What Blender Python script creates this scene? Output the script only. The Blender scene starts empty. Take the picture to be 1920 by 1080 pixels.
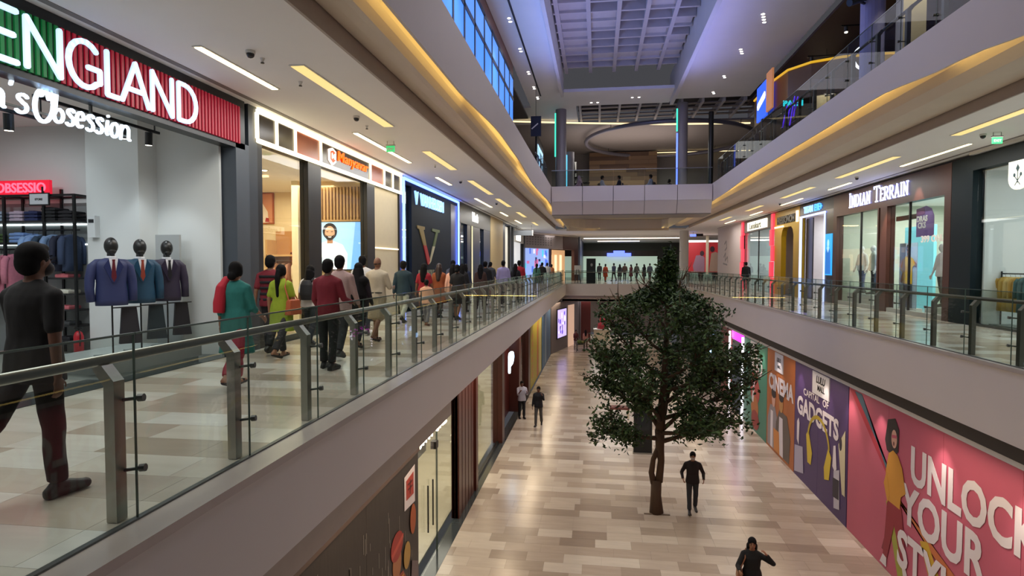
import bpy, math, random
from mathutils import Vector, Matrix, noise
rnd = random.Random(7)
C = bpy.context.scene.collection
SC = bpy.context.scene
PI = math.pi

# ------------------------------------------------------------------ camera, world, exposure
cam_d = bpy.data.cameras.new('camera')
cam = bpy.data.objects.new('camera', cam_d)
C.objects.link(cam)
cam.location = (0, 0, 1.58)
cam.rotation_euler = (math.radians(90 - 2.18), 0, math.radians(8.06))
cam_d.sensor_width = 36
cam_d.lens = 36 * 1130 / 1920
cam_d.clip_end = 300
SC.camera = cam
SC.view_settings.view_transform = 'Standard'
SC.view_settings.look = 'None'
SC.view_settings.exposure = 1.1
SC.view_settings.gamma = 1.0
SC.view_settings.use_curve_mapping = False
SC.cycles.max_bounces = 8
SC.cycles.transparent_max_bounces = 24
SC.cycles.sample_clamp_indirect = 4.0
SC.cycles.blur_glossy = 0.5
w = bpy.data.worlds.new('world')
SC.world = w
w.use_nodes = True
w.node_tree.nodes['Background'].inputs[0].default_value = (0.55, 0.55, 0.62, 1)
w.node_tree.nodes['Background'].inputs[1].default_value = 0.05


def area(name, loc, rot, sx, sy, power, col, spread=180):
    d = bpy.data.lights.new(name, 'AREA')
    d.shape = 'RECTANGLE'
    d.size, d.size_y = sx, sy
    d.energy = power
    d.color = col
    d.spread = math.radians(spread)
    o = bpy.data.objects.new(name, d)
    C.objects.link(o)
    o.location = loc
    o.rotation_euler = rot
    return o


def spot(name, loc, target, power, col, ang=50, blend=0.6, r=0.05):
    d = bpy.data.lights.new(name, 'SPOT')
    d.energy = power
    d.color = col
    d.spot_size = math.radians(ang)
    d.spot_blend = blend
    d.shadow_soft_size = r
    o = bpy.data.objects.new(name, d)
    C.objects.link(o)
    o.location = loc
    o.rotation_euler = (Vector(target) - Vector(loc)).to_track_quat('-Z', 'Y').to_euler()
    return o


WARM = (1.0, 0.78, 0.52)
NEUT = (0.98, 0.97, 0.95)
COOL = (0.86, 0.95, 1.0)
BLUE = (0.30, 0.34, 1.0)
GOLD = (1.0, 0.68, 0.19)
DOWN = (0, 0, 0)
UP = (PI, 0, 0)
# light of the walkway ceilings (left, right), level 1
for y0 in (3.5, 10, 17, 25, 34, 43):
    area('ceiling_light', (-4.85, y0, 4.40), DOWN, 1.6, 5.0, 62, NEUT)
for y0 in (9, 16, 24, 33, 43):
    area('ceiling_light', (8.3, y0, 4.40), DOWN, 1.5, 5.0, 46, NEUT)
for x0, y0 in ((-6, 58), (1.5, 57), (8, 58), (1.5, 70)):
    area('ceiling_light', (x0, y0, 4.35), DOWN, 4, 4, 90, NEUT)
# atrium: downlights of the roof and the blue wash on it
for y0 in (9, 15, 21, 27, 31):
    spot('roof_light', (-3.1, y0, 10.1), (-.6, y0 - .5, -5.5), 265, (1.0, 0.90, 0.80), 72, .7, .12)
    spot('roof_light', (5.7, y0, 10.1), (3.4, y0 - .5, -5.5), 265, (1.0, 0.90, 0.80), 72, .7, .12)
for y0 in (14, 23):
    area('blue_wash', (-1.5, y0, 8.6), (0, math.radians(180 + 28), 0), 0.8, 8, 26, BLUE)
    area('blue_wash', (4.0, y0 + 1, 8.6), (0, math.radians(180 - 28), 0), 0.8, 8, 30, BLUE)
for y0 in (10, 20, 28):
    area('roof_fill', (1.0, y0, 9.85), DOWN, 4.6, 5.0, 58, (0.95, 0.90, 1.0))  # added soft fill for the atrium fascias, no fittings there
area('grid_wash', (1.0, 22, 9.0), UP, 4, 9, 9, (.62, .62, 1.0))  # uplight added to brighten the grid, hangs free without a fitting
area('blue_wash', (1.5, 25, 9.7), (math.radians(25), 0, 0), 5, 1, 26, (.45, .45, 1.0))
area('roof_light', (2, 41, 9.0), DOWN, 9, 6, 150, NEUT)
area('roof_light', (2, 40, 8.2), UP, 7, 5, 40, (1, .85, .8))
# lower level
for y0 in (10, 19, 28, 38, 47):
    area('lower_light', (-3.15, y0, -1.5), DOWN, 0.5, 6, 36, WARM)
    area('lower_light', (6.0, y0, -1.66), DOWN, 0.5, 6, 20, WARM)
area('lower_light', (1, 58, -1.6), DOWN, 7, 5, 140, NEUT)

# ------------------------------------------------------------------ materials
MATS = {}


def lin(h):
    if isinstance(h, str):
        h = h.lstrip('#')
        c = [int(h[i:i + 2], 16) / 255 for i in (0, 2, 4)]
        return tuple((v / 12.92 if v <= 0.04045 else ((v + 0.055) / 1.055) ** 2.4) for v in c)
    return tuple(h)


def mat(name, col, rough=0.5, metal=0.0, spec=0.5, emit=0.0, ecol=None, noise_s=6.0, noise_a=0.06, stretch=None, bump=0.0, coat=0.0):
    if name in MATS:
        return MATS[name]
    m = bpy.data.materials.new(name)
    m.use_nodes = True
    nt = m.node_tree
    b = nt.nodes['Principled BSDF']
    c = lin(col)
    b.inputs['Roughness'].default_value = rough
    b.inputs['Metallic'].default_value = metal
    b.inputs['Specular IOR Level'].default_value = spec
    b.inputs['Coat Weight'].default_value = coat
    geo = nt.nodes.new('ShaderNodeNewGeometry')
    tex = nt.nodes.new('ShaderNodeTexNoise')
    tex.inputs['Scale'].default_value = noise_s
    tex.inputs['Detail'].default_value = 4
    src = geo.outputs['Position']
    if stretch:
        mp = nt.nodes.new('ShaderNodeMapping')
        mp.inputs['Scale'].default_value = stretch
        nt.links.new(src, mp.inputs['Vector'])
        src = mp.outputs['Vector']
    nt.links.new(src, tex.inputs['Vector'])
    ramp = nt.nodes.new('ShaderNodeMix')
    ramp.data_type = 'RGBA'
    ramp.inputs['A'].default_value = tuple(max(0, v * (1 - noise_a)) for v in c) + (1,)
    ramp.inputs['B'].default_value = tuple(min(1, v * (1 + noise_a)) for v in c) + (1,)
    nt.links.new(tex.outputs['Fac'], ramp.inputs['Factor'])
    nt.links.new(ramp.outputs['Result'], b.inputs['Base Color'])
    if emit:
        b.inputs['Emission Color'].default_value = lin(ecol or col) + (1,)
        b.inputs['Emission Strength'].default_value = emit
    if bump:
        bp = nt.nodes.new('ShaderNodeBump')
        bp.inputs['Strength'].default_value = bump
        bp.inputs['Distance'].default_value = 0.01
        nt.links.new(tex.outputs['Fac'], bp.inputs['Height'])
        nt.links.new(bp.outputs['Normal'], b.inputs['Normal'])
    MATS[name] = m
    return m


def glow(name, col, strength):
    if name in MATS:
        return MATS[name]
    m = bpy.data.materials.new(name)
    m.use_nodes = True
    nt = m.node_tree
    b = nt.nodes['Principled BSDF']
    b.inputs['Base Color'].default_value = lin(col) + (1,)
    b.inputs['Roughness'].default_value = 0.5
    b.inputs['Emission Color'].default_value = lin(col) + (1,)
    b.inputs['Emission Strength'].default_value = strength * .5
    MATS[name] = m
    return m


def glass(name, tint, refl=0.6, rough=0.0):
    if name in MATS:
        return MATS[name]
    m = bpy.data.materials.new(name)
    m.use_nodes = True
    nt = m.node_tree
    nt.nodes.clear()
    out = nt.nodes.new('ShaderNodeOutputMaterial')
    mix = nt.nodes.new('ShaderNodeMixShader')
    tr = nt.nodes.new('ShaderNodeBsdfTransparent')
    gl = nt.nodes.new('ShaderNodeBsdfGlossy')
    lw = nt.nodes.new('ShaderNodeLayerWeight')
    lw.inputs['Blend'].default_value = .5
    pw = nt.nodes.new('ShaderNodeMath')
    pw.operation = 'POWER'
    pw.inputs[1].default_value = 4.0
    mu = nt.nodes.new('ShaderNodeMath')
    mu.operation = 'MULTIPLY_ADD'
    mu.inputs[1].default_value = refl
    mu.inputs[2].default_value = .015
    tr.inputs['Color'].default_value = lin(tint) + (1,)
    gl.inputs['Roughness'].default_value = rough
    gl.inputs['Color'].default_value = (1, 1, 1, 1)
    nt.links.new(lw.outputs['Facing'], pw.inputs[0])
    nt.links.new(pw.outputs[0], mu.inputs[0])
    nt.links.new(mu.outputs[0], mix.inputs[0])
    nt.links.new(tr.outputs[0], mix.inputs[1])
    nt.links.new(gl.outputs[0], mix.inputs[2])
    nt.links.new(mix.outputs[0], out.inputs['Surface'])
    MATS[name] = m
    return m


def pad(s):
    return mat('paint_' + s, s, 0.6)


M_WHITE = mat('white_plaster', '#d6d2cc', 0.65, noise_s=2)
M_CEIL = mat('ceiling_paint', '#ebe9e6', 0.7, noise_s=1.5, noise_a=0.03)
M_FASCIA = mat('fascia_paint', '#d0c5bd', 0.55, noise_s=1.0, noise_a=0.03)
M_STEEL = mat('brushed_steel', '#a9a7a0', 0.32, 0.9, noise_s=40, stretch=(1, 1, .05))
M_DSTEEL = mat('dark_steel', '#5a5b58', 0.4, 0.7)
M_BLACK = mat('black_paint', '#121214', 0.4)
M_CHAR = mat('charcoal_panel', '#1d2024', 0.35)
M_GREY = mat('grey_panel', '#434a53', 0.45)
M_GLASS = glass('railing_glass', '#ecf1ee', 0.25)
M_GLASS2 = glass('upper_railing_glass', '#e2e6e6', 0.12)
M_SGLASS = glass('shop_glass', '#f2f5f3', 0.5)
M_GEDGE = mat('glass_edge', '#54645c', 0.15, 0, noise_s=10)
M_BROWN = mat('brown_wood_front', '#47241a', 0.4, noise_s=12, stretch=(1, 1, .2), noise_a=.15)
M_MAROON = mat('maroon_wood', '#431c16', 0.35, noise_s=12, stretch=(1, 1, .1), noise_a=.15)
M_CREAM = mat('cream_wall', '#cdbfa4', 0.6, noise_s=2)
M_OAK = mat('light_oak', '#c09a66', 0.5, noise_s=14, stretch=(1, 1, .1), noise_a=.2)
M_LINE = glow('line_light', '#ffe9a8', 7.0)
M_LINEDIM = glow('line_light_dim', '#e8cf86', 0.9)
M_SPOT = glow('downlight_glow', '#fff2dc', 9.0)


# ------------------------------------------------------------------ mesh building
class MB:
    def __init__(s):
        s.v, s.f, s.m = [], [], []

    def add(s, vs, fs, mi=0):
        n = len(s.v)
        s.v += [tuple(v) for v in vs]
        s.f += [tuple(i + n for i in f) for f in fs]
        s.m += [mi] * len(fs)
        return s

    def box(s, x0, x1, y0, y1, z0, z1, mi=0):
        x0, x1 = min(x0, x1), max(x0, x1)
        y0, y1 = min(y0, y1), max(y0, y1)
        z0, z1 = min(z0, z1), max(z0, z1)
        return s.add([(x0, y0, z0), (x1, y0, z0), (x1, y1, z0), (x0, y1, z0), (x0, y0, z1), (x1, y0, z1), (x1, y1, z1), (x0, y1, z1)],
                     [(0, 3, 2, 1), (4, 5, 6, 7), (0, 1, 5, 4), (1, 2, 6, 5), (2, 3, 7, 6), (3, 0, 4, 7)], mi)

    def bar(s, p0, p1, a, b, mi=0, up=(0, 0, 1)):
        """square bar of section a (sideways) x b (along up) from p0 to p1"""
        p0, p1 = Vector(p0), Vector(p1)
        d = (p1 - p0).normalized()
        u = Vector(up)
        if abs(d.dot(u)) > .95:
            u = Vector((0, 1, 0)) if abs(d.y) < .9 else Vector((1, 0, 0))
        r = d.cross(u).normalized()
        u = r.cross(d)
        vs = []
        for p in (p0, p1):
            for i, j in ((-1, -1), (1, -1), (1, 1), (-1, 1)):
                vs.append(p + r * (i * a / 2) + u * (j * b / 2))
        return s.add(vs, [(3, 2, 1, 0), (4, 5, 6, 7), (0, 1, 5, 4), (1, 2, 6, 5), (2, 3, 7, 6), (3, 0, 4, 7)], mi)

    def loft(s, rings, mi=0, caps=True):
        n = len(rings[0])
        vs = [p for r in rings for p in r]
        fs = []
        for k in range(len(rings) - 1):
            for i in range(n):
                j = (i + 1) % n
                fs.append((k * n + i, k * n + j, (k + 1) * n + j, (k + 1) * n + i))
        if caps:
            fs.append(tuple(reversed(range(n))))
            fs.append(tuple((len(rings) - 1) * n + i for i in range(n)))
        return s.add(vs, fs, mi)

    def tube(s, pts, rad, n=8, mi=0, caps=True):
        pts = [Vector(p) for p in pts]
        if not isinstance(rad, (list, tuple)):
            rad = [rad] * len(pts)
        rings = []
        prev = None
        for i, p in enumerate(pts):
            d = (pts[min(i + 1, len(pts) - 1)] - pts[max(i - 1, 0)]).normalized()
            if prev is None:
                a = Vector((0, 0, 1)) if abs(d.z) < .9 else Vector((1, 0, 0))
                u = d.cross(a).normalized()
            else:
                u = (prev - d * prev.dot(d)).normalized()
            prev = u
            v = d.cross(u)
            rings.append([p + (u * math.cos(2 * PI * k / n) + v * math.sin(2 * PI * k / n)) * rad[i] for k in range(n)])
        return s.loft(rings, mi, caps)

    def cap(s, p0, p1, r0, r1, n=12):
        """capsule with tapered radius (closed)"""
        p0, p1 = Vector(p0), Vector(p1)
        d = p1 - p0
        L = d.length
        if L < 1e-5:
            return s.ell(p0, (r0, r0, r0))
        d /= L
        pts, rs = [], []
        for a in (80, 50, 20):
            pts.append(p0 - d * r0 * math.sin(math.radians(a)))
            rs.append(r0 * math.cos(math.radians(a)))
        pts.append(p0); rs.append(r0)
        pts.append(p1); rs.append(r1)
        for a in (20, 50, 80):
            pts.append(p1 + d * r1 * math.sin(math.radians(a)))
            rs.append(r1 * math.cos(math.radians(a)))
        return s.tube(pts, rs, n)

    def ell(s, c, r, nu=14, nv=9, mi=0, rot=None):
        c = Vector(c)
        rings = []
        for k in range(nv):
            t = math.radians(4) + (PI - math.radians(8)) * k / (nv - 1)
            ring = []
            for i in range(nu):
                a = 2 * PI * i / nu
                p = Vector((math.sin(t) * math.cos(a) * r[0], math.sin(t) * math.sin(a) * r[1], -math.cos(t) * r[2]))
                if rot:
                    p = rot @ p
                ring.append(c + p)
            rings.append(ring)
        return s.loft(rings, mi)

    def prism(s, poly, fr, d, mi=0):
        """flat outline poly [(u,v)] thickened by d along the frame normal; fr = (origin, u axis, v axis, normal)"""
        o, U, V, N = [Vector(q) for q in fr]
        n = len(poly)
        a = [o + U * p[0] + V * p[1] for p in poly]
        b = [q + N * d for q in a]
        fs = [tuple(range(n - 1, -1, -1)), tuple(range(n, 2 * n))]
        for i in range(n):
            j = (i + 1) % n
            fs.append((i, j, n + j, n + i))
        return s.add(a + b, fs, mi)

    def strokes(s, polys, w, d, fr, mi=0):
        for pl in polys:
            for (a, b) in zip(pl[:-1], pl[1:]):
                dx, dy = b[0] - a[0], b[1] - a[1]
                L = math.hypot(dx, dy)
                if L < 1e-6:
                    continue
                ux, uy = dx / L * w / 2, dy / L * w / 2
                q = [(a[0] - uy, a[1] + ux), (a[0] - ux * .7 - uy * .5, a[1] - uy * .7 + ux * .5), (a[0] - ux * .7 + uy * .5, a[1] - uy * .7 - ux * .5), (a[0] + uy, a[1] - ux),
                     (b[0] + uy, b[1] - ux), (b[0] + ux * .7 + uy * .5, b[1] + uy * .7 - ux * .5), (b[0] + ux * .7 - uy * .5, b[1] + uy * .7 + ux * .5), (b[0] - uy, b[1] + ux)]
                s.prism(q, fr, d, mi)
        return s

    def obj(s, name, mats, parent=None, smooth=False, label=None, cat=None, group=None, kind=None, at=None):
        base = wl(parent) if parent else Vector((0, 0, 0))
        off = base
        if parent is None:
            if at is not None:
                off = Vector(at)
            elif s.v:
                xs, ys, zs = zip(*s.v)
                off = Vector(((min(xs) + max(xs)) / 2, (min(ys) + max(ys)) / 2, min(zs)))
        me = bpy.data.meshes.new(name)
        me.from_pydata([(a - off.x, b - off.y, c - off.z) for a, b, c in s.v], [], s.f)
        if not isinstance(mats, (list, tuple)):
            mats = [mats]
        for m in mats:
            me.materials.append(m)
        if len(mats) > 1:
            me.polygons.foreach_set('material_index', s.m)
        if smooth:
            me.polygons.foreach_set('use_smooth', [True] * len(me.polygons))
        me.update()
        return link(bpy.data.objects.new(name, me), parent, off if parent is None else None, label, cat, group, kind)


def wl(o):
    v = Vector((0, 0, 0))
    while o is not None:
        v = v + o.location
        o = o.parent
    return v


def link(o, parent=None, loc=None, label=None, cat=None, group=None, kind=None):
    C.objects.link(o)
    if parent is not None:
        o.parent = parent
    if loc is not None:
        o.location = loc
    if label:
        o['label'] = label
    if cat:
        o['category'] = cat
    if group:
        o['group'] = group
    if kind:
        o['kind'] = kind
    return o


def thing(name, label, cat, loc=(0, 0, 0), group=None, kind=None):
    o = bpy.data.objects.new(name, None)
    o.empty_display_size = .1
    return link(o, None, loc, label, cat, group, kind)


def copy_tree(o, parent=None):
    c = o.copy()
    C.objects.link(c)
    if parent is not None:
        c.parent = parent
    for ch in o.children:
        copy_tree(ch, c)
    return c


def B(*a):
    return MB().box(*a)


FRL = lambda x: ((x, 0, 0), (0, 1, 0), (0, 0, 1), (1, 0, 0))       # plane facing +X: u=Y, v=Z
FRR = lambda x: ((x, 0, 0), (0, 1, 0), (0, 0, 1), (-1, 0, 0))      # plane facing -X: u=Y, v=Z
FRF = lambda y: ((0, y, 0), (1, 0, 0), (0, 0, 1), (0, -1, 0))      # plane facing the camera: u=X, v=Z


TEXTS = []


def text(name, body, size, loc, side, m, parent, ext=.02, sx=1.0, off=0.0, shear=0.0, align='LEFT', label=None):
    d = bpy.data.curves.new(name, 'FONT')
    d.body = body
    d.size = size
    d.extrude = ext
    d.offset = off
    d.shear = shear
    d.align_x = align
    d.resolution_u = 3
    d.materials.append(m)
    o = bpy.data.objects.new(name, d)
    link(o, parent, None, label)
    o.location = Vector(loc) - (wl(parent) if parent else Vector((0, 0, 0)))
    o.rotation_euler = {'L': (PI / 2, 0, PI / 2), 'R': (PI / 2, 0, -PI / 2), 'F': (PI / 2, 0, 0)}[side]
    o.scale = (sx, 1, 1)
    TEXTS.append(o)
    return o


def arc(cx, cy, rx, ry, a0, a1, n=12):
    return [(cx + rx * math.cos(math.radians(a0 + (a1 - a0) * i / n)), cy + ry * math.sin(math.radians(a0 + (a1 - a0) * i / n))) for i in range(n + 1)]


ORD = ['nearest', 'second-nearest', 'third-nearest', 'fourth-nearest', 'fifth-nearest', 'sixth-nearest', 'seventh-nearest', 'eighth-nearest', 'ninth-nearest', 'tenth-nearest', 'eleventh-nearest', 'twelfth-nearest']

# ------------------------------------------------------------------ structure
F0 = -5.5            # lower floor; level 1 is z = 0, level 2 is z = 5.5


def st(name, mb, m, parent=None, smooth=False):
    return mb.obj(name, m, parent, smooth, kind='structure')


TILE_COL = ['#d9d3c9', '#d1c9bc', '#c6baab', '#b8aa9b', '#ada08f', '#dcd8d0']
TILE_M = [mat('stone_tile_%d' % i, c, 0.16, spec=.5, noise_s=1.6, noise_a=.14, stretch=(1, 5, 1)) for i, c in enumerate(TILE_COL)]
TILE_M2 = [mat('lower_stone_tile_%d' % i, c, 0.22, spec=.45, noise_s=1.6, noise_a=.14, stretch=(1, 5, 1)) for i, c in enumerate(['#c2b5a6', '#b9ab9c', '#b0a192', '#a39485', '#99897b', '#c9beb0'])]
M_GROUT = mat('tile_grout', '#8d8376', .6)


def in_view(x, y, z):
    v = cam.matrix_basis.inverted() @ Vector((x, y, z))
    if v.z > -.5:
        return None
    px, py = 960 + 1130 * v.x / -v.z, 540 - 1130 * v.y / -v.z
    if -150 < px < 2070 and -150 < py < 1250:
        return -v.z
    return None


def tiled_floor(x0, x1, y0, y1, z, mats, seed, tw=.9, td=.45):
    r = random.Random(seed)
    fl = st('floor', B(x0, x1, y0, y1, z - .25, z - .008), M_GROUT)
    cells = []
    row = 0
    y = y0
    while y < y1 - .05:
        off = r.choice([0, .3, .45, .6, .75])
        x = x0 - off
        prev = 0
        while x < x1 - .02:
            a, b = max(x, x0), min(x + tw, x1)
            if b - a > .05:
                k = r.choice([0, 1, 1, 2, 2, 3, 3, 4, 5, 0]) if r.random() > .22 else prev
                prev = k
                cells.append((a, b, y, min(y + td, y1), k))
            x += tw
        y += td
        row += 1
    seen, rest = [], []
    for c in cells:
        d = in_view((c[0] + c[1]) / 2, (c[2] + c[3]) / 2, z)
        (seen if d else rest).append((d or 999, c))
    seen.sort(key=lambda q: q[0])
    rest += seen[300:]
    cache = {}
    for d, (a, b, ya, yb, k) in seen[:300]:
        key = (round(b - a, 3), round(yb - ya, 3), k)
        g = .0015
        if key not in cache:
            w2, h2 = (b - a) / 2 - g, (yb - ya) / 2 - g
            o = B(-w2, w2, -h2, h2, -.008, 0).obj('tile', mats[k], None, at=(0, 0, 0))
            cache[key] = o.data
            o.parent = fl
        else:
            o = bpy.data.objects.new('tile', cache[key])
            C.objects.link(o)
            o.parent = fl
        o.location = Vector(((a + b) / 2, (ya + yb) / 2, z)) - fl.location
    mb = MB()
    for d, (a, b, ya, yb, k) in rest:
        mb.box(a + .0015, b - .0015, ya + .0015, yb - .0015, z - .008, z, k)
    o = mb.obj('tile_field', mats, fl)
    o['kind'] = 'stuff'
    return fl


tiled_floor(-3.62, 6.68, 6, 62, F0, TILE_M2, 3)
tiled_floor(-6.32, -2.86, 0, 51, 0, TILE_M, 4)
tiled_floor(6.5, 9.76, 5, 51, 0, TILE_M, 5)
st('floor', B(-9, 16, 51, 82, -.3, 0), mat('far_floor_stone', '#b7aa9a', .2))
# coping strips of marble along the balcony edges, the slab under them and the fascias
M_COPE = mat('marble_coping', '#b3a79e', .3, noise_s=3, noise_a=.12)
st('trim_1', B(-2.86, -2.56, -2, 51, -.06, .004), M_COPE)
st('trim_2', B(6.3, 6.5, 3, 51, -.06, .004), M_COPE)
st('trim_3', B(-2.74, -2.6, -2, 51, -.87, -.06), M_FASCIA)
st('trim_4', B(6.35, 6.5, 3, 51, -1.2, -.06), M_FASCIA)
st('trim_5', B(-2.86, 6.5, 50.92, 51.2, -1.0, 0.002), M_FASCIA)
# bulkheads and dark shadow gaps under the balconies
M_BULK = mat('bulkhead_paint', '#a99c92', .6)
st('trim_6', B(-3.1, -2.95, -2, 51, -1.08, -.93).box(-3.1, -2.95, -2, 11.95, -1.48, -1.08).box(-2.97, -2.74, -2, 51, -.92, -.87), M_BULK)
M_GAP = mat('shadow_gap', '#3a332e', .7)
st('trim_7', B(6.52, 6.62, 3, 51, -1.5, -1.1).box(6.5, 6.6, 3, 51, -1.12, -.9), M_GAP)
st('trim_8', B(6.58, 6.66, 3, 51, -1.62, -1.48), mat('white_trim', '#cfc8c0', .5))
st('trim_9', B(-3.1, 6.6, 51.3, 51.45, -1.5, -1.0), M_BULK)
st('ceiling', B(-8, -3.98, -2, 62, -1.48, -1.3).box(-4.0, -2.74, -2, 62, -.97, -.93).box(6.6, 12, 3, 62, -1.48, -1.3).box(-2.95, 6.6, 51.3, 64, -1.48, -1.3), M_CEIL)
# warm cove light under the level 1 fascias, as lamps behind the edge
for y0 in (8, 20, 32, 44):
    area('cove_light', (-2.8, y0, -.97), (0, math.radians(-60), 0), .05, 11, 2.0, GOLD)
    area('cove_light', (6.48, y0, -1.3), (0, math.radians(60), 0), .05, 11, 2.0, GOLD)
area('cove_light', (1.8, 51.15, -1.05), (math.radians(-50), 0, 0), 8, .05, 6, GOLD)


def interp(tab, y):
    if y <= tab[0][0]:
        return tab[0][1]
    for (a, za), (b, zb) in zip(tab[:-1], tab[1:]):
        if y <= b:
            t = (y - a) / (b - a)
            t = t * t * (3 - 2 * t)
            return za + (zb - za) * t
    return tab[-1][1]


ZBL = [(-2, 4.44), (6, 4.46), (9.5, 4.49), (14.5, 4.72), (17, 4.70), (22, 4.50), (30, 4.62), (34, 4.45), (49, 4.45)]
ZBR = [(3, 4.42), (8, 4.5), (10.3, 4.71), (13, 4.9), (18, 4.88), (22, 4.86), (29, 4.68), (34, 4.5), (49, 4.5)]


def wavy_fascia(name, x0, x1, tab, y0, y1, step=.6):
    mb = MB()
    n = int((y1 - y0) / step)
    rings = []
    for i in range(n + 1):
        y = y0 + (y1 - y0) * i / n
        zb = interp(tab, y)
        rings.append([(x0, y, zb), (x1, y, zb), (x1, y, 5.5), (x0, y, 5.5)])
    mb.loft(rings)
    return st(name, mb, M_FASCIA)


wavy_fascia('trim_10', -2.34, -2.3, ZBL, -2, 49)
wavy_fascia('trim_11', 5.45, 5.49, ZBR, 3, 49)


def swept(name, prof, y0, y1, m, smooth=True, th=.03):
    up = [(x, z + th) for x, z in reversed(prof)]
    ring = list(prof) + up
    mb = MB().loft([[(x, y, z) for x, z in ring] for y in (y0, y1)])
    return st(name, mb, m)


M_COVE = mat('cove_panel', '#cbbca9', .55, noise_s=2)
swept('trim_12', [(-2.53, 5.2), (-2.54, 4.96), (-2.555, 4.82), (-2.59, 4.70), (-2.64, 4.61), (-2.72, 4.53)], -2, 49, M_COVE)
swept('trim_13', [(-2.74, 4.60), (-2.9, 4.62), (-3.1, 4.67), (-3.38, 4.76)], -2, 49, M_COVE)
st('trim_14', B(-3.44, -3.4, -2, 49, 4.5, 4.82), M_BULK)
swept('trim_15', [(5.73, 5.2), (5.75, 5.04), (5.82, 4.88), (5.95, 4.75), (6.2, 4.66), (6.6, 4.66), (7.08, 4.72)][::-1], 3, 49, M_COVE)
st('trim_16', B(7.1, 7.14, 3, 49, 4.5, 4.82), M_BULK)
for k in range(12):
    y0 = 1.5 + k * 4
    area('cove_light', (-2.36, y0, interp(ZBL, y0) + .24), (0, math.radians(85), 0), .03, 4.0, 3.2, GOLD)
for k in range(11):
    y0 = 5 + k * 4
    area('cove_light', (5.51, y0, interp(ZBR, y0) + .24), (0, math.radians(-85), 0), .03, 4.0, 5.0, GOLD)

# level 1 ceilings with a grey strip painted as groove shade along the shops
M_GROOVE_SHADE = mat('groove_shade', '#7d7772', .7)
st('ceiling', B(-6.4, -3.44, -2, 51, 4.5, 4.62), M_CEIL)
st('ceiling', B(7.14, 9.9, 3, 51, 4.5, 4.62), M_CEIL)
st('ceiling', B(-9, 16, 51, 82, 4.5, 4.62), M_CEIL)
st('trim_17', B(-6.12, -6.02, -2, 48, 4.492, 4.5), M_GROOVE_SHADE)
st('trim_18', B(9.42, 9.5, 3, 50, 4.492, 4.5), M_GROOVE_SHADE)
# level 2 slabs
M_SLAB = mat('slab_floor_stone', '#9a9086', .4)
st('floor', B(-9.5, -2.42, -2, 49, 5.2, 5.49), M_SLAB)
st('floor', B(5.57, 16, 3, 49, 5.2, 5.49), M_SLAB)
st('floor', B(-9.5, 16, 49, 52, 5.2, 5.49), M_SLAB)
st('floor', B(-2.42, 5.57, 33, 49, 5.2, 5.49), M_SLAB)
mb = MB()
pts = [(-2.42 + .0, 44)] + [(-2.3 + 3.0 * (1 - math.cos(t)), 44 + 5 * math.sin(t)) for t in [i * PI / 16 for i in range(9)]] + [(2.45, 49.05), (5.0, 49), (5.5, 48.2)]
rings = [[(x, y, 4.5), (x - .02, y + .14, 4.5), (x - .02, y + .14, 5.5), (x, y, 5.5)] for x, y in pts]
mb.loft(rings)
st('trim_19', mb, M_FASCIA)
area('cove_light', (2, 48.9, 4.55), (math.radians(-60), 0, 0), 7, .05, 14, GOLD)
st('trim_20', B(-2.5, 5.6, 49.3, 49.4, 4.35, 4.75), M_COVE)

# bridge on level 2
br = thing('footbridge', 'panelled white footbridge crossing the void on the upper level', 'bridge', (1.5, 31.5, 4.06))
xs = [-2.28, -.75, .75, 2.25, 3.8, 5.43]
for a, b in zip(xs[:-1], xs[1:]):
    B(a + .015, b - .015, 30.0, 30.06, 4.72, 5.46).obj('panel', M_FASCIA, br)
    mb = MB()
    mb.add([(a + .01, 30.0, 4.71), (b - .01, 30.0, 4.71), (b - .01, 30.35, 4.1), (a + .01, 30.35, 4.1), (a + .01, 30.06, 4.73), (b - .01, 30.06, 4.73), (b - .01, 30.41, 4.12), (a + .01, 30.41, 4.12)],
           [(0, 1, 2, 3), (7, 6, 5, 4), (0, 4, 5, 1), (2, 6, 7, 3), (0, 3, 7, 4), (1, 5, 6, 2)])
    mb.obj('panel', M_FASCIA, br)
B(-2.28, 5.43, 30.08, 33, 4.7, 5.44).box(-2.28, 5.43, 30.4, 32.6, 4.06, 4.7).obj('deck', mat('bridge_deck', '#8d857e', .5), br)

# walls behind and between the shops
st('wall_back', B(-9, 16, 81, 81.2, 0, 4.5), mat('far_wall', '#4a4642', .6))
st('wall_back', B(-8, 12, 64, 64.2, F0, -1.4), mat('lower_far_wall', '#6d5f57', .6))
st('wall_left', B(-8.2, -8.0, -2, 62, F0, -1.4), M_WHITE)
st('wall_right', B(12, 12.2, 3, 62, F0, -1.4), M_WHITE)

# ------------------------------------------------------------------ roof of the atrium
st('ceiling', B(-3.65, -1.75, 2, 30.5, 10.2, 10.35), M_CEIL)
st('ceiling', B(3.72, 7.65, 4, 32.5, 10.2, 10.35), M_CEIL)
st('ceiling', B(-3.65, 3.72, 30.5, 33.2, 10.2, 10.35), M_CEIL)
st('trim_21', B(-1.85, -1.72, 2, 30.5, 9.95, 11.4), M_WHITE)
st('trim_22', B(3.68, 3.85, 4, 32.5, 9.9, 11.4), M_WHITE)
st('trim_23', B(-2.95, -2.88, 4, 31, 10.185, 10.2), mat('slot_dark', '#2a2624', .6))
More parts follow.
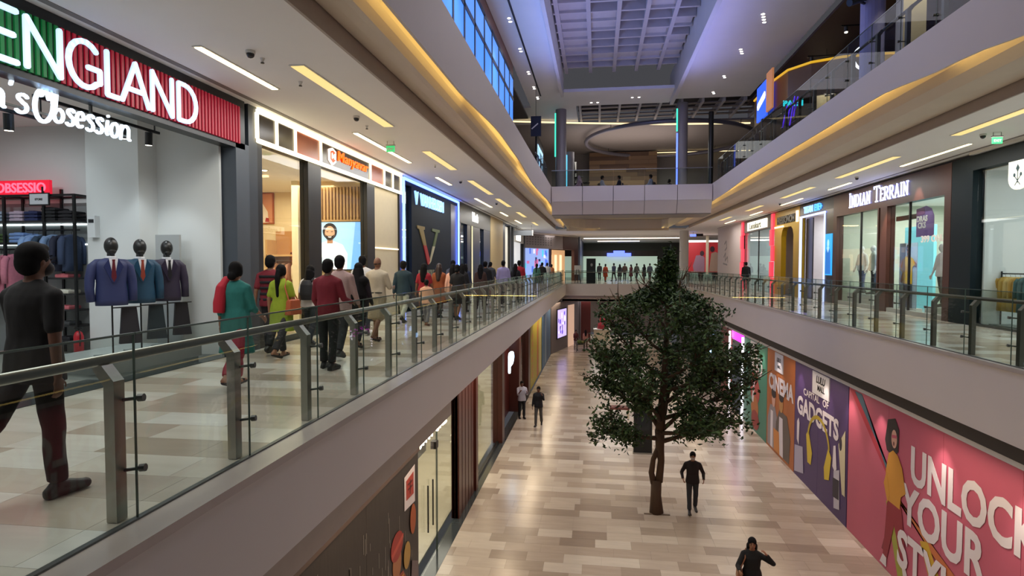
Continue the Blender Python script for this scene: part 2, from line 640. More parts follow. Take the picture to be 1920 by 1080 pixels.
# copper side wall above the shopfronts of level 2
st('wall_left', B(-3.8, -3.66, 2, 26.2, 9.55, 10.35), mat('copper_cladding', '#8a5c45', .35, .5, noise_s=3))
gr = thing('roof_grid', 'white gridded skylight ceiling high over the void, framed by broad beams', 'ceiling grid', (1, 25, 10.9))
M_RIB = mat('rib_paint', '#b9b4b4', .6)
M_RECESS = mat('recess_paint', '#8b8588', .8)
B(-1.72, 3.68, 10, 30.5, 11.55, 11.65).obj('back_panel', M_RECESS, gr)
gx = [-1.55, -.38, .75, 1.8, 2.85]
for x in gx:
    B(x - .08, x + .08, 10, 30.2, 11.0, 11.5).obj('rib', M_RIB, gr)
gy = [19.5 + i * .9 for i in range(12)]
for y in gy:
    B(-1.7, 3.66, y - .06, y + .06, 11.02, 11.5).obj('rib', M_RIB, gr)
r = random.Random(5)
fill = {(0, 0), (1, 4), (1, 5), (2, 2), (3, 0), (3, 3), (3, 6), (4, 1), (4, 5), (0, 1), (0, 2), (0, 3), (0, 4), (0, 5), (0, 6), (0, 7), (0, 8), (2, 9), (3, 8), (4, 7), (4, 8), (3, 9), (4, 9), (1, 9), (2, 0)}
gxx = gx + [3.68]
for i in range(5):
    for j in range(11):
        if (i, j) in fill:
            B(gxx[i] + .08, gxx[i + 1] - .08, gy[j] + .06, gy[j + 1] - .06, 11.12, 11.2).obj('infill_panel', M_RIB, gr)
g2 = thing('roof_grid', 'small slatted skylight above the steel ring at the far end of the roof', 'ceiling grid', (4, 35, 10.1))
B(-1.2, 9, 33.2, 37.2, 10.9, 11).obj('back_panel', mat('skylight_dark', '#1d1a1c', .7), g2)
for k in range(10):
    x = -1.0 + k * 1.08
    B(x - .06, x + .06, 33.2, 37.2, 10.2, 10.6).obj('rib', M_RIB, g2)
for k in range(4):
    y = 33.7 + k * .85
    mb = MB().bar((-1.1, y + .5, 10.3), (8.9, y, 10.3), .3, .05)
    mb.obj('slat', mat('slat_paint', '#7f7672', .6), g2)
st('ceiling', B(-9.5, 16, 37.2, 47, 10.1, 10.2), mat('far_ceiling_paint', '#a39a95', .7))
st('ceiling', B(-9.5, -1.2, 33.2, 37.2, 10.2, 10.3).box(9, 16, 33.2, 37.2, 10.2, 10.3), M_CEIL)
st('ceiling', B(7.68, 16, 4, 33.2, 9.9, 10.0), mat('dark_timber_ceiling', '#3a231a', .6, noise_s=5, stretch=(8, 1, 1), noise_a=.3))
st('ceiling', B(-9.5, -3.8, 2, 33.2, 9.6, 9.7), mat('upper_shop_ceiling', '#4d4641', .6))
st('wall_back', B(-9.5, 16, 47, 47.2, 5.5, 10.2), mat('upper_far_wall', '#8d857d', .6))
st('wall_right', B(15.8, 16, 3, 47, 5.5, 10.0), mat('upper_side_wall', '#54443a', .6))
st('wall_left', B(-9.5, -9.3, -2, 47, 5.5, 10.0), mat('upper_side_wall_dark', '#45403e', .6))
for nm, pts in (('trim_24', [(-5, 35.6), (-1, 36.6), (4, 37.6), (9, 38.0)]),):
    mb = MB().tube([(x, y, 10.06) for x, y in pts], .05, 6)
    st(nm, mb, glow('upper_cove_line', '#ffe6b0', 1.3))
st('trim_25', B(4.3, 11, 46.3, 46.36, 9.92, 9.97), glow('upper_cove_line', '#ffe6b0', 1.3))
# timber clad wall of the upper level
tw = thing('timber_wall', 'wall of mixed horizontal timber planks on the upper level beyond the footbridge', 'timber wall', (1.8, 46, 5.5))
wm = [mat('timber_%d' % i, c, .5, noise_s=5, stretch=(.3, 1, 6), noise_a=.2) for i, c in enumerate(['#8a6a4c', '#a3825e', '#6f5440', '#94775a'])]
r = random.Random(3)
for k in range(15):
    z = 5.5 + k * .3
    cuts = [-.65] + sorted(r.uniform(0, 3.8) for _ in range(2)) + [4.33]
    for a, b in zip(cuts[:-1], cuts[1:]):
        if b - a > .05:
            B(a + .004, b - .004, 46 + r.uniform(-.04, .0), 46.2, z + .004, z + .296).obj('plank', r.choice(wm), tw)
# round columns of the upper level
M_COL = mat('column_cladding', '#8f8a8c', .4, noise_s=2)
M_LEDT = glow('teal_strip_light', '#3fd0b0', 1.5)
M_LEDB = glow('blue_strip_light', '#5f7bff', 2.0)


def column(label, x, y, z0, z1, rr, strips=(), m=M_COL):
    t = thing('column', label, 'column', (x, y, z0))
    MB().tube([(x, y, z0), (x, y, z1)], rr, 24).obj('shaft', m, t, smooth=False)
    for ang, za, zb, mm in strips:
        a = math.radians(ang)
        px, py = x + math.cos(a) * (rr + .01), y + math.sin(a) * (rr + .01)
        B(px - .05, px + .05, py - .03, py + .03, za, zb).obj('light_strip', mm, t)
    return t


column('round grey column with a blue lit edge right of the footbridge middle', 4.45, 33.4, 5.49, 10.2, .28, [(200, 5.6, 8.6, M_LEDB), (196, 8.7, 9.9, M_LEDT)])
column('round grey column with a green lit edge at the left end of the footbridge', -2.05, 33.9, 5.49, 10.2, .3, [(200, 7.6, 10, M_LEDT)])
column('slim grey column with a teal strip behind the left end of the footbridge', -1.75, 38, 5.49, 8.6, .28, [(230, 6.2, 8.4, glow('cyan_strip_light', '#59b8d8', 1.5))])
column('dark slender post behind the right half of the footbridge', 6.3, 35.5, 5.49, 10.2, .14, m=M_DSTEEL)
column('white column standing on the first floor behind the tree top', 7.3, 53, 0, 4.5, .38, m=M_WHITE)
column('cream round column lit by track spots on the upper right level', 9.55, 27.5, 5.49, 9.9, .5, m=mat('cream_column', '#e2d6b8', .5))
column('broad blue-lit column rising behind the upper right balustrade', 7.35, 17.8, 5.49, 10.2, .3, m=mat('blue_light_tint', '#8e8fc0', .45))  # blue light on the shaft is put into its colour
spot('track_spot', (9.0, 26.5, 9.7), (9.5, 27.3, 7.5), 60, (1, .86, .6), 70)
# steel ring
mb = MB()
ring = [(4.5 + 5.3 * math.cos(t), 41 + 5.6 * math.sin(t), 9.75) for t in [i * 2 * PI / 64 for i in range(65)]]
rg = thing('ceiling_ring', 'large curved steel ring hung under the far roof beyond the footbridge', 'ring', (4.5, 41, 9.6))
MB().tube(ring, .13, 8, caps=False).obj('ring_tube', mat('ring_paint', '#8f8c98', .35, .4), rg, smooth=True)
for k in range(0, 64, 8):
    x, y, z = ring[k]
    MB().tube([(x, y, z), (x, y, 10.1)], .02, 6).obj('hanger_rod', M_DSTEEL, rg)

# ------------------------------------------------------------------ balustrades


def railing(label, X, y0, y1, side, z, pitch=1.225, gx=0.0, first=None, rail_h=.99, glass_h=1.15, name='glass_balustrade', post_m=M_STEEL, post_w=.085, gm=None):
    """side = +1: void lies towards +X"""
    t = thing(name, label, 'balustrade', (X, y0, z))
    y = first if first is not None else y0 + .4
    hx = X - side * .085
    ys = []
    proto = None
    while y < y1:
        ys.append(y)
        if proto is None:
            # bent plate post: upright then neck leaning to the handrail
            prof = [(0, 0), (.02, 0), (.02, .80), (-.10, .965), (-.13, .965), (-.13, .93), (-.02, .77), (-.02, 0)]
            prof = [(.035, 0), (.035, .87), (-.045, .965), (-.105, .965), (-.105, .935), (-.035, .84), (-.035, 0)]
            p = MB().prism([(side * (a), b) for a, b in prof], ((X, y - post_w / 2, z), (1, 0, 0), (0, 0, 1), (0, 1, 0)), post_w)
            proto = p.obj('post', post_m, t)
            for zz in (.30 if side else .3, .74):
                mb = MB().tube([(X, y + .02, z + zz), (X + side * .13, y + .06, z + zz + .015)], .011, 8)
                mb.tube([(X + side * .115, y + .058, z + zz + .014), (X + side * .15, y + .064, z + zz + .017)], .024, 10)
                mb.obj('glass_clamp', M_DSTEEL, proto)
            y_first = y
        else:
            c = copy_tree(proto, t)
            c.location = proto.location + Vector((0, y - y_first, 0))
        y += pitch
    gxx = X + side * .105
    # handrail
    MB().tube([(hx, y0, z + rail_h), (hx, y1, z + rail_h)], .032, 14).obj('handrail', post_m, t, smooth=True)
    # panes between the post lines
    edges = [y0] + [q + .05 for q in ys] + [y1]
    for a, b in zip(edges[:-1], edges[1:]):
        if b - a < .05:
            continue
        pane = B(gxx - .006, gxx + .006, a + .006, b - .006, z + .01, z + glass_h).obj('glass_pane', gm or M_GLASS, t)
        B(gxx - .007, gxx + .007, a + .006, b - .006, z + glass_h, z + glass_h + .012).obj('top_edge', M_GEDGE, pane)
        B(gxx - .007, gxx + .007, b - .012, b - .006, z + .01, z + glass_h).obj('side_edge', M_GEDGE, pane)
    B(gxx - .02, gxx + .02, y0, y1, z - .0, z + .012).obj('base_channel', M_DSTEEL, t)
    return t


railing('long glass balustrade with steel posts along the left first-floor walkway', -2.93, 1.2, 50.9, 1, 0.004, first=3.29)
railing('long glass balustrade with steel posts along the right first-floor walkway', 6.52, 6.0, 50.9, -1, 0.004, first=9.12, post_m=mat('weathered_steel', '#6d6a64', .35, .85))
t = thing('glass_balustrade', 'glass balustrade across the far end of the first-floor void', 'balustrade', (2, 51.1, 0))
for k in range(7):
    a = -2.7 + k * 1.31
    pn = B(a + .01, a + 1.29, 51.09, 51.105, .01, 1.1).obj('glass_pane', M_GLASS, t)
    B(a + .01, a + 1.29, 51.085, 51.11, 1.1, 1.125).obj('top_edge', M_GEDGE, pn)
    B(a - .02, a + .02, 51.14, 51.2, .0, .95).obj('post', M_DSTEEL, t)
MB().tube([(-2.8, 51.22, .98), (6.5, 51.22, .98)], .03, 8).obj('handrail', M_STEEL, t)
t = thing('glass_balustrade', 'glass balustrade on the near edge of the upper footbridge', 'balustrade', (1.5, 30.1, 5.46))
for a, b in zip(xs[:-1], xs[1:]):
    pn = B(a + .01, b - .01, 30.1, 30.112, 5.46, 6.24).obj('glass_pane', M_GLASS, t)
    B(a, b, 30.085, 30.125, 6.24, 6.27).obj('top_edge', M_STEEL, pn)
railing('glass balustrade with dark posts along the upper right level', 5.75, 5.0, 29.9, -1, 5.49, first=6.3, rail_h=.95, glass_h=1.1, post_m=M_DSTEEL, gm=M_GLASS2)
railing('glass balustrade with dark posts along the upper left level', -2.6, 26.2, 29.9, 1, 5.49, first=26.6, rail_h=.95, glass_h=.95, post_m=M_DSTEEL, gm=M_GLASS2)

# ------------------------------------------------------------------ shops of the left walkway (front plane X = -6.3)


def shell(x0, x1, y0, y1, z0, z1, wallm, floorm, power, col, ceil=True, open_side='R', lz=.12):
    """interior of a shop: back wall, two side walls, ceiling, floor, and the light of its ceiling"""
    back = x0 if open_side == 'R' else x1
    sg = 'left' if open_side == 'R' else 'right'
    st('wall_' + sg, B(back - .05, back + .05, y0, y1, z0, z1), wallm)
    st('wall_' + sg, B(x0, x1, y0, y0 + .06, z0, z1), wallm)
    st('wall_' + sg, B(x0, x1, y1 - .06, y1, z0, z1), wallm)
    if ceil:
        st('ceiling', B(x0, x1, y0, y1, z1, z1 + .06), M_CEIL)
    st('floor', B(x0, x1, y0, y1, z0 - .04, z0 + .002), floorm)
    area('shop_light', ((x0 + x1) / 2, (y0 + y1) / 2, z1 - lz), DOWN, abs(x1 - x0) * .6, (y1 - y0) * .8, power, col)


M_SWALL = mat('shop_white_wall', '#d5d9d8', .6, noise_s=2, noise_a=.03)
M_SFLOOR = mat('shop_floor', '#b5b4ae', .2)
M_DSTRIP = mat('dark_threshold_stone', '#3c4143', .12)
shell(-12.0, -6.53, .4, 9.8, 0, 4.1, M_SWALL, M_SFLOOR, 26, COOL)
st('trim_26', B(-6.95, -6.3, .4, 10.5, .002, .008), M_DSTRIP)
st('trim_27', B(-8.72, -7.72, 9.3, 9.74, 0, 4.1), M_SWALL)
# sign box with ribbed lit face
sg = thing('shop_sign', 'long dark sign box with ENGLAND in white on red and green ribs', 'sign', (-6.3, 7.4, 3.64))
B(-6.5, -6.27, 3.6, 10.12, 3.64, 4.5).obj('sign_case', M_CHAR, sg)
mb = MB()
k = 0
y = 3.9
while y < 9.93:
    g = 1 if y < 6.28 else 0
    mb.box(-6.27, -6.235, y, y + .042, 3.72, 4.36, g)
    mb.box(-6.268, -6.255, y + .042, y + .082, 3.72, 4.36, 2 + g)
    y += .082
mb.obj('ribbed_panel', [glow('red_rib', '#8c0c24', .5), glow('green_rib', '#0a5c2c', .45), glow('red_rib_gap', '#3c0610', .12), glow('green_rib_gap', '#052e14', .12)], sg)['kind'] = 'stuff'
B(-6.27, -6.24, 3.6, 10.0, 4.36, 4.37).obj('sign_edge', M_BLACK, sg)
fr = FRL(-6.19)
LIT = glow('cool_white_letters', '#bcd8f6', 1.1)


def letter(name, strokes, w, d, fr, m, parent):
    return MB().strokes(strokes, w, d, fr).obj(name, m, parent)


def fit(st_, u0, u1, v0, v1, w):
    return [[(u0 + w / 2 + p[0] * (u1 - u0 - w), v0 + w / 2 + p[1] * (v1 - v0 - w)) for p in s_] for s_ in st_]


GLY = {
    'E': [[(1, 1), (0, 1), (0, 0), (1, 0)], [(0, .52), (.9, .52)]],
    'N': [[(0, 0), (0, 1), (1, 0), (1, 1)]],
    'G': [arc(.52, .5, .52, .5, 45, 315, 14) + [(1, .18), (1, .46), (.6, .46)]],
    'L': [[(0, 1), (0, 0), (1, 0)]],
    'A': [[(0, 0), (.5, 1), (1, 0)], [(.18, .33), (.82, .33)]],
    'D': [[(0, 0), (0, 1), (.35, 1)] + [(p[0], p[1]) for p in arc(.35, .5, .65, .5, 90, -90, 10)] + [(0, 0)]],
    'I': [[(.5, 0), (.5, 1)]],
    'R': [[(0, 0), (0, 1), (.5, 1)] + arc(.5, .76, .5, .24, 90, -90, 6) + [(0, .52)], [(.45, .52), (1, 0)]],
    'T': [[(0, 1), (1, 1)], [(.5, 1), (.5, 0)]],
    'J': [[(.9, 1), (.9, .3)] + arc(.5, .25, .4, .25, 0, -180, 7)],
    'Y': [[(0, 1), (.5, .5), (1, 1)], [(.5, .5), (.5, 0)]],
    'P': [[(0, 0), (0, 1), (.5, 1)] + arc(.5, .74, .5, .26, 90, -90, 6) + [(0, .48)]],
    'O': [arc(.5, .5, .5, .5, 0, 360, 16)],
    'V': [[(0, 1), (.5, 0), (1, 1)]],
    'H': [[(0, 0), (0, 1)], [(1, 0), (1, 1)], [(0, .5), (1, .5)]],
    'U': [[(0, 1), (0, .35)] + arc(.5, .3, .5, .3, 180, 360, 8) + [(1, 1)]],
    'S': [arc(.5, .75, .42, .25, 30, 270, 8) + arc(.5, .25, .42, .25, 90, -150, 8)],
    'K': [[(0, 0), (0, 1)], [(1, 1), (.05, .45)], [(.3, .6), (1, 0)]],
    'C': [arc(.55, .5, .55, .5, 50, 310, 14)],
}
for ch, a, b in (('E', 5.40, 5.82), ('N', 5.87, 6.35), ('G', 6.40, 6.92), ('L', 6.97, 7.22), ('A', 7.21, 7.75), ('N', 7.76, 8.22), ('D', 8.30, 8.76)):
    letter('letter', fit(GLY[ch], a, b, 3.73, 4.34, .064), .064, .03, ((-6.235, 0, 0), (0, 1, 0), (0, 0, 1), (1, 0, 0)), LIT, sg)
# hanging script sign
ob = thing('hanging_sign', "white lit brush script sign reading 's Obsession hung below the red ribbed sign", 'sign', (-6.5, 6.9, 3.2))
M_SCR = glow('script_letters', '#dceeff', 1.5)
SC0 = {
    's': [arc(.5, .78, .3, .17, 20, 250, 7) + arc(.45, .27, .38, .27, 80, -140, 7)],
    'O': [arc(.5, .5, .46, .5, 75, 435, 16) + [(.75, 1.06), (.95, .95)], arc(.5, .6, .22, .3, 150, 20, 5)],
    'b': [[(.15, 1.75), (.12, .5)] + arc(.45, .38, .36, .38, 170, -175, 12)],
    'e': [[(.12, .45), (.75, .55)] + arc(.45, .5, .36, .45, 15, 310, 12)],
    'i': [[(.5, .9), (.45, .15), (.65, .05)], [(.52, 1.2), (.55, 1.25)]],
    'o': [arc(.45, .45, .36, .45, 90, 450, 12)],
    'n': [[(.1, .9), (.1, 0)], [(.1, .55)] + arc(.45, .6, .3, .32, 150, 0, 6) + [(.78, .1), (.92, .05)]],
    "'": [[(.5, 1.7), (.35, 1.35)]],
}
u = 5.70
for ch, wd, hh in (('n', .18, .21), ("'", .09, .21), ('s', .19, .22), (' ', .04, 0), ('O', .26, .40), ('b', .17, .21), ('s', .145, .21), ('e', .15, .21), ('s', .145, .21), ('s', .145, .21), ('i', .10, .21), ('o', .17, .21), ('n', .20, .21)):
    if ch != ' ' and wd > 0:
        v0 = 3.31 if ch != 'O' else 3.27
        g = [[(u + p[0] * wd + (p[1] * hh) * .12, v0 + p[1] * hh) for p in s_] for s_ in SC0[ch]]
        MB().strokes(g, .034 if ch != 'O' else .042, .03, FRL(-6.5)).obj('letter', M_SCR, ob)
    u += wd
for y in (5.55, 7.05):
    B(-6.53, -6.50, y - .015, y + .015, 3.3, 4.1).obj('hanger_rod', M_DSTEEL, ob)
B(-6.525, -6.505, 5.4, 7.7, 3.36, 3.385).obj('carrier_bar', M_DSTEEL, ob)
# track lights of the shop
for (a, b, x, spots, lab) in ((5.7, 7.1, -7.2, (6.56,), 'nearer the camera'), (6.9, 9.15, -7.2, (7.91, 8.41, 8.92), 'beside the script sign')):
    t = thing('track_light', 'black ceiling track with spot heads in the menswear shop, ' + lab, 'track light', (x, (a + b) / 2, 3.55))
    q = 0 if len(spots) > 1 else -.28
    B(x - .02, x + .02, a, b, 3.74 + q, 3.78 + q).obj('track', M_BLACK, t)
    for y in (a + .1, b - .1):
        B(x - .008, x + .008, y - .008, y + .008, 3.78 + q, 4.1).obj('rod', M_BLACK, t)
    for y in spots:
        h = MB().tube([(x, y, 3.73 + q), (x - .03, y + .03, 3.53 + q)], .055, 12).obj('spot_head', M_BLACK, t)
        MB().tube([(x - .03, y + .03, 3.531 + q), (x - .031, y + .031, 3.52 + q)], .045, 12).obj('lens', M_SPOT, h)
    spot('track_spot', (x, b - .4, 3.45 + q), (-7.4, 9.3, 1.0), 18, COOL, 80)
spot('track_spot', (-8.6, 6.6, 3.8), (-9.9, 9.4, 1.6), 34, COOL, 80)
# grey posts beside the shop
st('wall_left', B(-6.6, -6.27, 9.84, 10.24, 0, 3.74), M_GREY)
st('wall_left', B(-6.6, -6.28, 10.25, 10.53, 0, 4.5), mat('grey_panel_dark', '#343a41', .35))
st('trim_28', B(-6.5, -6.29, 10.238, 10.252, 0, 3.74), M_BLACK)
st('wall_left', B(-6.6, -6.3, -2, .4, 0, 4.5), M_GREY)
# display platform
pf = thing('display_platform', 'low grey display platform carrying the three suit stands', 'platform', (-7.2, 8.2, 0))
B(-7.82, -6.6, 7.34, 9.2, .0, .07).obj('plinth', mat('platform_plinth', '#c9d2d2', .4), pf)
B(-7.86, -6.57, 7.3, 9.24, .07, .25).obj('body', mat('platform_grey', '#6f7675', .35), pf)
mb = B(-7.86, -6.57, 7.3, 9.24, .25, .256)
mb.obj('top', mat('platform_top', '#cdd5d6', .25), pf)


def suit_stand(label, x, y, jacket, trouser, tie, z=.256, rot=-.75):
    t = thing('suit_stand', label, 'mannequin')
    jm = mat('suit_' + jacket, jacket, .55, noise_s=30, noise_a=.1)
    mb = MB()
    # jacket: elliptical rings, facing +Y
    prof = [(.74, .205, .125), (.82, .21, .125), (.95, .20, .12), (1.06, .19, .115), (1.18, .20, .125), (1.30, .215, .13), (1.36, .205, .115), (1.40, .15, .09), (1.425, .075, .065)]
    rings = []
    for z0, a, b in prof:
        rings.append([(a * math.cos(q), b * math.sin(q) * (1.05 if math.sin(q) > 0 else 1), z0) for q in [2 * PI * i / 24 for i in range(24)]])
    mb.loft(rings)
    for s_ in (-1, 1):
        mb.tube([(s_ * .10, 0, 1.385), (s_ * .17, 0, 1.365), (s_ * .225, 0, 1.30), (s_ * .262, -.01, 1.12), (s_ * .27, .0, .98), (s_ * .262, .035, .80)], [.03, .05, .068, .066, .06, .056], 12)
    mb.obj('jacket', jm, t, smooth=True)
    lp = MB()
    for s_ in (-1, 1):
        lp.prism([(s_ * .06, 1.415), (s_ * .125, 1.30), (s_ * .10, 1.255), (s_ * .02, 1.07), (s_ * .0, 1.07), (s_ * .035, 1.28)][::s_], ((0, .132, 0), (1, 0, 0), (0, 0, 1), (0, 1, 0)), .014)
    lp.obj('lapels', mat('lapel_' + jacket, jacket, .35, noise_s=30), t)
    MB().prism([(-.055, 1.42), (.055, 1.42), (.045, 1.25), (0, 1.07), (-.045, 1.25)], ((0, .118, 0), (1, 0, 0), (0, 0, 1), (0, 1, 0)), .02).obj('shirt_front', mat('shirt_white', '#e6e9ee', .6), t)
    MB().prism([(-.02, 1.405), (.02, 1.405), (.015, 1.37), (.033, 1.15), (0, 1.08), (-.033, 1.15), (-.015, 1.37)], ((0, .139, 0), (1, 0, 0), (0, 0, 1), (0, 1, 0)), .008).obj('tie', mat('tie_' + tie, tie, .4), t)
    MB().tube([(0, 0, 1.40), (0, .0, 1.455)], [.072, .066], 14).obj('collar', mat('shirt_white', '#e6e9ee'), t)
    hd = MB().tube([(0, 0, 1.44), (0, .01, 1.50)], .05, 12)
    hd.ell((0, .02, 1.60), (.088, .105, .125), 18, 12)
    hd.ell((0, .105, 1.585), (.012, .018, .025), 8, 6)
    hd.ell((0, .06, 1.525), (.058, .058, .055), 12, 8)
    hd.obj('head', mat('mannequin_black', '#1b1c1c', .35), t, smooth=True)
    MB().tube([(0, 0, .02), (0, 0, .78)], .012, 8).obj('pole', M_BLACK, t)
    B(-.2, .2, -.2, .2, 0, .014).obj('base_plate', mat('base_steel', '#8b9296', .3, .8), t)
    br_ = MB().tube([(0, 0, .70), (-.40, -.1, .70)], .009, 8).obj('side_bar', M_BLACK, t)
    tr = MB()
    for off in (-.012, .02):
        tr.loft([[(x0, y0 - .05 + off, z0) for x0, y0 in ((-.34, -.10), (-.14, -.05), (-.14, -.02), (-.34, -.07))] for z0 in (.705,)] +
                [[(-.37, -.16 + off, .4), (-.12, -.1 + off, .4), (-.12, -.06 + off, .4), (-.37, -.12 + off, .4)], [(-.40, -.17 + off, .15), (-.10, -.1 + off, .16), (-.10, -.06 + off, .16), (-.40, -.12 + off, .15)]])
    tr.obj('trousers', mat('trouser_' + trouser, trouser, .6, noise_s=20), t)
    t.location = (x, y, z)
    t.rotation_euler = (0, 0, math.radians(180 + 55))
    return t


suit_stand('navy suit with dark red tie on a stand, nearest of the three on the platform', -6.98, 7.84, '#27305c', '#1c1a22', '#5e1a26')
suit_stand('teal blue suit with rust tie on the middle stand of the platform', -7.0, 8.42, '#17405a', '#122229', '#8a3a2a')
suit_stand('dark plum suit with black tie on the farthest stand of the platform', -6.98, 8.98, '#2a2238', '#15131a', '#1a181d')
bd = thing('display_board', 'grey free-standing board behind the suit stands', 'board', (-7.2, 9.5, 0))
B(-7.55, -7.1, 9.45, 9.5, 0, 2.1).obj('panel', mat('board_grey', '#a5aaab', .5), bd)
B(-7.57, -7.08, 9.43, 9.52, 0, .04).obj('foot', M_DSTEEL, bd)
fe = thing('fire_extinguisher', 'red fire extinguisher on the shop floor beside the clothes shelving', 'extinguisher', (-8.80, 9.15, .002))
MB().tube([(-8.80, 9.15, .002), (-8.80, 9.15, .36), (-8.80, 9.15, .42), (-8.80, 9.15, .45)], [.075, .075, .055, .025], 16).obj('cylinder', mat('extinguisher_red', '#b0202c', .3), fe, smooth=True)
MB().tube([(-8.80, 9.15, .45), (-8.80, 9.15, .5)], .02, 8).box(-8.86, -8.72, 9.13, 9.17, .49, .515).obj('valve', M_BLACK, fe)
MB().tube([(-8.76, 9.12, .47), (-8.70, 9.08, .40), (-8.71, 9.08, .2)], .01, 6).obj('hose', M_BLACK, fe)
dv = thing('wall_dispenser', 'small white dispenser fixed on the white shop column', 'dispenser', (-8.55, 9.27, 2.2))
B(-8.62, -8.48, 9.2, 9.3, 2.05, 2.42).obj('case', mat('dispenser_white', '#d6dadb', .4), dv)
B(-8.6, -8.5, 9.195, 9.2, 2.3, 2.36).obj('window', M_CHAR, dv)

# ---- clothes shelving with garments


def bars(pairs, r_, m, name, parent):
    mb = MB()
    for p, q in pairs:
        mb.bar(p, q, r_, r_)
    return mb.obj(name, m, parent)


sh = thing('shelving_rack', 'tall black metal shelving with folded and hanging clothes at the shop wall', 'shelving', (-10.1, 9.5, 0))
for x in (-11.6, -10.42, -9.62, -9.02):
    for y in (9.36, 9.72):
        B(x - .02, x + .02, y - .02, y + .02, .002, 2.82 if x != -9.62 else 2.95).obj('upright', M_BLACK, sh)
for y in (9.36, 9.72):
    B(-11.6, -9.02, y - .018, y + .018, 2.785, 2.82).obj('top_bar', M_BLACK, sh)
for x in (-11.6, -10.42, -9.62, -9.02):
    B(x - .018, x + .018, 9.36, 9.72, 2.785, 2.82).obj('cross_bar', M_BLACK, sh)
M_SHELF = mat('shelf_black', '#2a2a2c', .4)
shelves = [(-11.6, -9.02, 2.36), (-11.6, -9.64, 1.98)] + [(-9.62, -9.02, z) for z in (1.36, 1.08, .80, .52, .25)]
for a, b, z in shelves:
    B(a, b, 9.37, 9.72, z - .03, z).obj('shelf', M_SHELF, sh)
MB().tube([(-10.2, 9.5, 1.86), (-11.6, 9.5, 1.86)], .012, 8).obj('hanging_rail', M_BLACK, sh)
MB().tube([(-10.1, 9.48, 2.2), (-9.04, 9.48, 2.2)], .012, 8).obj('hanging_rail', M_BLACK, sh)
for z in (2.30, 1.94):
    B(-11.55, -9.05, 9.70, 9.715, z, z + .025).obj('shelf_light', glow('shelf_light', '#f2ffff', 2.5), sh)
B(-11.6, -9.0, 9.725, 9.74, .0, 2.7).obj('back_panel', mat('rack_back', '#8f9494', .6), sh)
ls = thing('led_sign', 'red lit board reading IS OBSESSIO on top of the clothes shelving', 'sign', (-10.2, 9.4, 2.82))
B(-11.7, -9.5, 9.36, 9.42, 2.825, 3.07).obj('board', glow('led_red', '#c4122c', 1.0), ls)
text('lettering', 'IS OBSESSIO', .235, (-9.56, 9.355, 2.86), 'F', glow('led_pink', '#ff5a74', 1.6), ls, .008, 1.0, .004, 0, 'RIGHT')
ws = thing('price_board', 'small white framed board hung at the corner of the red lit board', 'sign', (-9.6, 9.32, 2.66))
B(-9.86, -9.46, 9.31, 9.33, 2.62, 2.84).obj('frame', M_BLACK, ws)
B(-9.84, -9.48, 9.305, 9.31, 2.64, 2.82).obj('face', mat('board_white', '#c9ccd2', .5), ws)
text('lettering', 'STORE', .05, (-9.66, 9.303, 2.71), 'F', M_BLACK, ws, .001, 1, .002, 0, 'CENTER')


def folded(name, label, x, y, z, w_, d_, h, col, group, n=1):
    t = thing(name, label, 'clothes', (x, y, z), group)
    mb = MB()
    rr = []
    for k in range(4):
        zz = z + h * (0, .3, .7, 1)[k]
        q = (.97, 1, 1, .92)[k]
        rr.append([(x + sx * w_ / 2 * q, y + sy * d_ / 2 * q, zz) for sx, sy in ((-1, -1), (0, -1.04), (1, -1), (1, 1), (-1, 1))])
    mb.loft(rr)
    mb.obj('cloth', mat('cloth_' + col, col, .8, noise_s=25, noise_a=.15), t)
    B(x - w_ * .2, x + w_ * .2, y - d_ * .45, y, z + h, z + h + .012).obj('collar', mat('cloth_' + col, col), t)
    return t


cols = [(-11.35, '#8d93a5'), (-10.98, '#2c3148'), (-10.62, '#9fb2c8'), (-10.2, '#b8a7bb'), (-9.9, '#27305a'), (-9.55, '#222327'), (-9.22, '#1d1c22')]
nm = {'#8d93a5': 'grey blue', '#2c3148': 'dark navy', '#9fb2c8': 'pale blue', '#b8a7bb': 'lilac', '#27305a': 'navy blue', '#222327': 'charcoal', '#1d1c22': 'black', '#6f8a55': 'green', '#7ea0d8': 'sky blue', '#c46a72': 'rose', '#d8d6c8': 'cream', '#d07078': 'coral', '#e0e0da': 'white', '#3a3d40': 'dark grey'}
for x, c in cols:
    for k in range(3 if c not in ('#222327',) else 4):
        folded('folded_shirt', ['bottom', 'second', 'third', 'fourth'][k] + ' folded ' + nm[c] + ' shirt of its pile on the top shelf', x, 9.52, 2.362 + k * .06, .27, .3, .045, c, 'folded shirts on the top shelf')
for x, c in ((-10.86, '#6f8a55'), (-10.2, '#7ea0d8')):
    for k in range(3):
        folded('folded_shirt', ['bottom', 'middle', 'top'][k] + ' folded ' + nm[c] + ' shirt of its pile on the second shelf', x, 9.52, 1.982 + k * .06, .3, .3, .045, c, 'folded shirts on the second shelf')
for z, c in ((1.36, '#d07078'), (1.08, '#d8d6c8'), (.8, '#c46a72'), (.52, '#3a3d40'), (.25, '#1d1c22')):
    folded('folded_shirt', nm[c] + ' folded garment alone on a narrow shelf at the right end', -9.32, 9.5, z + .002, .26, .26, .06, c, 'folded garments on the narrow shelves')


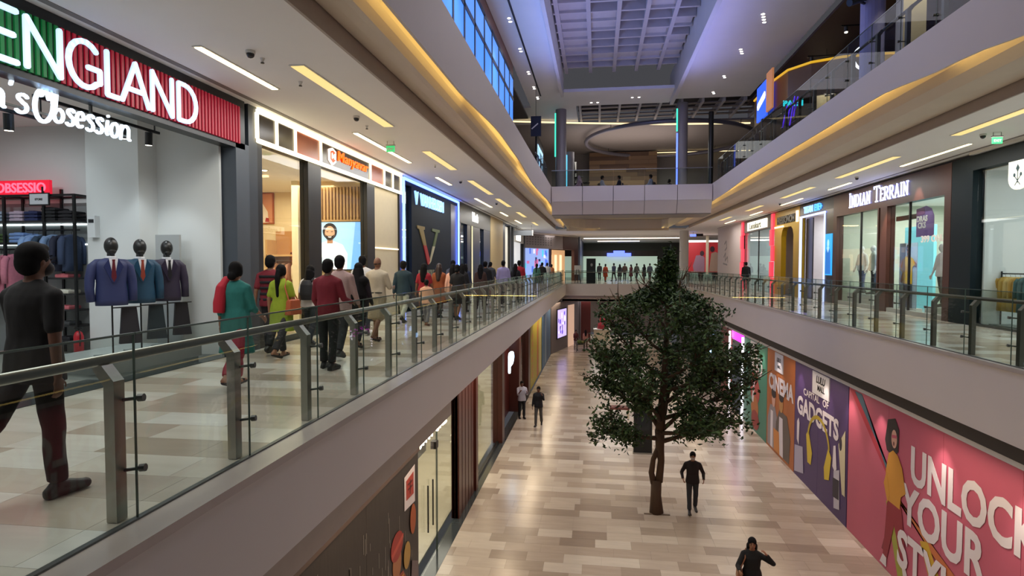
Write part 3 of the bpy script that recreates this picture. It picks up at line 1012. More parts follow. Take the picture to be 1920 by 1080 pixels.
def garment(label, x, y, z, col, group, L=.75, ang=0.0, cat='clothes', w_=.42, d_=.07):
    """shirt on a hanger: origin under the rail, hook at the top; thin across local x"""
    t = thing('hanging_shirt', label, cat, (0, 0, 0), group)
    rr = []
    for zz, a, b in ((-.07, .05, .03), (-.10, .15, .045), (-.15, w_ / 2, .05), (-.35, w_ / 2 * .95, d_ * .9), (-.6 * L - .1, w_ / 2 * .9, d_), (-L, w_ / 2 * .97, d_ * 1.05)):
        rr.append([(b * math.cos(q) * (1 + .15 * math.sin(5 * q)), a * math.sin(q), zz) for q in [2 * PI * i / 14 for i in range(14)]])
    MB().loft(rr).obj('shirt_body', mat('cloth_' + col, col, .8, noise_s=25, noise_a=.15), t, smooth=True)
    for s_ in (-1, 1):
        MB().tube([(0, s_ * w_ * .40, -.13), (0, s_ * w_ * .52, -.2), (0.01, s_ * w_ * .58, -.42), (.01, s_ * w_ * .56, -.6)], [.05, .055, .05, .045], 8).obj('sleeve', mat('cloth_' + col, col), t, smooth=True)
    MB().tube([(0, 0, -.07), (0, 0, -.03), (0, .02, -.008), (0, .0, .012), (0, -.018, 0)], .004, 5).obj('hanger_hook', M_DSTEEL, t)
    t.location = (x, y, z)
    t.rotation_euler = (0, 0, ang)
    return t


for k, (x, c, n_) in enumerate(((-9.98, '#8fb2e0', 'light blue'), (-9.86, '#86a8dc', 'sky blue'), (-9.72, '#30465c', 'slate'), (-9.55, '#7f9cc4', 'steel blue'), (-9.36, '#262b40', 'navy'), (-9.2, '#3b4a68', 'indigo'))):
    garment(n_ + ' shirt hanging from the upper rail of the black shelving', x, 9.48, 2.19, c, 'shirts on the upper rail', .72)
for k, (x, c, n_) in enumerate(((-11.2, '#c9c49a', 'pale yellow'), (-11.06, '#d6d6d4', 'white'), (-10.93, '#c9c9c4', 'off-white'), (-10.80, '#aca79f', 'beige'), (-10.66, '#bcb7ae', 'stone'), (-10.50, '#d98298', 'pink'), (-10.36, '#e08ca0', 'rose pink'))):
    garment(n_ + ' shirt hanging from the lower rail of the black shelving', x, 9.5, 1.85, c, 'shirts on the lower rail', .95)

# ------------------------------------------------------------------ ethnic wear shop
shell(-11.6, -6.53, 10.6, 18.95, 0, 4.0, mat('ivory_wall', '#d8c6a2', .6, noise_s=2), mat('warm_shop_floor', '#b9aa94', .18), 190, (1, .84, .62))
sb = thing('shop_sign', 'lit white frame sign band with orange lettering over the warm cream shop', 'sign', (-6.3, 14.6, 3.86))
B(-6.5, -6.3, 10.56, 18.84, 3.86, 4.47).obj('sign_case', M_BLACK, sb)
M_FRAME = glow('frame_light', '#fff0c8', 3.4)
for z0, z1 in ((3.86, 3.93), (4.40, 4.47)):
    B(-6.31, -6.24, 10.5, 18.84, z0, z1).obj('light_bar', M_FRAME, sb)
dv_ = [10.5, 11.19, 11.93, 13.1, 16.14, 17.24, 18.0, 18.77]
for y in dv_:
    B(-6.31, -6.24, y - .035, y + .035, 3.93, 4.40).obj('light_bar', M_FRAME, sb)
pm = {0: mat('sign_dark', '#2b2118', .25), 1: mat('sign_copper', '#a04a26', .3)}
for i, k in enumerate((0, 0, 1, 0, 1, 0, 0)):
    B(-6.30, -6.27, dv_[i] + .035, dv_[i + 1] - .035, 3.93, 4.40).obj('panel', pm[k], sb)
text('lettering', 'Manyavar', .34, (-6.262, 13.98, 4.12), 'L', glow('orange_letters', '#ff5a0c', 1.9), sb, .02, 1.5, .002, .1)
em = MB().prism([(13.5, 4.3), (13.69, 4.36), (13.88, 4.3), (13.88, 4.05), (13.69, 3.95), (13.5, 4.05)], FRL(-6.27), .03).obj('emblem', glow('emblem_white', '#ffeee0', 2.0), sb)
MB().prism([(13.56, 4.26), (13.69, 4.30), (13.82, 4.26), (13.82, 4.08), (13.69, 4.01), (13.56, 4.08)], FRL(-6.24), .012).obj('emblem_field', glow('emblem_red', '#e0502a', 1.2), em)
MB().strokes([[(13.62, 4.1), (13.62, 4.22), (13.69, 4.13), (13.76, 4.22), (13.76, 4.1)]], .03, .01, FRL(-6.228)).obj('emblem_letter', glow('emblem_white', '#ffeee0', 2.0), em)
# shopfront posts and glass
sf = thing('shopfront', 'glazed front with dark posts of the warm cream shop under the lit frame sign', 'shopfront', (-6.35, 14.6, 0))
for a, b in ((10.54, 10.72), (12.56, 13.18), (15.98, 16.55), (18.72, 18.98)):
    B(-6.5, -6.3, a, b, 0, 3.86).obj('post', M_BLACK, sf)
B(-6.42, -6.40, 10.72, 12.56, .0, 3.86).obj('glass_pane', M_SGLASS, sf)
B(-6.42, -6.40, 13.18, 15.98, .0, 3.86).obj('glass_pane', M_SGLASS, sf)
B(-6.46, -6.36, 10.72, 12.56, 0, .12).obj('sill', M_DSTEEL, sf)
st('wall_left', B(-6.55, -6.36, 16.55, 18.72, 0, 3.86), mat('beige_wall', '#c3b596', .6))
st('trim_29', B(-6.36, -6.33, 16.6, 18.7, 2.06, 2.10), glow('wall_line_light', '#ffeccc', 1.6))
# partition with slats and the portrait screen
st('wall_left', B(-8.6, -6.55, 16.6, 16.75, 0, 4.0), mat('ivory_wall', '#d8c6a2'))
sl = thing('slatted_panel', 'pale timber slat panel above the portrait screen in the warm shop', 'panel', (-7.5, 16.5, 2.87))
n = 20
for k in range(n):
    x = -8.5 + k * (1.9 / (n - 1))
    B(x - .026, x + .026, 16.5, 16.58, 2.88, 3.82).obj('slat', M_OAK, sl)
B(-8.55, -6.55, 16.5, 16.6, 2.83, 2.88).obj('rail', M_OAK, sl)
scn = thing('advert_screen', 'large bright screen showing a bearded man in a white tunic on blue', 'screen', (-7.5, 16.5, 1.45))
B(-8.46, -6.58, 16.48, 16.56, 1.42, 2.83).obj('bezel', M_BLACK, scn)
fy = ((0, 16.478, 0), (1, 0, 0), (0, 0, 1), (0, -1, 0))
mb = MB().prism([(-8.43, 1.46), (-6.61, 1.46), (-6.61, 2.81), (-8.43, 2.81)], fy, .002)
mb.obj('picture_field', glow('screen_blue', '#6aa4e4', 1.3), scn)
mb = MB().prism([(-8.2, 1.46), (-7.0, 1.46), (-6.85, 2.81), (-8.0, 2.81)], ((0, 16.475, 0), (1, 0, 0), (0, 0, 1), (0, -1, 0)), .001)
mb.obj('picture_glow', glow('screen_light', '#9cc8f0', 1.2), scn)


def flatfig(shapes, parent, y, name='printed_figure', d=.002, frame=None, step=.0025):
    """flat print: list of (outline, material)"""
    for i, (poly, m) in enumerate(shapes):
        fr_ = frame(i * step) if frame else ((0, y - i * step, 0), (1, 0, 0), (0, 0, 1), (0, -1, 0))
        MB().prism(poly, fr_, d).obj(name, m, parent)


def ov(cx, cy, rx, ry, n=18):
    return arc(cx, cy, rx, ry, 0, 360 - 360 / n, n - 1)


gs = lambda nme, c, s_=1.0: glow('print_' + nme, c, s_)
cx = -7.62
flatfig([
    ([(cx - .52, 1.46), (cx + .5, 1.46), (cx + .52, 1.9), (cx + .38, 2.16), (cx + .13, 2.26), (cx - .13, 2.26), (cx - .4, 2.16), (cx - .53, 1.9)], gs('tunic', '#f0f6f8', 1.7)),
    ([(cx - .4, 1.62), (cx + .42, 1.72), (cx + .44, 1.82), (cx - .1, 1.78), (cx - .42, 1.82)], gs('tunic_fold', '#b4ccd4', 1.2)),
    ([(cx - .09, 2.2), (cx + .09, 2.2), (cx + .08, 2.36), (cx - .08, 2.36)], gs('neck', '#a87858', .8)),
    (ov(cx, 2.55, .22, .24), gs('hair', '#1b1a20', .3)),
    (ov(cx, 2.5, .15, .2), gs('face', '#bb8c6c', 1.4)),
    ([(cx - .14, 2.46), (cx - .08, 2.42), (cx + .08, 2.42), (cx + .14, 2.46), (cx + .1, 2.32), (cx, 2.28), (cx - .1, 2.32)], gs('hair', '#1b1a20', .3)),
    ([(cx - .06, 2.40), (cx + .06, 2.40), (cx + .03, 2.37), (cx - .03, 2.37)], gs('teeth', '#f0e6dc', 1.0)),
    ([(cx - .1, 2.53), (cx - .04, 2.53), (cx - .04, 2.545), (cx - .1, 2.55)], gs('hair', '#1b1a20', .3)),
    ([(cx + .04, 2.53), (cx + .1, 2.53), (cx + .1, 2.55), (cx + .04, 2.545)], gs('hair', '#1b1a20', .3)),
], scn, 16.472)
pc = thing('framed_picture', 'peach framed print of a figure in white on the rear wall of the warm shop', 'picture', (-11.0, 18.8, 2.95))
B(-11.42, -10.68, 18.82, 18.88, 2.95, 3.98).obj('frame', mat('picture_frame', '#a0522f', .4), pc)
flatfig([([(-11.38, 2.99), (-10.72, 2.99), (-10.72, 3.94), (-11.38, 3.94)], mat('print_peach', '#c98a68', .6)),
         ([(-11.3, 2.99), (-10.85, 2.99), (-10.88, 3.35), (-11.05, 3.62), (-11.2, 3.62), (-11.34, 3.4)], mat('print_white', '#e4d9cc', .6)),
         (ov(-11.13, 3.72, .08, .11), mat('print_skin', '#8a5a44', .6)),
         ([(-10.98, 3.02), (-10.82, 3.0), (-10.84, 3.14), (-10.94, 3.16)], mat('print_red', '#a02c30', .6))], pc, 18.815)
ca = thing('display_cabinet', 'light oak display unit with shoes and hanging tunics at the rear of the warm shop', 'cabinet', (-9.6, 18.3, 0))
B(-10.6, -8.7, 18.2, 18.85, 1.86, 1.92).obj('shelf', M_OAK, ca)
B(-10.6, -8.7, 18.2, 18.85, .0, .3).obj('plinth', M_OAK, ca)
B(-10.6, -8.7, 18.8, 18.88, .3, 2.7).obj('back', mat('oak_back', '#b0804e', .5, noise_s=8, stretch=(1, 1, 6)), ca)
for x in (-10.6, -8.7):
    B(x - .03, x + .03, 18.2, 18.85, .0, 2.4).obj('side', M_OAK, ca)
MB().tube([(-10.6, 18.5, 1.72), (-8.7, 18.5, 1.72)], .014, 8).obj('hanging_rail', M_STEEL, ca)
tun = [('#c89a7a', 'tan'), ('#d8b79a', 'peach'), ('#b8846a', 'clay'), ('#e0cdb4', 'cream'), ('#a87060', 'terracotta'), ('#cfa58a', 'apricot'), ('#d9c0aa', 'sand'), ('#b98f7a', 'rose tan')]
for k, (c, n_) in enumerate(tun):
    garment(n_ + ' tunic hanging in the light oak unit of the warm shop', -10.4 + k * .22, 18.5, 1.71, c, 'tunics in the oak unit', 1.1)
for k, x in enumerate((-9.75, -9.25)):
    t = thing('shoe', ('dark upright shoe' if k == 0 else 'dark tilted shoe beside the upright one') + ' on the oak shelf of the warm shop', 'shoe', (x, 18.45, 1.922))
    MB().ell((x, 18.45, 1.97), (.16, .06, .05)).ell((x + .09, 18.45, 2.02), (.07, .055, .09)).obj('upper', mat('shoe_brown', '#3a1f1a', .4), t, smooth=True)
    B(x - .15, x + .15, 18.40, 18.5, 1.922, 1.94).obj('sole', M_BLACK, t)
cp = st('wall_left', B(-8.75, -8.55, 16.4, 16.6, 0, 4.0), mat('cream_column', '#e2d6b8'))
for i, (x, y) in enumerate(((-9.2, 12.2), (-8.2, 12.6), (-9.4, 13.9), (-8.4, 14.4))):
    t = thing('downlight', ORD[i] + ' round ceiling downlight inside the warm cream shop', 'downlight', (x, y, 3.98))
    MB().tube([(x, y, 3.985), (x, y, 4.0)], .09, 16).obj('trim_ring', M_WHITE, t)
    MB().tube([(x, y, 3.975), (x, y, 3.985)], .065, 16).obj('lens', M_SPOT, t)
st('trim_30', B(-11.4, -8.8, 15.2, 15.3, 3.95, 3.99), glow('cove_line_warm', '#ffd9a0', 2.0))
mq = None

# ------------------------------------------------------------------ navy shop with blue light frame
NAVY = mat('navy_panel', '#101a25', .65, spec=.15, noise_s=3, noise_a=.12)
shell(-10.5, -6.53, 19.0, 27.0, 0, 4.2, M_SWALL, M_SFLOOR, 60, COOL)
nf = thing('shopfront', 'dark navy shopfront edged by a blue light frame with white condensed lettering', 'shopfront', (-6.3, 23, 0))
B(-6.5, -6.3, 20.0, 25.6, 0, 4.25).obj('front_panel', NAVY, nf)
B(-6.5, -6.32, 25.6, 26.85, 0, 4.25).obj('side_panel', mat('navy_side', '#121a2a', .3), nf)
B(-6.5, -6.3, 19.05, 26.95, 4.25, 4.49).obj('header', NAVY, nf)
B(-6.42, -6.40, 19.2, 20.0, 0, 4.25).obj('glass_pane', M_SGLASS, nf)
BL = glow('blue_frame_light', '#5f7fff', 5.0)
for a in (19.03, 26.88):
    B(-6.3, -6.24, a, a + .09, 0, 4.42).obj('light_bar', BL, nf)
B(-6.3, -6.24, 19.03, 26.97, 4.38, 4.46).obj('light_bar', BL, nf)
text('lettering', 'V', .66, (-6.27, 20.3, 3.70), 'L', glow('blue_white_letters', '#8fbcff', 1.5), nf, .03, .92, .004)
text('lettering', 'VANHEUSEN', .62, (-6.27, 20.95, 3.72), 'L', glow('blue_white_letters', '#8fbcff', 1.5), nf, .03, .92, .004)
# the floral letter V
vm = [mat('flower_gold', '#8f7a45', .5), mat('flower_green', '#4d5a35', .5), mat('flower_red', '#b02a2e', .5), mat('flower_pale', '#b5ad90', .5)]
for poly, m in (([(20.6, 2.98), (21.5, 2.98), (21.5, 2.88), (21.35, 2.86), (21.72, 2.3), (21.35, 2.3), (20.8, 2.86), (20.6, 2.88)], vm[0]),
                ([(21.35, 2.3), (21.72, 2.3), (22.2, 1.75), (22.0, 1.6), (21.9, 1.6)], vm[2]),
                ([(22.5, 2.98), (23.6, 2.98), (23.6, 2.88), (23.35, 2.86), (22.9, 2.3), (22.6, 2.3), (23.05, 2.86), (22.5, 2.88)], vm[1]),
                ([(22.6, 2.3), (22.9, 2.3), (22.3, 1.7), (22.1, 1.62)], vm[3])):
    MB().prism(poly, FRL(-6.3), .03).obj('floral_letter', m, nf)
text('lettering', 'PERFORM SALE', .5, (-6.28, 20.7, 1.05), 'L', mat('pale_letters', '#8a8a78', .6), nf, .01, .62, .01)
# ------------------------------------------------------------------ next shops further along
shell(-10.5, -6.53, 27.2, 35.3, 0, 4.2, mat('dim_shop_wall', '#5a6270', .6), M_SFLOOR, 70, COOL)
f3 = thing('shopfront', 'dark grey shopfront with small white lettering next to the blue framed one', 'shopfront', (-6.3, 31, 0))
B(-6.5, -6.28, 27.15, 35.2, 3.55, 4.5).obj('header', mat('header_grey', '#2f2f2f', .4), f3)
M_NAVY2 = mat('navy_frame', '#141c34', .3)
for a, b in ((27.15, 27.5), (28.9, 29.7), (30.3, 32.1), (33.2, 35.25)):
    B(-6.5, -6.3, a, b, 0, 3.55).obj('post', M_NAVY2, f3)
for a, b in ((27.5, 28.9), (29.7, 30.3), (32.1, 33.2)):
    B(-6.42, -6.40, a, b, 0, 3.55).obj('glass_pane', M_SGLASS, f3)
B(-6.3, -6.27, 29.9, 30.1, 0, 3.55).obj('light_bar', glow('cream_bar', '#d9cfa8', .8), f3)
text('lettering', 'L Louis', .62, (-6.27, 30.0, 3.82), 'L', glow('white_letters', '#f4f4ea', 3.0), f3, .02, .8, .02)
for k in range(5):
    B(-9.5, -9.2, 27.6, 35, .6 + k * .6, .63 + k * .6).obj('display_shelf', glow('shelf_glow', '#9fb4cf', .6), f3)
st('wall_left', B(-6.6, -6.28, 35.3, 40.0, 0, 4.5), mat('tan_pilaster', '#b59f74', .55))
shell(-10.5, -6.53, 40, 47.8, 0, 4.2, M_SWALL, M_SFLOOR, 130, COOL)
f4 = thing('shopfront', 'bright white shopfront with dark posts beyond the tan pilaster', 'shopfront', (-6.3, 44, 0))
for a, b in ((40.0, 41.0), (43.3, 44.0), (44.8, 45.4), (51.5, 52.6)):
    B(-6.5, -6.28, a, b, 0, 4.4).obj('post', M_BLACK, f4)
B(-6.5, -6.28, 46.0, 52.0, 3.4, 4.45).obj('header', mat('pale_header', '#c8c2b8', .5), f4)
B(-6.52, -6.45, 41.0, 43.3, 0, 4.3).obj('lit_panel', glow('lit_panel', '#cfcabc', .55), f4)
B(-6.52, -6.45, 46.5, 50.5, 0, 3.4).obj('lit_panel', glow('lit_panel_white', '#e6e8ea', .6), f4)
text('lettering', 'REGENCY', .6, (-6.26, 46.6, 3.55), 'L', glow('white_letters', '#f4f4ea', 3.0), f4, .02, 1.0, .03)
hs = thing('hanging_sign', 'grey directory sign hung from the ceiling across the far left walkway', 'sign', (-5.3, 44, 3.85))
B(-6.1, -4.7, 44, 44.12, 3.75, 4.12).obj('board', mat('sign_board_grey', '#6f7378', .4), hs)
B(-4.74, -4.68, 43.96, 44.16, 3.73, 4.14).obj('end_cap', M_WHITE, hs)
for x in (-5.9, -4.8):
    B(x - .01, x + .01, 44.05, 44.07, 4.12, 4.5).obj('rod', M_DSTEEL, hs)
# angled patterned shop at the far corner
f5 = thing('shopfront', 'far corner shop with grey patterned header, blue picture window and warm interior', 'shopfront', (-4.3, 57, 0))
pa, pb = Vector((-6.3, 52.6, 0)), Vector((-2.0, 62.5, 0))
dd = (pb - pa)
LL = dd.length
dd.normalize()
nn = Vector((dd.y, -dd.x, 0))


def fx(u0, u1, z0, z1, d0, d1):
    fr_ = (pa + nn * d0, dd, (0, 0, 1), nn)
    return MB().prism([(u0, z0), (u1, z0), (u1, z1), (u0, z1)], fr_, d1 - d0)


fx(0, LL, 3.1, 4.4, -.3, 0).obj('header', mat('patterned_header', '#8c7f7c', .5), f5)
fx(7.4, LL, 3.1, 4.4, 0, .04).obj('header_end', M_MAROON, f5)
for i in range(10):
    for j in range(4):
        fx(.3 + i * .5, .5 + i * .5, 3.4 + j * .22, 3.5 + j * .22, 0, .02).obj('stud', mat('stud_grey', '#6a5f5e', .5), f5)
fx(0, 4.8, 0, 3.1, -.25, -.2).obj('picture_window', glow('window_blue', '#8fa8e6', .9), f5)
r = random.Random(2)
for k in range(26):
    u_, v_ = r.uniform(.2, 4.5), r.uniform(.4, 2.9)
    fx(u_, u_ + r.uniform(.15, .5), v_, v_ + r.uniform(.15, .6), -.2, -.19).obj('picture_patch', glow('patch_%d' % (k % 5), ['#48c8e0', '#e8e0f0', '#283060', '#c86a9a', '#5070d8'][k % 5], .9), f5)
fx(5.0, LL, 0, 3.1, -1.6, -1.5).obj('interior', glow('warm_interior', '#d8a878', .75), f5)
for k in range(5):
    fx(5.2 + k * 1.1, 5.6 + k * 1.1, .4, 2.6, -1.5, -1.45).obj('lit_niche', glow('lit_niche', '#ffd9a8', 1.3), f5)
fx(4.8, 5.0, 0, 3.1, -.25, 0).obj('post', M_MAROON, f5)
fx(9.9, LL, 0, 4.4, -.3, .02).obj('post', M_MAROON, f5)

# ------------------------------------------------------------------ shops of the right walkway (front plane X = 9.7)
TEAL = mat('dark_teal_frame', '#0a1a20', .5, spec=.2, noise_s=3)
shell(9.95, 14.5, 6, 17.3, 0, 4.02, M_SWALL, M_SFLOOR, 120, COOL, open_side='L')
ts = thing('shopfront', 'dark teal framed glass shopfront with a cream shield emblem near the right edge', 'shopfront', (9.8, 13, 0))
B(9.68, 9.95, 17.34, 18.28, 0, 4.42).obj('post', TEAL, ts)
B(9.68, 9.95, 6, 17.34, 4.04, 4.42).obj('header', TEAL, ts)
for a, b in ((14.2, 17.34), (11, 14.2), (7.8, 11)):
    B(9.80, 9.82, a + .01, b - .01, .06, 4.04).obj('glass_pane', M_SGLASS, ts)
B(9.76, 9.86, 6, 17.34, 0, .06).obj('sill', M_DSTEEL, ts)
st('trim_31', B(9.55, 9.66, 6, 17.3, 4.43, 4.5), M_WHITE)
em = MB().prism([(15.32, 4.02), (15.98, 4.02), (15.98, 3.62)] + [(15.65 + .33 * math.cos(q), 3.62 - .28 * math.sin(q)) for q in [PI * i / 10 for i in range(1, 10)]] + [(15.32, 3.62)], FRR(9.74), .05).obj('emblem', mat('emblem_cream', '#e6e2d0', .5, emit=.5), ts)
mb = MB()
f_ = FRR(9.688)
mb.prism([(15.65, 3.93), (15.71, 3.84), (15.65, 3.75), (15.59, 3.84)], f_, .006)
mb.strokes([[(15.65, 3.76), (15.65, 3.5)], [(15.55, 3.66), (15.74, 3.45)], [(15.75, 3.66), (15.56, 3.45)]], .015, .006, f_)
mb.prism(ov(15.54, 3.69, .035, .045, 10), f_, .006).prism(ov(15.76, 3.69, .035, .045, 10), f_, .006)
mb.obj('emblem_flowers', mat('emblem_teal', '#24484c', .5), em)
rk = thing('clothes_rack', 'black metal rail rack holding mustard, teal and black jackets behind the right shop glass', 'rack', (10.3, 16, 0))
for y in (17.2, 15.9, 14.6):
    MB().tube([(10.35, y, .01), (10.35, y, 1.42)], .02, 8).obj('upright', M_BLACK, rk)
MB().tube([(10.35, 17.2, 1.36), (10.35, 14.6, 1.36)], .018, 8).obj('hanging_rail', M_BLACK, rk)
MB().tube([(10.35, 17.2, .45), (10.35, 14.6, .45)], .015, 8).obj('lower_bar', M_BLACK, rk)
B(10.1, 10.6, 14.4, 17.4, .002, .05).obj('base', mat('rack_base_grey', '#5c6262', .4), rk)
B(10.33, 10.37, 14.9, 15.5, 1.36, 1.5).obj('sign_plate', M_BLACK, rk)
pal = [('#b9933a', 'mustard'), ('#c2a04e', 'golden'), ('#c9ac66', 'wheat'), ('#b98f3c', 'ochre'), ('#3c6468', 'teal'), ('#345a60', 'dark teal'), ('#42706f', 'sea green'), ('#23262a', 'black'), ('#2c2f33', 'charcoal'), ('#1f2124', 'jet black'), ('#2a2d36', 'blue black'), ('#26282a', 'coal'), ('#303338', 'graphite')]
for k, (c, n_) in enumerate(pal):
    garment(n_ + ' jacket hanging on the black rack behind the right shop glass', 10.35, 17.05 - k * .185, 1.35, c, 'jackets on the right rack', .95, PI / 2 * 0 + .35, w_=.44, d_=.06)
for k, y in enumerate((16.6, 12.5)):
    t = thing('downlight', ['farther', 'nearer'][k] + ' round downlight in the ceiling of the teal framed shop', 'downlight', (10.6, y, 4.0))
    MB().tube([(10.6, y, 4.0), (10.6, y, 4.02)], .11, 16).obj('trim_ring', M_WHITE, t)
    MB().tube([(10.6, y, 3.985), (10.6, y, 4.0)], .08, 16).obj('lens', M_SPOT, t)

# ---- brown shop
shell(9.95, 14.5, 18.4, 26.5, 0, 3.95, mat('mint_wall', '#c2c8b8', .6), M_SFLOOR, 170, NEUT, open_side='L')
bs = thing('shopfront', 'brown timber framed shopfront with INDIAN TERRAIN in white serif capitals', 'shopfront', (9.8, 22.5, 0))
B(9.68, 9.95, 18.3, 26.7, 3.56, 4.42).obj('header', M_BROWN, bs)
for a, b in ((18.3, 18.62), (22.02, 22.5), (22.62, 22.72), (26.35, 26.7)):
    B(9.68, 9.95, a, b, 0, 3.56).obj('post', M_BROWN, bs)
B(9.72, 9.9, 18.62, 26.35, 0, .14).obj('plinth', mat('plinth_stone', '#a8a49a', .4), bs)
for a, b in ((18.62, 20.72), (20.78, 22.02), (22.72, 24.28), (24.34, 26.35)):
    B(9.80, 9.82, a, b, .14, 3.56).obj('glass_pane', M_SGLASS, bs)
for y in (20.75, 24.31):
    B(9.78, 9.84, y - .03, y + .03, .14, 3.56).obj('mullion', M_BLACK, bs)
st('trim_35', B(9.96, 10.05, 20.3, 22.0, 3.05, 3.2), M_BROWN)
SER = {  # serif capitals as strokes
    'I': [[(.5, 0), (.5, 1)], [(.2, 0), (.8, 0)], [(.2, 1), (.8, 1)]],
    'N': [[(.1, 0), (.1, 1), (.85, 0), (.85, 1)], [(0, 0), (.25, 0)], [(.7, 1), (1, 1)], [(0, 1), (.1, 1)]],
    'D': [[(.12, 0), (.12, 1), (.4, 1)] + arc(.4, .5, .55, .5, 90, -90, 8) + [(.12, 0)], [(0, 0), (.12, 0)], [(0, 1), (.12, 1)]],
    'A': [[(.08, 0), (.5, 1), (.92, 0)], [(.26, .34), (.74, .34)], [(-.04, 0), (.22, 0)], [(.78, 0), (1.04, 0)]],
    'T': [[(0, .86), (0, 1), (1, 1), (1, .86)], [(.5, 1), (.5, 0)], [(.3, 0), (.7, 0)]],
    'E': [[(.9, .84), (.9, 1), (.12, 1), (.12, 0), (.95, 0), (.95, .18)], [(.12, .52), (.7, .52)], [(0, 0), (.12, 0)], [(0, 1), (.12, 1)]],
    'R': [[(.12, 0), (.12, 1), (.5, 1)] + arc(.5, .76, .35, .24, 90, -90, 6) + [(.12, .52)], [(.45, .52), (1, 0)], [(0, 0), (.28, 0)], [(0, 1), (.12, 1)]],
}
y = 25.05
M_BW = glow('serif_white_letters', '#c9d2ff', 2.2)
for i, ch in enumerate('INDIAN TERRAIN'):
    big = i in (0, 7)
    wd = {'I': .20, 'N': .40, 'D': .38, 'A': .40, 'T': .44, 'E': .32, 'R': .38, ' ': .24}[ch] * (1.15 if big else 1) * .94
    if ch != ' ':
        h = .52 if big else .42
        g = [[(-(y - p[0] * (wd - .08)), 3.80 + p[1] * h) for p in s_] for s_ in SER[ch]]
        MB().strokes(g, .046, .03, ((9.66, 0, 0), (0, -1, 0), (0, 0, 1), (-1, 0, 0))).obj('letter', M_BW, bs)
    y -= wd
# plinth with mannequins behind the left panes
pl = thing('display_plinth', 'pale display plinth under the two mannequins in the brown shop window', 'plinth', (10.6, 25.2, 0))
B(10.1, 11.2, 23.9, 26.2, .003, .45).obj('block', M_WHITE, pl)
B(10.1, 11.2, 23.9, 26.2, .45, .46).obj('top', mat('plinth_top', '#b9bab4'), pl)
st('wall_right', B(11.6, 11.7, 22.9, 24.9, 0, 3.0), glow('aqua_panel', '#7fd0dc', .45))
# standee
sd = thing('standee', 'life-size standee of a man in a yellow shirt and sunglasses behind the brown shop glass', 'standee', (10.0, 21.2, .0))
fs = lambda k: ((10.35 - k, 0, 0), (0, -1, 0), (0, 0, 1), (-1, 0, 0))
MB().prism([(-22.57, .15), (-21.42, .15), (-21.42, 2.32), (-22.57, 2.32)], ((10.38, 0, 0), (0, -1, 0), (0, 0, 1), (-1, 0, 0)), .02).obj('board', mat('standee_sky', '#a9bcd0', .5), sd)
B(10.36, 10.55, 21.42, 22.57, .003, .15).obj('foot', M_WHITE, sd)
cy = -21.97
spot('added_spot', (8.6, 21.6, 4.44), (10.35, 21.97, 1.4), 330, NEUT, 38)  # lamp added to brighten the standee, no fitting modelled
spot('added_spot', (9.2, 20.0, 4.44), (9.87, 20.0, 2.8), 110, NEUT, 45)  # lamp added to brighten the poster lettering
skin = mat('print_tan_skin', '#96684a', .6)
flatfig([
    ([(cy - .3, .15), (cy - .04, .15), (cy + .02, .9), (cy + .1, .15), (cy + .32, .15), (cy + .28, 1.02), (cy - .28, 1.02)], mat('print_jeans', '#4a4f60', .6)),
    ([(cy - .48, 1.02), (cy - .38, .95), (cy - .2, 1.3), (cy - .3, 1.5)], skin),
    ([(cy + .36, 1.6), (cy + .52, 1.5), (cy + .58, 1.62), (cy + .4, 1.72)], skin),
    ([(cy - .3, .95), (cy + .3, .95), (cy + .3, 1.5), (cy + .46, 1.6), (cy + .36, 1.78), (cy + .12, 1.88), (cy - .1, 1.88), (cy - .34, 1.78), (cy - .5, 1.42), (cy - .34, 1.32)], mat('print_yellow', '#d8b021', .6)),
    ([(cy - .08, 1.84), (cy + .1, 1.84), (cy + .08, 1.98), (cy - .05, 1.98)], skin),
    (ov(cy + .04, 2.06, .12, .16), skin),
    ([(cy - .09, 2.08), (cy - .1, 2.18), (cy - .03, 2.27), (cy + .1, 2.26), (cy + .16, 2.16), (cy + .15, 2.1), (cy + .1, 2.16), (cy - .03, 2.16)], mat('print_black', '#17161a', .6)),
    ([(cy - .06, 2.06), (cy + .15, 2.04), (cy + .14, 2.1), (cy - .06, 2.12)], mat('print_black', '#17161a')),
    ([(cy - .04, 1.92), (cy + .12, 1.92), (cy + .12, 1.97), (cy - .04, 1.98)], mat('print_beard', '#2c211d')),
], sd, 0, frame=fs)
for k in range(6):
    MB().prism(ov(-22.5 + .02 * (k % 2), .35 + k * .17, .05, .06, 8), ((10.345, 0, 0), (0, -1, 0), (0, 0, 1), (-1, 0, 0)), .004).obj('printed_bubble', M_WHITE, sd)
# purple poster
pp = thing('poster', 'purple window poster with cropped white capitals and a price line in the brown shop', 'poster', (9.9, 20, 2.5))
MB().prism([(-20.5, 2.45), (-19.5, 2.45), (-19.5, 3.05), (-19.65, 3.28), (-19.95, 3.38), (-20.5, 3.32)], ((9.88, 0, 0), (0, -1, 0), (0, 0, 1), (-1, 0, 0)), .01).obj('sheet', mat('poster_purple', '#7a5f96', .5), pp)
MB().prism([(-20.5, 3.1), (-20.0, 3.15), (-20.05, 3.33), (-20.5, 3.31)], ((9.868, 0, 0), (0, -1, 0), (0, 0, 1), (-1, 0, 0)), .004).obj('magenta_corner', mat('poster_magenta', '#7a4a78', .5), pp)
text('lettering', 'DRAS', .24, (9.866, 20.48, 2.92), 'R', M_WHITE, pp, .002, 1.05, .01)
text('lettering', 'CKS', .24, (9.866, 20.40, 2.72), 'R', M_WHITE, pp, .002, 1.05, .01)
text('lettering', '399 ONLY', .27, (9.866, 20.2, 2.28), 'R', mat('cream_letters', '#ead9d0', .5, emit=.3), pp, .004, 1.2, .01)  # print, not a lamp: its emission stands in for light falling on it
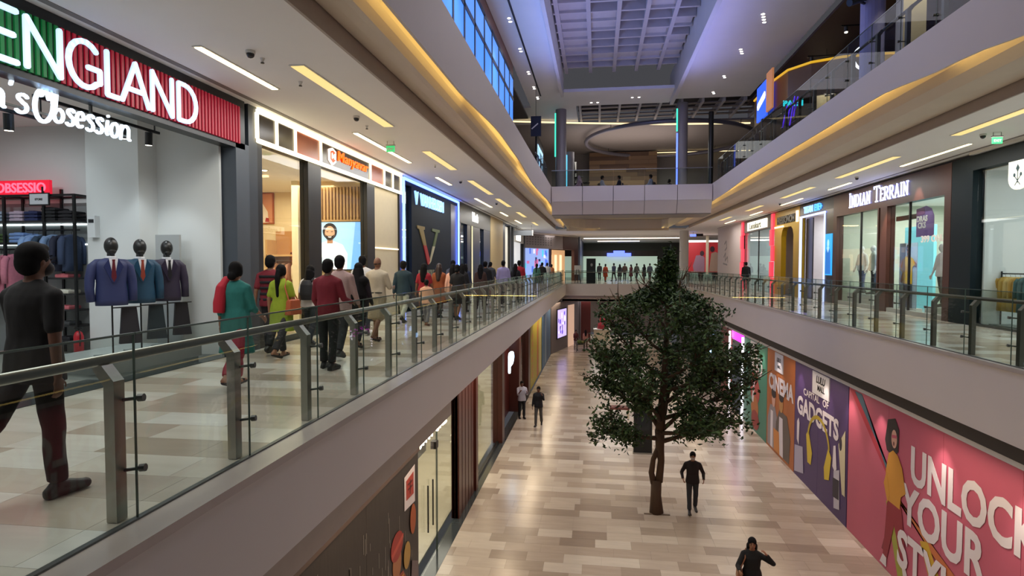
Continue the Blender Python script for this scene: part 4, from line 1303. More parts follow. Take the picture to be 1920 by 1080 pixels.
st('wall_right', B(10.9, 11.4, 18.9, 19.3, .003, 3.95), M_BROWN)
for i, (x, y) in enumerate(((10.5, 25.2), (10.7, 23.6), (10.5, 19.5), (10.3, 22.0))):
    t = thing('downlight', ['farthest', 'second-farthest', 'nearest', 'second-nearest'][i] + ' round downlight inside the brown framed shop', 'downlight', (x, y, 3.9))
    MB().tube([(x, y, 3.92), (x, y, 3.95)], .12, 16).obj('trim_ring', M_WHITE, t)
    MB().tube([(x, y, 3.9), (x, y, 3.92)], .085, 16).obj('lens', M_SPOT, t)

# ---- eyewear shop
shell(9.95, 14.5, 27.7, 30.9, 0, 3.95, mat('pink_white_wall', '#d8d0cf', .6), M_SFLOOR, 60, COOL, open_side='L')
es = thing('shopfront', 'narrow black shopfront with blue lit lettering and a pale light frame', 'shopfront', (9.8, 28.8, 0))
B(9.7, 9.95, 26.72, 30.95, 3.95, 4.42).obj('header', M_BLACK, es)
B(9.7, 9.95, 26.72, 27.62, 0, 3.95).obj('pillar', mat('dark_pillar', '#17161c', .3), es)
scr = B(9.66, 9.7, 26.8, 27.5, 1.15, 2.9).obj('screen', glow('screen_cyan', '#2f9be0', 1.0), es)
flatfig([([(-27.45, 1.2), (-26.86, 1.2), (-26.9, 2.1), (-27.0, 2.3), (-27.3, 2.3), (-27.42, 2.1)], gs('deep_blue', '#1a6cc0', .8)), (ov(-27.15, 2.5, .12, .16), gs('pale_blue', '#9fd0f4', .9)), ([(-27.3, 2.3), (-27.15, 2.1), (-27.0, 2.3), (-27.15, 2.42)], gs('pale_blue', '#9fd0f4', .9))], scr, 0, frame=lambda k: ((9.655 - k, 0, 0), (0, -1, 0), (0, 0, 1), (-1, 0, 0)))
LB = glow('pale_blue_frame', '#b7c4ff', 1.5)
for a, b, z0, z1 in ((27.64, 27.71, 0, 3.9), (30.80, 30.88, 0, 3.9), (27.64, 30.88, 3.83, 3.91)):
    B(9.66, 9.76, a, b, z0, z1).obj('light_bar', LB, es)
text('lettering', 'TITAN', .42, (9.68, 30.35, 4.02), 'R', glow('blue_white_letters', '#a8ccff', 3.5), es, .02, 1.0, .015)
text('lettering', 'EYE+', .42, (9.68, 28.95, 4.02), 'R', glow('blue_letters', '#3f8cff', 2.5), es, .02, 1.0, .012)
B(9.95, 10.0, 29.9, 30.8, 0, 3.8).obj('dark_panel', mat('dark_pillar', '#17161c'), es)
for k in range(5):
    B(11.2, 11.5, 27.9, 29.8, .3 + k * .35, .33 + k * .35).obj('display_shelf', mat('shelf_pink', '#e6c4c0', .5, emit=.25), es)
B(11.0, 11.04, 28.0, 28.5, 1.9, 2.6).obj('frame', M_CHAR, es)

# ---- yellow shop
YEL = mat('yellow_front', '#b08a12', .35, noise_s=3)
ys_ = thing('shopfront', 'glossy yellow shopfront with a dark arched doorway', 'shopfront', (9.8, 33, 0))
fy_ = ((9.7, 0, 0), (0, -1, 0), (0, 0, 1), (1, 0, 0))
MB().prism([(-35.12, 0), (-33.9, 0), (-33.9, 3.1), (-33.75, 3.4), (-33.5, 3.55), (-32.3, 3.55), (-32.05, 3.4), (-31.9, 3.1), (-31.9, 0), (-31.0, 0), (-31.0, 4.45), (-35.12, 4.45)], fy_, .25).obj('facade', YEL, ys_)
B(11.5, 11.6, 31, 35.1, 0, 4).obj('dark_interior', mat('dark_interior', '#15110d', .5), ys_)
B(11.2, 11.5, 32, 34, 1.2, 1.35).obj('display_shelf', glow('amber_shelf', '#c9963c', .7), ys_)
for k, c in enumerate(('#c98a7a', '#e0d8c8', '#5aa0b8')):
    B(11.1, 11.4, 32.2 + k * .55, 32.6 + k * .55, .6, .8).obj('display_box', mat('box_' + c, c, .5, emit=.3), ys_)
text('lettering', 'FRESSONOH', .5, (9.68, 34.6, 3.78), 'R', M_BLACK, ys_, .03, 1.05, .03)
B(9.64, 9.7, 31.15, 31.4, 3.7, 4.25).obj('light_bar', glow('amber_light', '#ffd9a0', 2.5), ys_)
B(9.64, 9.7, 33.5, 35.0, 3.58, 3.66).obj('light_bar', glow('amber_light', '#ffd9a0', 2.5), ys_)
# ---- red trimmed shop
shell(9.95, 14.5, 35.4, 42.4, 0, 4.0, M_SWALL, M_SFLOOR, 60, COOL, open_side='L')
rs = thing('shopfront', 'glazed shopfront between two red zigzag light columns with a white lit sign', 'shopfront', (9.8, 39, 0))
RED = glow('red_column_light', '#e0384a', 1.2)
for y0 in (35.46, 42.5):
    for k in range(5):
        o_ = .12 if k % 2 else -.12
        B(9.6, 9.75, y0 + o_ - .2, y0 + o_ + .2, .0 + k * .89, k * .89 + .87).obj('red_block', RED, rs)
B(9.7, 9.95, 35.5, 42.3, 3.7, 4.45).obj('header', mat('header_brown', '#5a4a44', .5), rs)
B(9.62, 9.7, 36.6, 41.0, 3.78, 4.3).obj('sign_panel', glow('sign_white', '#f2f2dc', 1.6), rs)
text('lettering', 'Lenskart', .5, (9.615, 40.5, 3.86), 'R', mat('sign_grey', '#b0b0a0', .5), rs, .004, 1.6, .02)
for a, b in ((35.5, 38.8), (38.86, 42.3)):
    B(9.80, 9.82, a, b, .0, 3.7).obj('glass_pane', M_SGLASS, rs)
B(9.78, 9.84, 38.8, 38.86, 0, 3.7).obj('mullion', M_BLACK, rs)
B(9.75, 9.9, 42.75, 43.0, 0, 4.4).obj('dark_jamb', M_MAROON, rs)
B(11.0, 11.1, 37.9, 40.6, .2, 2.6).obj('screen', glow('screen_pale', '#a9d4f4', 1.0), rs)
B(10.5, 11.0, 35.6, 38.0, .003, 1.3).obj('counter', mat('counter_grey', '#4a4646', .5), rs)
st('wall_right', B(9.7, 9.95, 43.1, 51, 0, 4.5), mat('pinkish_hoarding', '#cbbcba', .6))
wd_ = thing('wall_drawing', 'grey line drawing printed on the pale wall left of the red lit columns', 'mural', (9.69, 47, 1.5))
MB().strokes([[(-48.4, 3.2), (-47.8, 3.4), (-47.6, 2.9), (-48.2, 2.7)], [(-48.6, 2.2), (-48, 2.5), (-48.1, 1.9), (-47.3, 2.2), (-47.2, 1.8)], [(-48.8, 1.7), (-47.4, 1.6)]], .12, .01, ((9.7, 0, 0), (0, -1, 0), (0, 0, 1), (-1, 0, 0))).obj('print', mat('print_grey', '#8f8688', .6), wd_)

# ---- far end of level 1
fb = thing('billboard', 'far red billboard with two pale figures beyond the void', 'billboard', (10, 60, 1))
B(8.5, 11.7, 60, 60.1, .9, 3.75).obj('panel', mat('billboard_red', '#8e1f24', .5, emit=.25), fb)
B(8.4, 11.8, 59.98, 60.1, 3.78, 3.95).obj('light_bar', glow('white_bar', '#fff0ea', 2.5), fb)
flatfig([([(9.2, .95), (10.2, .95), (10.2, 2.3), (9.9, 2.55), (9.4, 2.5), (9.1, 1.5)], mat('print_mauve', '#8c6a7c', .6)), (ov(9.95, 2.7, .2, .25), mat('print_dark', '#3a2028', .6)),
         ([(10.6, .95), (11.6, .95), (11.6, 2.6), (11.2, 2.85), (10.8, 2.7)], mat('print_beige', '#a08474', .6)), (ov(10.9, 3.1, .22, .28), mat('print_dark', '#3a2028', .6))], fb, 59.99)
B(10.3, 10.55, 59.9, 59.97, .6, 4.4).obj('post', M_CREAM, fb)
for x in (8.6, 11.6):
    B(x - .05, x + .05, 60.0, 60.1, 0, .95).obj('leg', M_DSTEEL, fb)
st('trim_32', B(-1.5, 9.5, 66, 66.12, 4.42, 4.48), glow('far_line', '#fff0e0', 3.0))
st('trim_33', B(0, 5, 74, 74.12, 4.42, 4.48), glow('far_line', '#fff0e0', 3.0))
fsn = thing('shopfront', 'pale green lit shopfront at the very end of the first floor, under a blue sign', 'shopfront', (1, 78, 0))
B(-5, 7.5, 78, 78.1, 0, 2.7).obj('glazing', glow('pale_green_glazing', '#b7cdbb', .55), fsn)
B(-5, 7.5, 77.9, 78.1, 2.7, 3.4).obj('header', mat('dark_header', '#3a332f', .5), fsn)
B(1.2, 4.2, 77.5, 77.6, 2.7, 3.1).obj('blue_sign', glow('blue_sign', '#5a6cff', 2.5), fsn)
B(2.0, 3.4, 77.5, 77.6, 3.1, 3.4).obj('blue_sign', glow('blue_sign', '#5a6cff', 2.5), fsn)
cs = thing('ceiling_sign', 'small blue lit camera-shaped ceiling sign left of the far red billboard', 'sign', (8.4, 55, 4.0))
B(8.1, 8.6, 55, 55.1, 4.1, 4.3).obj('lit_face', glow('blue_sign', '#5a6cff', 2.5), cs)
B(8.6, 9.2, 55, 55.15, 4.12, 4.34).obj('housing', M_BLACK, cs)
B(8.35, 8.37, 55.04, 55.06, 4.3, 4.5).obj('rod', M_BLACK, cs)
sg2 = st('wall_left', B(-2, -1.8, 63, 81, 0, 4.5), mat('blue_grey_wall', '#4a5060', .4))
kb = thing('info_kiosk', 'black free-standing information totem on the far edge of the first floor', 'kiosk', (-.6, 53, 0))
B(-.95, -.15, 53, 53.2, 0, 2.15).obj('case', mat('kiosk_black', '#16181a', .3), kb)
MB().prism(ov(-.5, 1.6, .1, .14), ((0, 52.995, 0), (1, 0, 0), (0, 0, 1), (0, -1, 0)), .004).obj('emblem', mat('emblem_grey', '#9a9a9a', .5), kb)
ez = thing('easel', 'easel with a white placard beside the black totem at the far edge', 'easel', (-1.7, 53, 0))
B(-2.0, -1.4, 52.95, 53, .75, 1.55).obj('placard', M_WHITE, ez)
for a, b in (((-1.95, 52.9, 0), (-1.72, 53, 1.6)), ((-1.45, 52.9, 0), (-1.68, 53, 1.6)), ((-1.7, 53.5, 0), (-1.7, 53.02, 1.5))):
    MB().bar(a, b, .05, .05).obj('leg', M_BLACK, ez)

# ------------------------------------------------------------------ lower level, right side: hoardings
HX = 6.68
HF = lambda k=0: ((HX - .003 - k * .0015, 0, 0), (0, -1, 0), (0, 0, 1), (-1, 0, 0))
Z0, Z1 = F0 + .002, -1.64


def hoard(label, y0, y1, m):
    t = thing('hoarding', label, 'hoarding', (HX + .05, (y0 + y1) / 2, F0))
    n = max(1, round((y1 - y0) / 2.2))
    for i in range(n):
        a, b = y0 + (y1 - y0) * i / n, y0 + (y1 - y0) * (i + 1) / n
        B(HX, HX + .1, a + .004, b - .004, Z0, Z1).obj('panel', m, t)
    return t


def hp(t, shapes, k=0):
    for i, (poly, m) in enumerate(shapes):
        MB().prism([(-q[0], F0 + q[1]) for q in poly], HF(k + i * .5), .001).obj('printed_figure', m, t)


PR = lambda n, c: mat('hoarding_' + n, c, .5, noise_s=2, noise_a=.04)
WHT = PR('white', '#d9cfd2')
pk = hoard('pink hoarding reading UNLOCK YOUR STYLE with a woman in a yellow top', 6.0, 17.08, PR('pink', '#b7566b'))
text('lettering', 'UNLOCK', 1.07, (HX - .011, 13.85, F0 + 2.46), 'R', WHT, pk, .002, .86, .035)
text('lettering', 'YOUR', 1.16, (HX - .011, 14.15, F0 + 1.50), 'R', WHT, pk, .002, .9, .035)
text('lettering', 'STYLE', 1.12, (HX - .024, 14.3, F0 + .46), 'R', WHT, pk, .002, .9, .035)
hp(pk, [([(17.05, 3.8), (16.75, 3.8), (14.4, 2.15), (14.6, 2.0)], PR('red_band', '#a82a3c')), ([(16.72, 3.8), (16.3, 3.8), (14.9, 2.3), (14.7, 2.3)], PR('teal_band', '#3c5a6c')),
        ([(14.7, 1.95), (14.5, 1.95), (12.0, .9), (12.0, 1.2)], PR('orange_band', '#c06a3a')), ([(14.9, 1.6), (14.7, 1.7), (13.9, .05), (14.25, .05)], PR('lime_band', '#9a9a3a')),
        ([(13.4, 1.35), (13.1, 1.45), (11.9, .05), (12.6, .05)], PR('yellow_band', '#c29a26'))], 1)
wx = 14.5
hp(pk, [([(wx + .5, 3.02), (wx + .38, 3.52), (wx + .05, 3.62), (wx - .14, 3.4), (wx - .12, 2.9), (wx + .1, 2.75), (wx + .4, 2.8)], PR('hair', '#241a1e')),
        ([(wx + .3, 1.05), (wx + .55, .42), (wx + .3, .4), (wx + .15, 1.0)], PR('bag_red', '#7c1c2c')),
        ([(wx + .32, 1.72), (wx - .32, 1.72), (wx - .62, .5), (wx - .42, .42), (wx - .02, 1.2), (wx + .28, .3), (wx + .48, .32), (wx + .38, 1.1)], PR('trousers_red', '#8c1f30')),
        ([(wx - .4, .45), (wx - .55, .5), (wx - .72, .22), (wx - .5, .2)], WHT), ([(wx + .3, .3), (wx + .48, .32), (wx + .62, .08), (wx + .3, .08)], WHT),
        ([(wx + .42, 2.3), (wx + .3, 2.75), (wx + .1, 2.88), (wx - .12, 2.82), (wx - .32, 2.6), (wx - .5, 2.1), (wx - .3, 1.95), (wx - .26, 1.66), (wx + .34, 1.66)], PR('top_yellow', '#c78a2c')),
        (ov(wx + .06, 3.15, .13, .21), PR('face', '#d0a08c')), ([(wx + .17, 3.22), (wx - .05, 3.26), (wx - .05, 3.19), (wx + .17, 3.15)], PR('shades', '#c2506a')), (ov(wx + .07, 3.04, .03, .05), PR('mouth', '#5c1a22')),
        ([(wx + .38, 2.3), (wx + .5, 2.0), (wx + .3, 1.6), (wx + .2, 1.8)], PR('top_yellow', '#c78a2c'))], 6.5)
pu = hoard('purple hoarding reading CAPITAL OF GADGETS with yellow headphones', 17.12, 21.5, PR('purple', '#463060'))
text('lettering', 'CAPITAL', .30, (HX - .010, 20.62, F0 + 2.88), 'R', WHT, pu, .001, 1.2, .005)
text('lettering', 'OF', .30, (HX - .010, 18.95, F0 + 2.88), 'R', WHT, pu, .001, 1.2, .005)
text('lettering', 'GADGETS', .80, (HX - .010, 21.22, F0 + 2.18), 'R', WHT, pu, .002, .98, .03)
hp(pu, [(arc(19.25, 1.55, .95, .95, 10, 170, 16) + arc(19.25, 1.55, .83, .83, 170, 10, 16), PR('phones_yellow', '#b39a2c'))], 7)
hp(pu, [([(20.3, 1.65), (20.1, 1.85), (19.75, 1.2), (19.85, .8), (20.15, .8)], PR('phones_cup', '#d0b42e')), ([(18.45, 1.75), (18.2, 1.55), (18.35, .85), (18.7, .75), (18.75, 1.1)], PR('phones_cup', '#d0b42e')),
        ([(21.2, 1.25), (21.0, 1.1), (20.95, 1.85), (21.05, 2.0), (21.2, 1.85)], WHT), ([(18.05, 1.95), (17.9, 2.0), (17.8, 1.35), (17.95, 1.25), (18.1, 1.35)], WHT),
        ([(21.4, 1.0), (20.6, 1.15), (20.5, .3), (21.4, .1)], PR('cards', '#a9a2b4')), ([(17.7, 2.1), (17.25, 2.6), (17.2, .8), (17.4, .8)], PR('phone_cream', '#c9be9c')), (ov(17.55, 2.15, .1, .2, 10), PR('lens_dark', '#2a2030')),
        ([(18.0, 1.25), (17.6, 1.4), (17.55, .3), (17.95, .2)], PR('watch_strap', '#b9b4be')), ([(18.05, 1.05), (17.6, 1.1), (17.6, .55), (18.05, .5)], PR('watch_dark', '#221a2c'))], 5)
orr = hoard('orange hoarding reading CINEMA with two people holding popcorn', 21.52, 24.88, PR('orange', '#a85f2c'))
text('lettering', 'CINEMA', .80, (HX - .012, 24.6, F0 + 2.35), 'R', WHT, orr, .002, 1.0, .03)
hp(orr, [([(24.7, .1), (23.6, .1), (23.5, 1.4), (23.8, 1.75), (24.4, 1.7), (24.7, 1.1)], PR('coat', '#8c8284')), ([(23.7, .1), (22.0, .1), (21.9, 1.0), (22.3, 1.7), (23.2, 1.75), (23.6, 1.2)], PR('coat2', '#5c5048')),
         ([(23.3, .1), (22.7, .1), (22.8, 1.5), (23.2, 1.5)], WHT), ([(24.3, .1), (24.0, .1), (24.0, 1.5), (24.3, 1.5)], WHT), (ov(23.95, 1.98, .22, .3), PR('face', '#c48a7a')), (ov(23.0, 2.0, .24, .32), PR('face_tan', '#b08048')),
         (ov(23.95, 2.2, .28, .18), PR('hair', '#241a1e')), (ov(23.0, 2.25, .28, .18), PR('hair', '#241a1e')), ([(23.9, .9), (23.2, .9), (23.1, .1), (23.8, .1)], PR('orange_cup', '#c9803a'))], 2)
gn = hoard('green hoarding reading FOOD with a burger and drink', 24.9, 28.72, PR('green', '#3f7d68'))
text('lettering', 'FOOD', .98, (HX - .012, 28.35, F0 + 2.5), 'R', WHT, gn, .002, 1.0, .03)
hp(gn, [(ov(26.7, 2.4, .5, .42), PR('tomato', '#8c2a26')), (ov(26.7, 1.75, .75, .6), PR('shirt_red', '#a8443c')), (ov(26.7, 1.0, .6, .5), PR('bun', '#b06a34')), (ov(26.6, .5, .62, .42), PR('tomato', '#8c2a26')), ([(27.2, 1.2), (26.9, 2.2), (26.7, 2.2), (26.9, 1.2)], WHT)], 2)
for (t_, yc, w2, lab) in ((pu, 19.1, .68, 1), (orr, 23.3, .5, 0), (gn, 26.9, .55, 0)):
    B(HX - .03, HX, yc - w2, yc + w2, F0 + 3.12, Z1 - .05).obj('name_plate', mat('plate_silver', '#c9c7cc', .35), t_)
    text('lettering', 'LULU', .3 if lab else .2, (HX - .034, yc, F0 + 3.5), 'R', M_CHAR, t_, .002, 1, .01, .2, 'CENTER')
    text('lettering', 'MALL', .24 if lab else .16, (HX - .034, yc - .05, F0 + 3.27), 'R', M_CHAR, t_, .002, 1, .005, 0, 'CENTER')
for y in (7.5, 10.2, 12.6, 15.2, 16.9, 18.6, 20.9, 23.2, 25.5, 27.8):
    spot('hoarding_spot', (HX - .42, y, -1.45), (HX, y, -3.9), 42, (1, .84, .74), 62, .8, .03)
# lit doorway beyond the hoardings
lp_ = thing('lit_portal', 'doorway edged with white light lines under a magenta light beyond the green hoarding', 'portal', (6.7, 30.6, F0))
for a in (28.85, 31.6):
    B(6.62, 6.7, a, a + .09, Z0, -1.75).obj('light_bar', glow('portal_white', '#f4f0ff', 4.0), lp_)
B(6.75, 6.8, 28.95, 31.6, -2.1, -1.7).obj('magenta_sign', glow('magenta_light', '#e02ad8', 2.2), lp_)
B(7.4, 7.5, 28.9, 31.7, Z0, -2.1).obj('cream_interior', mat('portal_interior', '#d9c6b0', .6, emit=.25), lp_)
for k in range(4):
    B(7.3, 7.4, 29.3, 31.2, -4.6 + k * .6, -4.55 + k * .6).obj('display_shelf', M_WHITE, lp_)
B(6.9, 6.98, 29.6, 30.0, Z0, -2.2).obj('pilaster', M_WHITE, lp_)
st('wall_right', B(6.7, 6.8, 31.7, 34, F0, -1.5), mat('red_brown_wall', '#7a3a30', .5))
st('wall_right', B(6.7, 6.8, 34, 52, F0, -1.5), mat('dark_blue_wall', '#2c3446', .4))
for k, (y, z) in enumerate(((36, -2.5), (37.5, -3.2), (36.8, -3.6), (38.5, -2.8), (40, -3.4), (35, -4.0))):
    B(6.66, 6.7, y, y + .4, z, z + .3).obj('lit_sign_blue', glow('blue_white_spot', '#9fc8ff', 3.0), None, label='small blue-white lit window sign on the dark wall behind the tree, ' + ['topmost', 'second', 'third', 'fourth', 'fifth', 'lowest'][k] + ' one', cat='sign', group='lit signs behind the tree')

# ------------------------------------------------------------------ lower level, left side
MFLU = mat('maroon_flute', '#4e2019', .35, noise_s=10, stretch=(1, 1, .1))
st('trim_34', B(-3.95, -3.62, 2, 33.5, F0, F0 + .004), M_DSTRIP)
dh = thing('hoarding', 'dark hoarding with falling streaks and a figure in a red turban below the left balcony', 'hoarding', (-3.7, 8, F0))
dkm = mat('dark_print', '#2c2624', .5, noise_s=4, stretch=(1, 6, .5), noise_a=.5)
for a, b in ((3, 6.2), (6.2, 9.1), (9.1, 11.92)):
    B(-3.75, -3.65, a + .004, b - .004, Z0, -2.25).obj('panel', dkm, dh)
B(-3.78, -3.62, 3, 11.95, -2.25, -2.16).obj('top_rail', mat('rail_brown', '#4a3a34', .4), dh)
r = random.Random(9)
for k in range(70):
    y, z, h = r.uniform(6.5, 11.6), r.uniform(-5, -2.9), r.uniform(.1, .5)
    MB().prism([(y, z), (y + .02, z), (y + .02, z + h), (y, z + h)], ((-3.648, 0, 0), (0, 1, 0), (0, 0, 1), (1, 0, 0)), .002).obj('printed_streak', PR('streak', '#7c7670'), dh)
FL = lambda k: ((-3.646 + k * .003, 0, 0), (0, 1, 0), (0, 0, 1), (1, 0, 0))
for i, (poly, c) in enumerate((([(9.8, -5.4), (11.3, -5.4), (11.2, -4.6), (10.9, -4.25), (10.3, -4.2), (9.95, -4.5)], '#9a4634'), (ov(10.55, -3.95, .24, .32), '#a86a40'), (ov(10.55, -3.62, .34, .26), '#a02c24'),
                               ([(10.25, -3.75), (10.9, -3.6), (10.9, -3.52), (10.25, -3.66)], '#c04a3a'), ([(10.6, -4.3), (10.9, -4.3), (11.0, -5.4), (10.7, -5.4)], '#c8862e'), (ov(11.5, -3.5, .18, .3), '#a8501e'), (ov(11.1, -4.05, .2, .26), '#b0883c'),
                               ([(11.2, -5.4), (11.85, -5.4), (11.8, -4.5), (11.4, -4.3)], '#6a5a5c'))):
    MB().prism(poly, FL(i), .003).obj('printed_figure', PR('turban_%d' % i, c), dh)
MB().prism([(11.0, -3.15), (11.66, -3.2), (11.66, -2.45), (11.0, -2.5)], FL(1), .004).obj('white_plate', PR('white', '#d9cfd2'), dh)
MB().prism([(11.1, -2.98), (11.56, -3.0), (11.56, -2.56), (11.1, -2.6)], FL(3), .004).obj('red_emblem', PR('emblem_red', '#a8382c'), dh)
MB().strokes([[(11.2, -2.7), (11.46, -2.7)], [(11.2, -2.8), (11.46, -2.8)], [(11.33, -2.65), (11.33, -2.92)]], .035, .003, FL(5)).obj('emblem_lines', PR('emblem_dark', '#5c1a18'), dh)
# jewellery-cream boutique
shell(-7.8, -4.15, 12, 23.4, F0, -1.6, mat('boutique_wall', '#c6bfa9', .6), mat('boutique_floor', '#beb59c', .2), 125, (1, .91, .78))
jf = thing('shopfront', 'glass boutique front with white lit capital letters under the left balcony', 'shopfront', (-3.9, 14.5, F0))
B(-3.91, -3.89, 12.0, 14.28, Z0 + .02, -1.5).obj('glass_pane', M_SGLASS, jf)
B(-3.91, -3.89, 14.3, 16.2, Z0 + .02, -1.5).obj('glass_pane', M_SGLASS, jf)
B(-3.92, -3.88, 14.275, 14.3, Z0, -1.5).obj('pane_edge', M_GEDGE, jf)
for s_ in (0, 1):
    MB().tube([(-3.84, 13.3 + s_ * .42, -4.6), (-3.84, 13.3 + s_ * .42, -3.5)], .018, 8).obj('door_handle', M_BLACK, jf)
B(-4.0, -3.86, 14.1, 14.3, -2.9, -2.72).obj('door_closer', M_BLACK, jf)
y = 12.55
for ch in 'JAYPORE':
    letter('letter', fit(GLY[ch], y, y + .30, -2.47, -2.15, .06), .06, .04, ((-3.87, 0, 0), (0, 1, 0), (0, 0, 1), (1, 0, 0)), glow('warm_white_letters', '#fff6e6', 2.5), jf)
    y += .37
for a, b in ((16.2, 16.55), (16.62, 16.97), (17.04, 17.39), (17.46, 17.81), (17.88, 18.23), (18.3, 18.6)):
    B(-4.0, -3.72 if int(a * 10) % 2 else -3.78, a, b, Z0, -1.5).obj('timber_flute', MFLU, jf)
B(-4.0, -3.82, 16.2, 18.6, Z0, -1.5).obj('timber_back', M_MAROON, jf)
B(-3.91, -3.89, 18.6, 23.4, Z0 + .02, -1.5).obj('glass_pane', M_SGLASS, jf)
B(-3.95, -3.85, 18.6, 23.4, Z0, Z0 + .08).obj('sill', M_BLACK, jf)
for y in (12.3, 12.5):
    pass
for k, (y, c, n_) in enumerate(((12.35, '#d89a8a', 'salmon'), (12.2, '#caa08a', 'dusty pink'))):
    pass
gt = thing('dress', 'salmon dress hanging inside the boutique glass next to the dark hoarding', 'dress', (-4.4, 12.45, -4.2))
MB().loft([[( -4.4 + a * math.sin(q), 12.42 + b * math.cos(q), z) for q in [2 * PI * i / 12 for i in range(12)]] for z, a, b in ((-4.1, .12, .24), (-3.6, .1, .2), (-3.1, .09, .16), (-2.85, .09, .2), (-2.7, .05, .12), (-2.62, .03, .05))]).obj('cloth', mat('cloth_salmon', '#d08a78', .8), gt, smooth=True)
MB().tube([(-4.4, 12.42, -2.62), (-4.4, 12.42, -1.62)], .008, 6).obj('hanger', M_DSTEEL, gt)
dt = thing('display_table', 'white display table behind the boutique door handles', 'table', (-4.9, 12.9, F0))
B(-5.3, -4.5, 12.4, 13.4, -4.52, -4.46).obj('top', M_WHITE, dt)
for x in (-5.25, -4.55):
    for y in (12.45, 13.35):
        B(x - .03, x + .03, y - .03, y + .03, F0 + .003, -4.52).obj('leg', M_WHITE, dt)
ab = thing('sign_stand', 'black slanted counter sign standing on the boutique floor', 'sign', (-4.5, 14, F0))
MB().prism([(13.8, Z0 + .003), (14.1, Z0 + .003), (14.1, -4.6), (13.8, -4.7)], ((-4.5, 0, 0), (0, 1, 0), (0, 0, 1), (1, 0, 0)), .06).obj('panel', M_BLACK, ab)
MB().prism([(13.84, -5.2), (14.06, -5.2), (14.06, -4.75), (13.84, -4.8)], ((-4.438, 0, 0), (0, 1, 0), (0, 0, 1), (1, 0, 0)), .004).obj('yellow_card', mat('card_yellow', '#c9b04a', .5), ab)
bp_ = thing('wall_picture', 'grey picture panel on the boutique wall behind the glass', 'picture', (-4.6, 15.3, -3.6))
B(-4.62, -4.58, 14.9, 15.7, -3.45, -2.75).obj('panel', mat('picture_grey', '#8f9088', .5), bp_)
for y in (15.0, 15.6):
    B(-4.605, -4.595, y - .005, y + .005, -2.75, -1.6).obj('wire', M_DSTEEL, bp_)
fv = thing('flower_vase', 'vase of white flowers behind the boutique glass past the maroon flutes', 'vase', (-4.6, 20, F0))
MB().tube([(-4.6, 20, Z0 + .003), (-4.6, 20, -4.95), (-4.6, 20, -4.7), (-4.6, 20, -4.6)], [.12, .2, .12, .1], 14).obj('vase', mat('vase_glass_green', '#7f8a66', .2), fv, smooth=True)
mb = MB()
for k in range(26):
    mb.ell((-4.6 + r.uniform(-.32, .32), 20 + r.uniform(-.32, .32), -4.4 + r.uniform(-.18, .22)), (.07, .07, .055), 7, 5)
ff = mb.obj('flowers', mat('flower_white', '#e6e2cc', .6), fv, smooth=True)
ff['kind'] = 'stuff'
# dark red shop
st('wall_left', B(-6.0, -5.9, 23.6, 29.2, F0, -1.5), mat('deep_red_wall', '#3e100e', .4))
df = thing('shopfront', 'dark maroon doorway with a white lit letter under the left balcony', 'shopfront', (-3.8, 26.5, F0))
for a, b in ((23.4, 23.95), (28.6, 29.3)):
    B(-4.2, -3.7, a, b, Z0, -1.5).obj('jamb', M_MAROON, df)
B(-4.3, -4.2, 24.6, 28.6, Z0, -1.5).obj('inner_panel', mat('deep_red_panel', '#4a1512', .35), df)
letter('letter', fit(GLY['P'], 25.3, 26.6, -3.1, -2.2, .26), .26, .08, ((-3.75, 0, 0), (0, 1, 0), (0, 0, 1), (1, 0, 0)), glow('cool_lit_letter', '#d8f0ff', 3.0), df)
B(-3.7, -3.62, 24.0, 28.6, Z0 - .002, Z0 + .012).obj('threshold', M_BLACK, df)
ld = thing('ladder', 'slim white ladder leaning in the dark maroon doorway', 'ladder', (-3.95, 24.4, F0))
for y in (24.15, 24.6):
    MB().bar((-3.85, y, F0 + .003), (-4.15, y, -3.2), .04, .04).obj('rail', M_WHITE, ld)
for k in range(6):
    t_ = .1 + k * .16
    MB().bar((-3.85 - .3 * t_, 24.15, F0 + 2.3 * t_), (-3.85 - .3 * t_, 24.6, F0 + 2.3 * t_), .03, .03).obj('rung', M_WHITE, ld)
gf = thing('shopfront', 'glazed bay with a dark red end post before the yellow hoarding', 'shopfront', (-3.8, 31, F0))
B(-3.9, -3.88, 29.3, 32.6, Z0 + .02, -1.5).obj('glass_pane', M_SGLASS, gf)
B(-4.2, -3.7, 32.6, 33.5, Z0, -1.5).obj('end_post', M_MAROON, gf)
B(-5.5, -5.4, 29.3, 33, Z0, -1.5).obj('interior_panel', mat('bay_wall', '#a39a80', .6), gf)
yh = hoard_l = thing('hoarding', 'yellow hoarding with orange motifs beyond the maroon post, lower left', 'hoarding', (-3.7, 37, F0))
for a, b in ((33.6, 36), (36, 38.5), (38.5, 40.4)):
    B(-3.8, -3.7, a + .005, b - .005, Z0, -1.6).obj('panel', PR('lime', '#a8982c'), yh)
for k in range(6):
    MB().prism(ov(34.6, F0 + .7 + k * .45, .35, .2), ((-3.7, 0, 0), (0, 1, 0), (0, 0, 1), (1, 0, 0)), .006).obj('printed_figure', PR('motif', '#b8803a'), yh)
for a, c in ((37.2, '#b0543c'), (38.8, '#d8cf9a')):
    MB().prism([(a, Z0 + .1), (a + .9, Z0 + .1), (a + .7, -1.8), (a + .2, -2.3)], ((-3.7, 0, 0), (0, 1, 0), (0, 0, 1), (1, 0, 0)), .006).obj('printed_figure', PR('band_' + c, c), yh)
bh = thing('hoarding', 'blue hoarding between the yellow one and the grey angled wall, lower left', 'hoarding', (-3.6, 43.5, F0))
for a, b in ((40.5, 43), (43, 45.5), (45.5, 47.5)):
    B(-3.75, -3.65, a + .005, b - .005, Z0, -1.6).obj('panel', PR('blue', '#4a6c8e'), bh)
